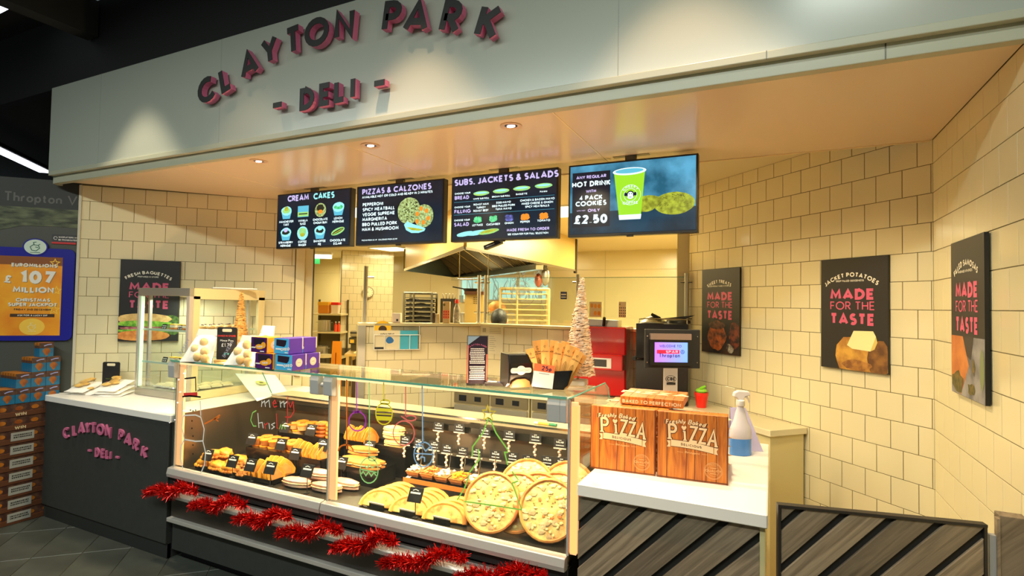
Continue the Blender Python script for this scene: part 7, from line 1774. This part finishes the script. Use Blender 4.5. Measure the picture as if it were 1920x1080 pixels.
b = MB(); b.add([hl(Lc, KC - ZH - .01), hl(N_, KC - ZH - .01), hl(Rc, KC - ZH - .01), hl(P2, KC - ZH - .01)], [(0, 1, 2, 3)]); b.build('roof', M_dsteel, t)

# ------------------------------------------------------------------ things behind and on the partition
# trolley of black trays
def at(px, py, t_): return atd(px, py, t_)
def rackobj(px0, px1, py0, py1, dep, label, m_, n, trays=True, rz=YAW, name='tray_rack'):
    A = at((px0 + px1) / 2, py0, dep); k = dep / FPX; w_ = (px1 - px0) * k / 2; h_ = A.z
    t = thing(name, label, 'rack', (A.x, A.y, 0), rz)
    b = MB()
    for x in (-w_, w_):
        for y in (0, .42): b.box(x - .012, x + .012, y - .012, y + .012, 0, h_)
    b.build('upright', m_, t)
    b = MB()
    for y in (0, .42): b.tube([(-w_, y, h_ - .0), (w_, y, h_ - .0)], .014, 8)
    b.tube([(-w_ * .3, 0, 0), (-w_ * .3, 0, h_)], .012, 6); b.build('top_bar', m_, t)
    zt = h_ - .06; step = (h_ - (1.30)) / n
    for i in range(n + 6):
        z = zt - step * i
        if z < .2: break
        b = MB(); b.box(-w_, -w_ * .84, 0, .42, z, z + .006); b.box(w_ * .84, w_, 0, .42, z, z + .006); b.box(-w_, w_, -.006, .004, z - .006, z + .006); b.box(-w_, w_, .416, .424, z - .006, z + .006); b.build('shelf', m_, t)
    return t, w_, h_, step
M_rk = mat('rack_dark', (84, 80, 66), .4, metal=.5); M_rk2 = mat('rack_tan', (214, 190, 130), .4, metal=.2)
t, w_, h_, st = rackobj(758, 810, 549, 607, 6.6, 'dark wire rack of black baking trays behind the left run of the partition', M_rk, 7)
random.seed(9)
for i in range(6):
    q = thing('baking_tray', 'black baking tray in the dark wire rack, %s from the top' % ORD[i], 'baking tray', (t.location.x, t.location.y, h_ - .06 - st * (i + 1) + .0065), YAW, 'baking trays in the rack')
    b = MB(); b.hexa([(-w_ * .87, .02, 0), (w_ * .87, .02, 0), (w_ * .87, .38, 0), (-w_ * .87, .38, 0)], [(-w_ * .9, .015, .028), (w_ * .9, .015, .028), (w_ * .9, .39, .028), (-w_ * .9, .39, .028)]); b.build('tray', M_blackm, q)
    b = MB(); b.ball((-w_ * .4 + .08 * (i % 3), .10, .026), .07, .05, .012, 9, .25, 4); b.build('contents', M_dsteel, q)
t, w_, h_, st = rackobj(938, 1030, 541, 607, 6.5, 'tall pale bread trolley with tray runners behind the etched glass screen', M_rk2, 7, name='bread_trolley')
# person bending behind the partition: only the crown of the head shows
def person(px, dep, ztop):
    A = at(px, 590, dep); t = thing('person', 'person with dark hair bending behind the partition, only the head showing', 'person', (A.x, A.y, 0), YAW + rad(-12))
    me = bpy.data.meshes.new('body'); z = ztop
    V = [(0, 0, .88), (0, .03, 1.10), (0, .10, z - .22), (0, .15, z - .16), (-.16, .10, z - .24), (.16, .10, z - .24), (-.24, .14, 1.02), (.24, .14, 1.02), (-.20, .30, .92), (.20, .30, .92), (-.10, 0, .82), (.10, 0, .82), (-.11, .04, .46), (.11, .04, .46), (-.11, 0, .08), (.11, 0, .08), (-.11, .14, .04), (.11, .14, .04)]
    E_ = [(0, 1), (1, 2), (2, 3), (2, 4), (2, 5), (4, 6), (5, 7), (6, 8), (7, 9), (0, 10), (0, 11), (10, 12), (11, 13), (12, 14), (13, 15), (14, 16), (15, 17)]
    R_ = [.15, .15, .13, .055, .08, .08, .05, .05, .035, .035, .10, .10, .07, .07, .045, .045, .035, .035]
    me.from_pydata(V, E_, []); o = bpy.data.objects.new('body', me); COL.objects.link(o); o.parent = t
    sm_ = o.modifiers.new('skin', 'SKIN'); o.modifiers.new('sub', 'SUBSURF').levels = 2
    for i, r_ in enumerate(R_): me.skin_vertices[0].data[i].radius = (r_, r_ * .8)
    me.skin_vertices[0].data[0].use_root = True; me.materials.append(mat('white_overall', (226, 220, 200), .7))
    b = MB(); b.ball((0, .16, z - .115), .078, .098, .115, 18, 0, 12); b.ball((0, .262, z - .125), .012, .018, .018, 8, 0, 6); b.ball((-.08, .16, z - .12), .012, .02, .03, 8, 0, 6); b.ball((.08, .16, z - .12), .012, .02, .03, 8, 0, 6); b.build('head', mat('skin', (214, 150, 120), .5), t, smooth=True)
    b = MB(); b.ball((0, .14, z - .09), .088, .102, .105, 18, .0, 10); b.build('hair', mat('dark_hair', (38, 34, 28), .5, bump=.4, bscale=90), t, smooth=True)
    b = MB(); b.ball((-.028, .252, z - .115), .008, .005, .005, 8, 0, 5); b.ball((.028, .252, z - .115), .008, .005, .005, 8, 0, 5); b.build('eyes', M_blackm, t, smooth=True)
    b = MB(); b.ball((0, .250, z - .175), .022, .008, .005, 8, 0, 5); b.build('mouth', mat('lips', (170, 90, 84), .5), t, smooth=True)
    for sx in (-1, 1):
        b = MB(); hx = sx * .20; b.ball((hx, .335, .915), .034, .045, .016, 10, 0, 6)
        for k in range(4): b.tube([(hx - .026 + .017 * k, .36, .915), (hx - .028 + .018 * k, .41 + .004 * (2 - abs(k - 1.5)), .905), (hx - .028 + .018 * k, .43, .885)], .008, 6)
        b.tube([(hx - sx * .03, .33, .915), (hx - sx * .055, .36, .905), (hx - sx * .06, .385, .9)], .0095, 6); b.build('hand', mat('skin', (214, 150, 120), .5), t, smooth=True)
person(930, 5.55, at(930, 581, 5.55).z)
# bread basket behind
A = at(932, 575, 7.6); t = thing('bread_basket', 'brown basket of loaves on a shelf behind the etched glass screen', 'basket', (A.x, A.y, A.z - .06), YAW)
b = MB(); b.ball((0, 0, .05), .12, .09, .09, 14, .05, 6); b.build('loaf', mat('loaf_brown', (190, 120, 40), .6, alt=(220, 160, 80), vscale=12), t, smooth=True)
b = MB(); b.box(-.15, .15, -.1, .1, -.03, 0); b.build('board', mat('pale_wood', (222, 170, 96), .5), t)
t2b = thing('kitchen_shelf', 'steel work table carrying the bread basket behind the partition', 'table', (A.x, A.y, 0), YAW)
b = MB(); b.box(-.5, .25, -.2, .3, A.z - .12, A.z - .092); b.build('top', M_steel, t2b)
b = MB()
for x in (-.48, .23):
    for y in (-.18, .28): b.box(x - .015, x + .015, y - .015, y + .015, 0, A.z - .12)
b.build('legs', M_steel, t2b)
# oven with vents
A = at(890, 552, 6.0); k_ = 6.0 / FPX; t = thing('pizza_oven', 'tan metal oven with vent slots behind the close pair of screen posts', 'oven', (A.x, A.y, 0), YAW)
b = MB(); b.box(-19 * k_, 15 * k_, .05, .35, .85, A.z); b.build('body', mat('oven_tan', (196, 166, 96), .4, metal=.4), t)
b = MB(); b.box(-20 * k_, 16 * k_, .03, .35, A.z, A.z + .035); b.build('hot_top', mat('oven_brown', (84, 48, 24), .5), t)
b = MB()
for i in range(3):
    for j in range(4): b.box((-3 + i * 5) * k_, (.6 + i * 5) * k_, .047, .05, A.z - (6 + j * 3.6) * k_, A.z - (4.8 + j * 3.6) * k_)
b.build('vent_slots', M_blackm, t)
b = MB(); b.box(-21 * k_, 15 * k_, .06, .33, .10, .85); b.build('stand', M_steel, t); b = MB(); b.box(-.1, .1, .1, .3, 0, .10); b.build('foot', M_dsteel, t)
q = thing('frying_pan', 'dark frying pan lying on the tan kitchen oven', 'pan', (A.x - .10, A.y - .02 + .1, A.z + .037), YAW)
b = MB(); b.lathe([(.07, 0), (.09, .03), (.085, .03), (.066, .006)], n=18); b.build('pan', M_blackm, q, smooth=True); b = MB(); b.tube([(-.08, 0, .026), (-.20, -.02, .045)], .008, 6); b.build('handle', M_blackm, q)
# bits standing on the partition cap (left run), x along cap
capd = -d45
def oncap(px):
    # point on the cap of the angled run under pixel px
    o_ = Vector((-2.47, 4.50, 1.374)) + Vector((-S2, S2, 0)) * .05
    d = ray(px, 606); n = Vector((S2, -S2, 0)); s2_ = (o_ - CAM).dot(n) / d.dot(n); P_ = CAM + d * s2_; return Vector((P_.x, P_.y, 1.374))
def smallbox(px, wpx, hpx, label, m_, name='carton', cat='carton', extra=None):
    P_ = oncap(px); k = sc(P_); t = thing(name, label, cat, P_, YAW)
    b = MB(); b.cbox(-wpx * k / 2, wpx * k / 2, -.03, .03, 0, hpx * k, .003); b.build('box', m_, t)
    if extra: extra(t, k)
    return t
def dots(t, k):
    b = MB(); b.box(-6 * k, 6 * k, -.0308, -.030, 8 * k, 24 * k); b.build('orange_panel', mat('coral_panel', (250, 150, 110), .5), t)
    b = MB()
    for i in range(3):
        for j in range(3): b.flat(ell((-4.2 + 4.2 * i) * k, (11 + 5 * j) * k, 1.4 * k, 1.5 * k, 10), (0,-.0308,0), d=.0004)
    b.build('red_dots', mat('dot_red', (220, 60, 40), .5), t)
    b = MB(); b.flat(ell(-4 * k, 34 * k, 2.2 * k, 2.6 * k, 12), (0,-.0304,0), d=.0004); b.build('badge', mat('badge_olive', (120, 110, 40), .5), t)
def dslot(t, k): b = MB(); b.box(0, 4 * k, -.0306, -.030, 3 * k, 7 * k); b.build('slot', M_blackm, t)
smallbox(744, 16, 18, 'small cream box at the left end of the partition cap', M_cream, extra=dslot)
smallbox(837, 13, 40, 'tall cream carton with orange panel and red dots on the partition cap', mat('carton_tan', (226, 200, 150), .5), extra=dots)
smallbox(820, 8, 17, 'little cream tub left of the dotted carton on the partition', mat('tub_cream', (226, 208, 166), .5))
smallbox(813, 5, 19, 'thin dark folder on the partition left of the cream tub', mat('folder_brown', (70, 54, 36), .6))
P_ = oncap(856); k = sc(P_); t = thing('squash_bottle', 'clear bottle with a red cap and patterned label on the partition cap', 'bottle', P_, YAW)
b = MB(); b.lathe([(6 * k, 0), (6.4 * k, 2 * k), (6.2 * k, 22 * k), (5.6 * k, 28 * k), (2.4 * k, 35 * k), (2.2 * k, 38 * k)], n=18); b.build('bottle', mat('bottle_clear', (214, 206, 190), .15, spec=.8, alt=(150, 150, 140), vscale=30), t, smooth=True)
b = MB(); b.lathe([(6.5 * k, 2 * k), (6.5 * k, 12 * k)], n=18); b.build('label', mat('bottle_label', (150, 150, 140), .5, alt=(230, 226, 214), vscale=60), t, smooth=True)
b = MB(); b.lathe([(3.4 * k, 37 * k), (3.6 * k, 43 * k), (3 * k, 44 * k)], n=14); b.build('cap', mat('cap_red', (240, 60, 40), .4), t, smooth=True)
# grey box of utensils behind the bottle
A = at(842, 560, 5.4); t = thing('utensil_box', 'grey box of metal utensils behind the dotted carton', 'box', (A.x, A.y, 0), YAW)
b = MB(); b.box(-.085, .07, 0, .2, .9, A.z); b.build('box', M_dsteel, t); b = MB()
for i in range(5): b.tube([(-.06 + .028 * i, .05, A.z), (-.07 + .034 * i, .04, A.z + .05)], .006, 5)
b.build('utensils', M_steel, t); b = MB(); b.box(-.07, .06, .02, .18, 0, .9); b.build('stand', M_steel, t)
# hanging utensils under the hood at the window
M_ut = mat('utensil_bluegrey', (140, 156, 156), .35, metal=.6); n_ = 0
A = at(888, 530, 6.8); rh = Vector((_cy, _sy, 0)); o_ = A - N_
b = MB(); b.tube([tuple(o_ - rh * .20 + Vector((0, 0, .04))), tuple(o_ + rh * .20 + Vector((0, 0, .04)))], .008, 8)
for x in (-.18, .18):
    q0 = o_ + rh * x; b.tube([(q0.x, q0.y, q0.z + .04), (q0.x, q0.y, .22)], .006, 6)
b.build('utensil_rail', M_steel, hood_t)
for i in range(5):
    q = thing('hanging_utensil', 'thin steel utensil hanging from the rail under the hood, %s from the left' % ORD[i], 'utensil', A + Vector((_cy, _sy, 0)) * (-.15 + .07 * i), YAW, 'utensils on the rail')
    b = MB(); b.tube([(0, 0, .036), (0, 0, -.16)], .004, 6); b.build('handle', M_ut, q); b = MB()
    if i % 2: b.ball((0, 0, -.19), .026, .02, .04, 8, 0, 5)
    else: b.box(-.025, .025, -.003, .003, -.25, -.16)
    b.build('head', M_ut, q)
# steam outlet spoon bunch at the right of the window
A = at(1015, 530, 7.0); q = thing('hanging_ladles', 'copper and steel ladles hanging at the right edge of the hood', 'utensil', A, YAW)
b = MB(); b.ball((-.04, 0, .03), .05, .03, .09, 10, .05); b.build('copper_bowl', mat('copper', (200, 120, 100), .3, metal=.7), q, smooth=True); b = MB(); b.ball((.05, 0, .08), .055, .03, .12, 10, .05); b.build('steel_bowl', M_steel, q, smooth=True)
b = MB(); b.tube([(0, 0, -.05), (.01, 0, -.28), (.06, 0, -.38)], .006, 6); b.tube([(.06, 0, .1), (.02, 0, .14)], .008, 6); b.build('handle', M_ut, q)
# ------------------------------------------------------------------ pillar, clock, prep table, pantry
def onpil(px, py, off=0):
    o_ = Vector((-7.15, 7.67, 0)); n = Vector((S2, -S2, 0)); d = ray(px, py); s2_ = ((o_ - CAM).dot(n) + off) / d.dot(n); return CAM + d * s2_
P_ = onpil(690, 548, .01); k = sc(P_)
t = thing('wall_clock', 'round white wall clock on the tiled pillar', 'clock', P_, rad(45)); r_ = 10.5 * k
b = MB(); b.prism(ell(0, 0, r_, r_, 30), (0,0,0), (1,0,0), (0,0,1), (0,-1,0), 0, .03); b.build('rim', mat('clock_grey', (130, 122, 96), .4), t)
b = MB(); b.prism(ell(0, 0, r_ * .86, r_ * .86, 30), (0,0,0), (1,0,0), (0,0,1), (0,-1,0), .03, .032); b.build('dial', mat('clock_face', (232, 222, 186), .5), t)
b = MB()
for i in range(12):
    a = 2 * PI * i / 12
    for q in stroke_quads([(r_ * .66 * math.sin(a), r_ * .66 * math.cos(a)), (r_ * .78 * math.sin(a), r_ * .78 * math.cos(a))], .010): b.flat([(v_.x, v_.y) for v_ in q], d=.0325)
b.build('hour_marks', M_blackm, t)
for nm_, a, l_ in (('hour_hand', -60, .42), ('minute_hand', -100, .62)):
    b = MB()
    for q in stroke_quads([(0, 0), (r_ * l_ * math.sin(rad(a)), r_ * l_ * math.cos(rad(a)))], .012): b.flat([(v_.x, v_.y) for v_ in q], d=.033)
    b.build(nm_, M_blackm, t)
b = MB(); b.tube([(0, -.02, -r_), (0, -.01, -r_ - .05)], .006, 5); b.build('cord', M_blackm, t)
# prep table
A = at(684, 664, 7.6); k = 7.6 / FPX
t = thing('prep_table', 'steel prep table with a cutting board in front of the tiled pillar', 'table', (A.x, A.y, 0), YAW)
zt = A.z; M_tb = mat('table_brass', (206, 176, 110), .35, metal=.5)
b = MB(); b.hexa([(-.27, -.05, zt - .03), (.45, -.05, zt - .03), (.45, .75, zt - .03), (-.42, .75, zt - .03)], [(-.27, -.05, zt), (.45, -.05, zt), (.45, .75, zt), (-.42, .75, zt)]); b.build('top', M_tb, t)
for x, y in ((-.23, -.02), (.42, -.02), (-.36, .70), (.42, .70)): MB().box(x - .02, x + .02, y - .02, y + .02, 0, zt - .03).build('leg', M_tb, t)
b = MB(); b.box(-.2, .4, .1, .7, .12, zt - .10); b.build('under_shelf_bins', mat('bin_dark', (70, 50, 26), .5), t)
q = thing('cutting_board', 'pale cutting board on the front of the prep table', 'board', (A.x, A.y, zt + .001), YAW); b = MB(); b.cbox(-.16, .42, .0, .22, 0, .025, .004); b.build('board', mat('board_cream', (226, 210, 160), .5), q)
q = thing('food_parcels', 'crumpled pale wrapping heaped on the prep table', 'wrapping', (A.x, A.y, zt + .001), YAW); b = MB(); random.seed(3)
for i in range(8): b.ball((-.06 + .07 * i, .32 + .03 * (i % 3), .045), .075, .06, .04, 9, .3, 4)
b.build('wrapping', mat('wrap_cream', (222, 204, 146), .6, alt=(170, 150, 96), vscale=12), q)
q = thing('contact_grill', 'steel contact grill with a raised lid on the prep table by the pillar', 'grill', at(674, 640, 8.05), YAW); q.location.z = zt
b = MB(); b.cbox(-.16, .16, 0, .25, .10, .20, .01); b.build('body', M_dsteel, q); b = MB(); b.cbox(-.15, .15, .02, .24, .205, .30, .015); b.build('lid', M_steel, q); b = MB(); b.tube([(-.13, -.03, .27), (.13, -.03, .27)], .012, 8); b.build('handle', M_blackm, q)
b = MB(); b.box(-.14, -.08, -.004, 0, .12, .17); b.box(.02, .14, -.004, 0, .125, .17); b.build('controls', mat('panel_gold', (220, 180, 60), .4), q); b = MB(); b.ball((-.03, -.006, .145), .022, .01, .022, 8); b.build('knob', M_blackm, q); b = MB(); b.box(-.14, .14, .04, .2, .001, .10); b.build('stand', M_dsteel, q)
# wet floor sign
A = at(631, 640, 8.7); q = thing('floor_sign', 'orange wet floor sign leaning on the pillar', 'sign', (A.x, A.y, 0), YAW); k = 8.7 / FPX
b = MB(); b.hexa([(-.10, -.02, 0), (.10, -.02, 0), (.10, .0, 0), (-.10, .0, 0)], [(-.07, .02, A.z), (.07, .02, A.z), (.07, .04, A.z), (-.07, .04, A.z)]); b.build('board', mat('sign_orange', (240, 150, 20), .5), q)
b = MB(); b.box(-.008, .008, -.022, -.016, A.z - .45, A.z - .18)
for qd in stroke_quads([(-.05, A.z - .52), (0, A.z - .46), (.05, A.z - .52)], .016): b.flat([(v_.x, v_.y) for v_ in qd], d=.024)
b.build('symbol', mat('sign_brown', (150, 60, 10), .5), q)
# pantry shelving
A = at(612, 588, 9.6); k = 9.6 / FPX; t = thing('pantry_shelves', 'cream pantry shelving with pots seen through the doorway', 'shelving', (A.x, A.y, 0), YAW)
zs = [at(612, y, 9.6).z for y in (588, 622, 670)]
for z in zs: MB().box(-.28, .26, 0, .45, z - .03, z).build('shelf', M_cap, t)
for x in (-.275, .25): MB().box(x - .012, x + .012, .40, .45, 0, zs[0] + .25).build('upright', M_rk, t)
b = MB(); b.box(-.28, .26, .44, .45, .1, zs[0] - .03); b.build('back_panel', mat('pantry_brown', (96, 84, 50), .6), t)
def onsh(px, zi, y=.12): P_ = at(px, 600, 9.6); v = Vector((P_.x, P_.y, zs[zi] + .002)); n = Vector((-math.sin(YAW), math.cos(YAW), 0)); return v + n * y
q = thing('storage_tub', 'orange storage tub on the top pantry shelf', 'tub', onsh(604, 0), YAW); b = MB(); b.cbox(-.095, .095, -.08, .08, 0, .20, .01); b.build('tub', mat('tub_orange', (210, 130, 20), .5), q); b = MB(); b.cbox(-.1, .1, -.085, .085, .14, .205, .006); b.build('lid', mat('tub_yellow', (226, 168, 30), .5), q)
q = thing('storage_tub', 'white storage tub with a red lid on the top pantry shelf', 'tub', onsh(625, 0), YAW); b = MB(); b.hexa([(-.055, -.055, 0), (.055, -.055, 0), (.055, .055, 0), (-.055, .055, 0)], [(-.066, -.066, .15), (.066, -.066, .15), (.066, .066, .15), (-.066, .066, .15)]); b.build('tub', M_cream, q); b = MB(); b.cbox(-.07, .07, -.07, .07, .15, .20, .01); b.build('lid', mat('lid_red', (220, 30, 20), .4), q)
for i, (px, zi, r_, h_, l) in enumerate(((604, 1, .11, .20, 'large steel pot on the middle pantry shelf'), (600, 2, .11, .19, 'large steel pot on the lowest pantry shelf, left'), (632, 2, .06, .21, 'tall steel pot on the lowest pantry shelf, right'))):
    q = thing('cooking_pot', l, 'pot', onsh(px, zi), YAW); b = MB(); b.lathe([(r_ * .95, 0), (r_, .01), (r_, h_), (r_ * 1.04, h_), (r_ * .96, h_ - .005)], n=22); po_ = b.build('pot', M_steel, q, smooth=True)
    for sx in (-1, 1): MB().tube([(sx * r_, -.03, h_ * .8), (sx * (r_ + .03), -.02, h_ * .8), (sx * (r_ + .03), .02, h_ * .8), (sx * r_, .03, h_ * .8)], .006, 6).build('handle', M_steel, po_)
for i, px in enumerate((628, 633)):
    q = thing('sauce_bottle', 'red sauce bottle on the middle pantry shelf, %s one' % ('left', 'right')[i], 'bottle', onsh(px, 1, .05 + .03 * i), YAW); b = MB(); b.lathe([(.028, 0), (.03, .11), (.012, .14), (.01, .16)], n=12); b.build('bottle', mat('sauce_red', (214, 70, 24), .4), q, smooth=True); MB().lathe([(.013, .16), (.011, .18)], n=10).build('cap', M_paper, q)
# floor bins below the shelving
q = thing('bin', 'steel bin with a cream lid on the pantry floor', 'bin', onsh(622, 2, -.35), YAW); q.location.z = 0
hb = at(622, 664, 9.3).z; b = MB(); b.lathe([(.10, .0), (.12, hb - .05)], n=20); b.build('bin', M_dsteel, q, smooth=True); b = MB(); b.lathe([(.13, hb - .05), (.13, hb)], n=20); b.build('lid', M_cap, q, smooth=True)
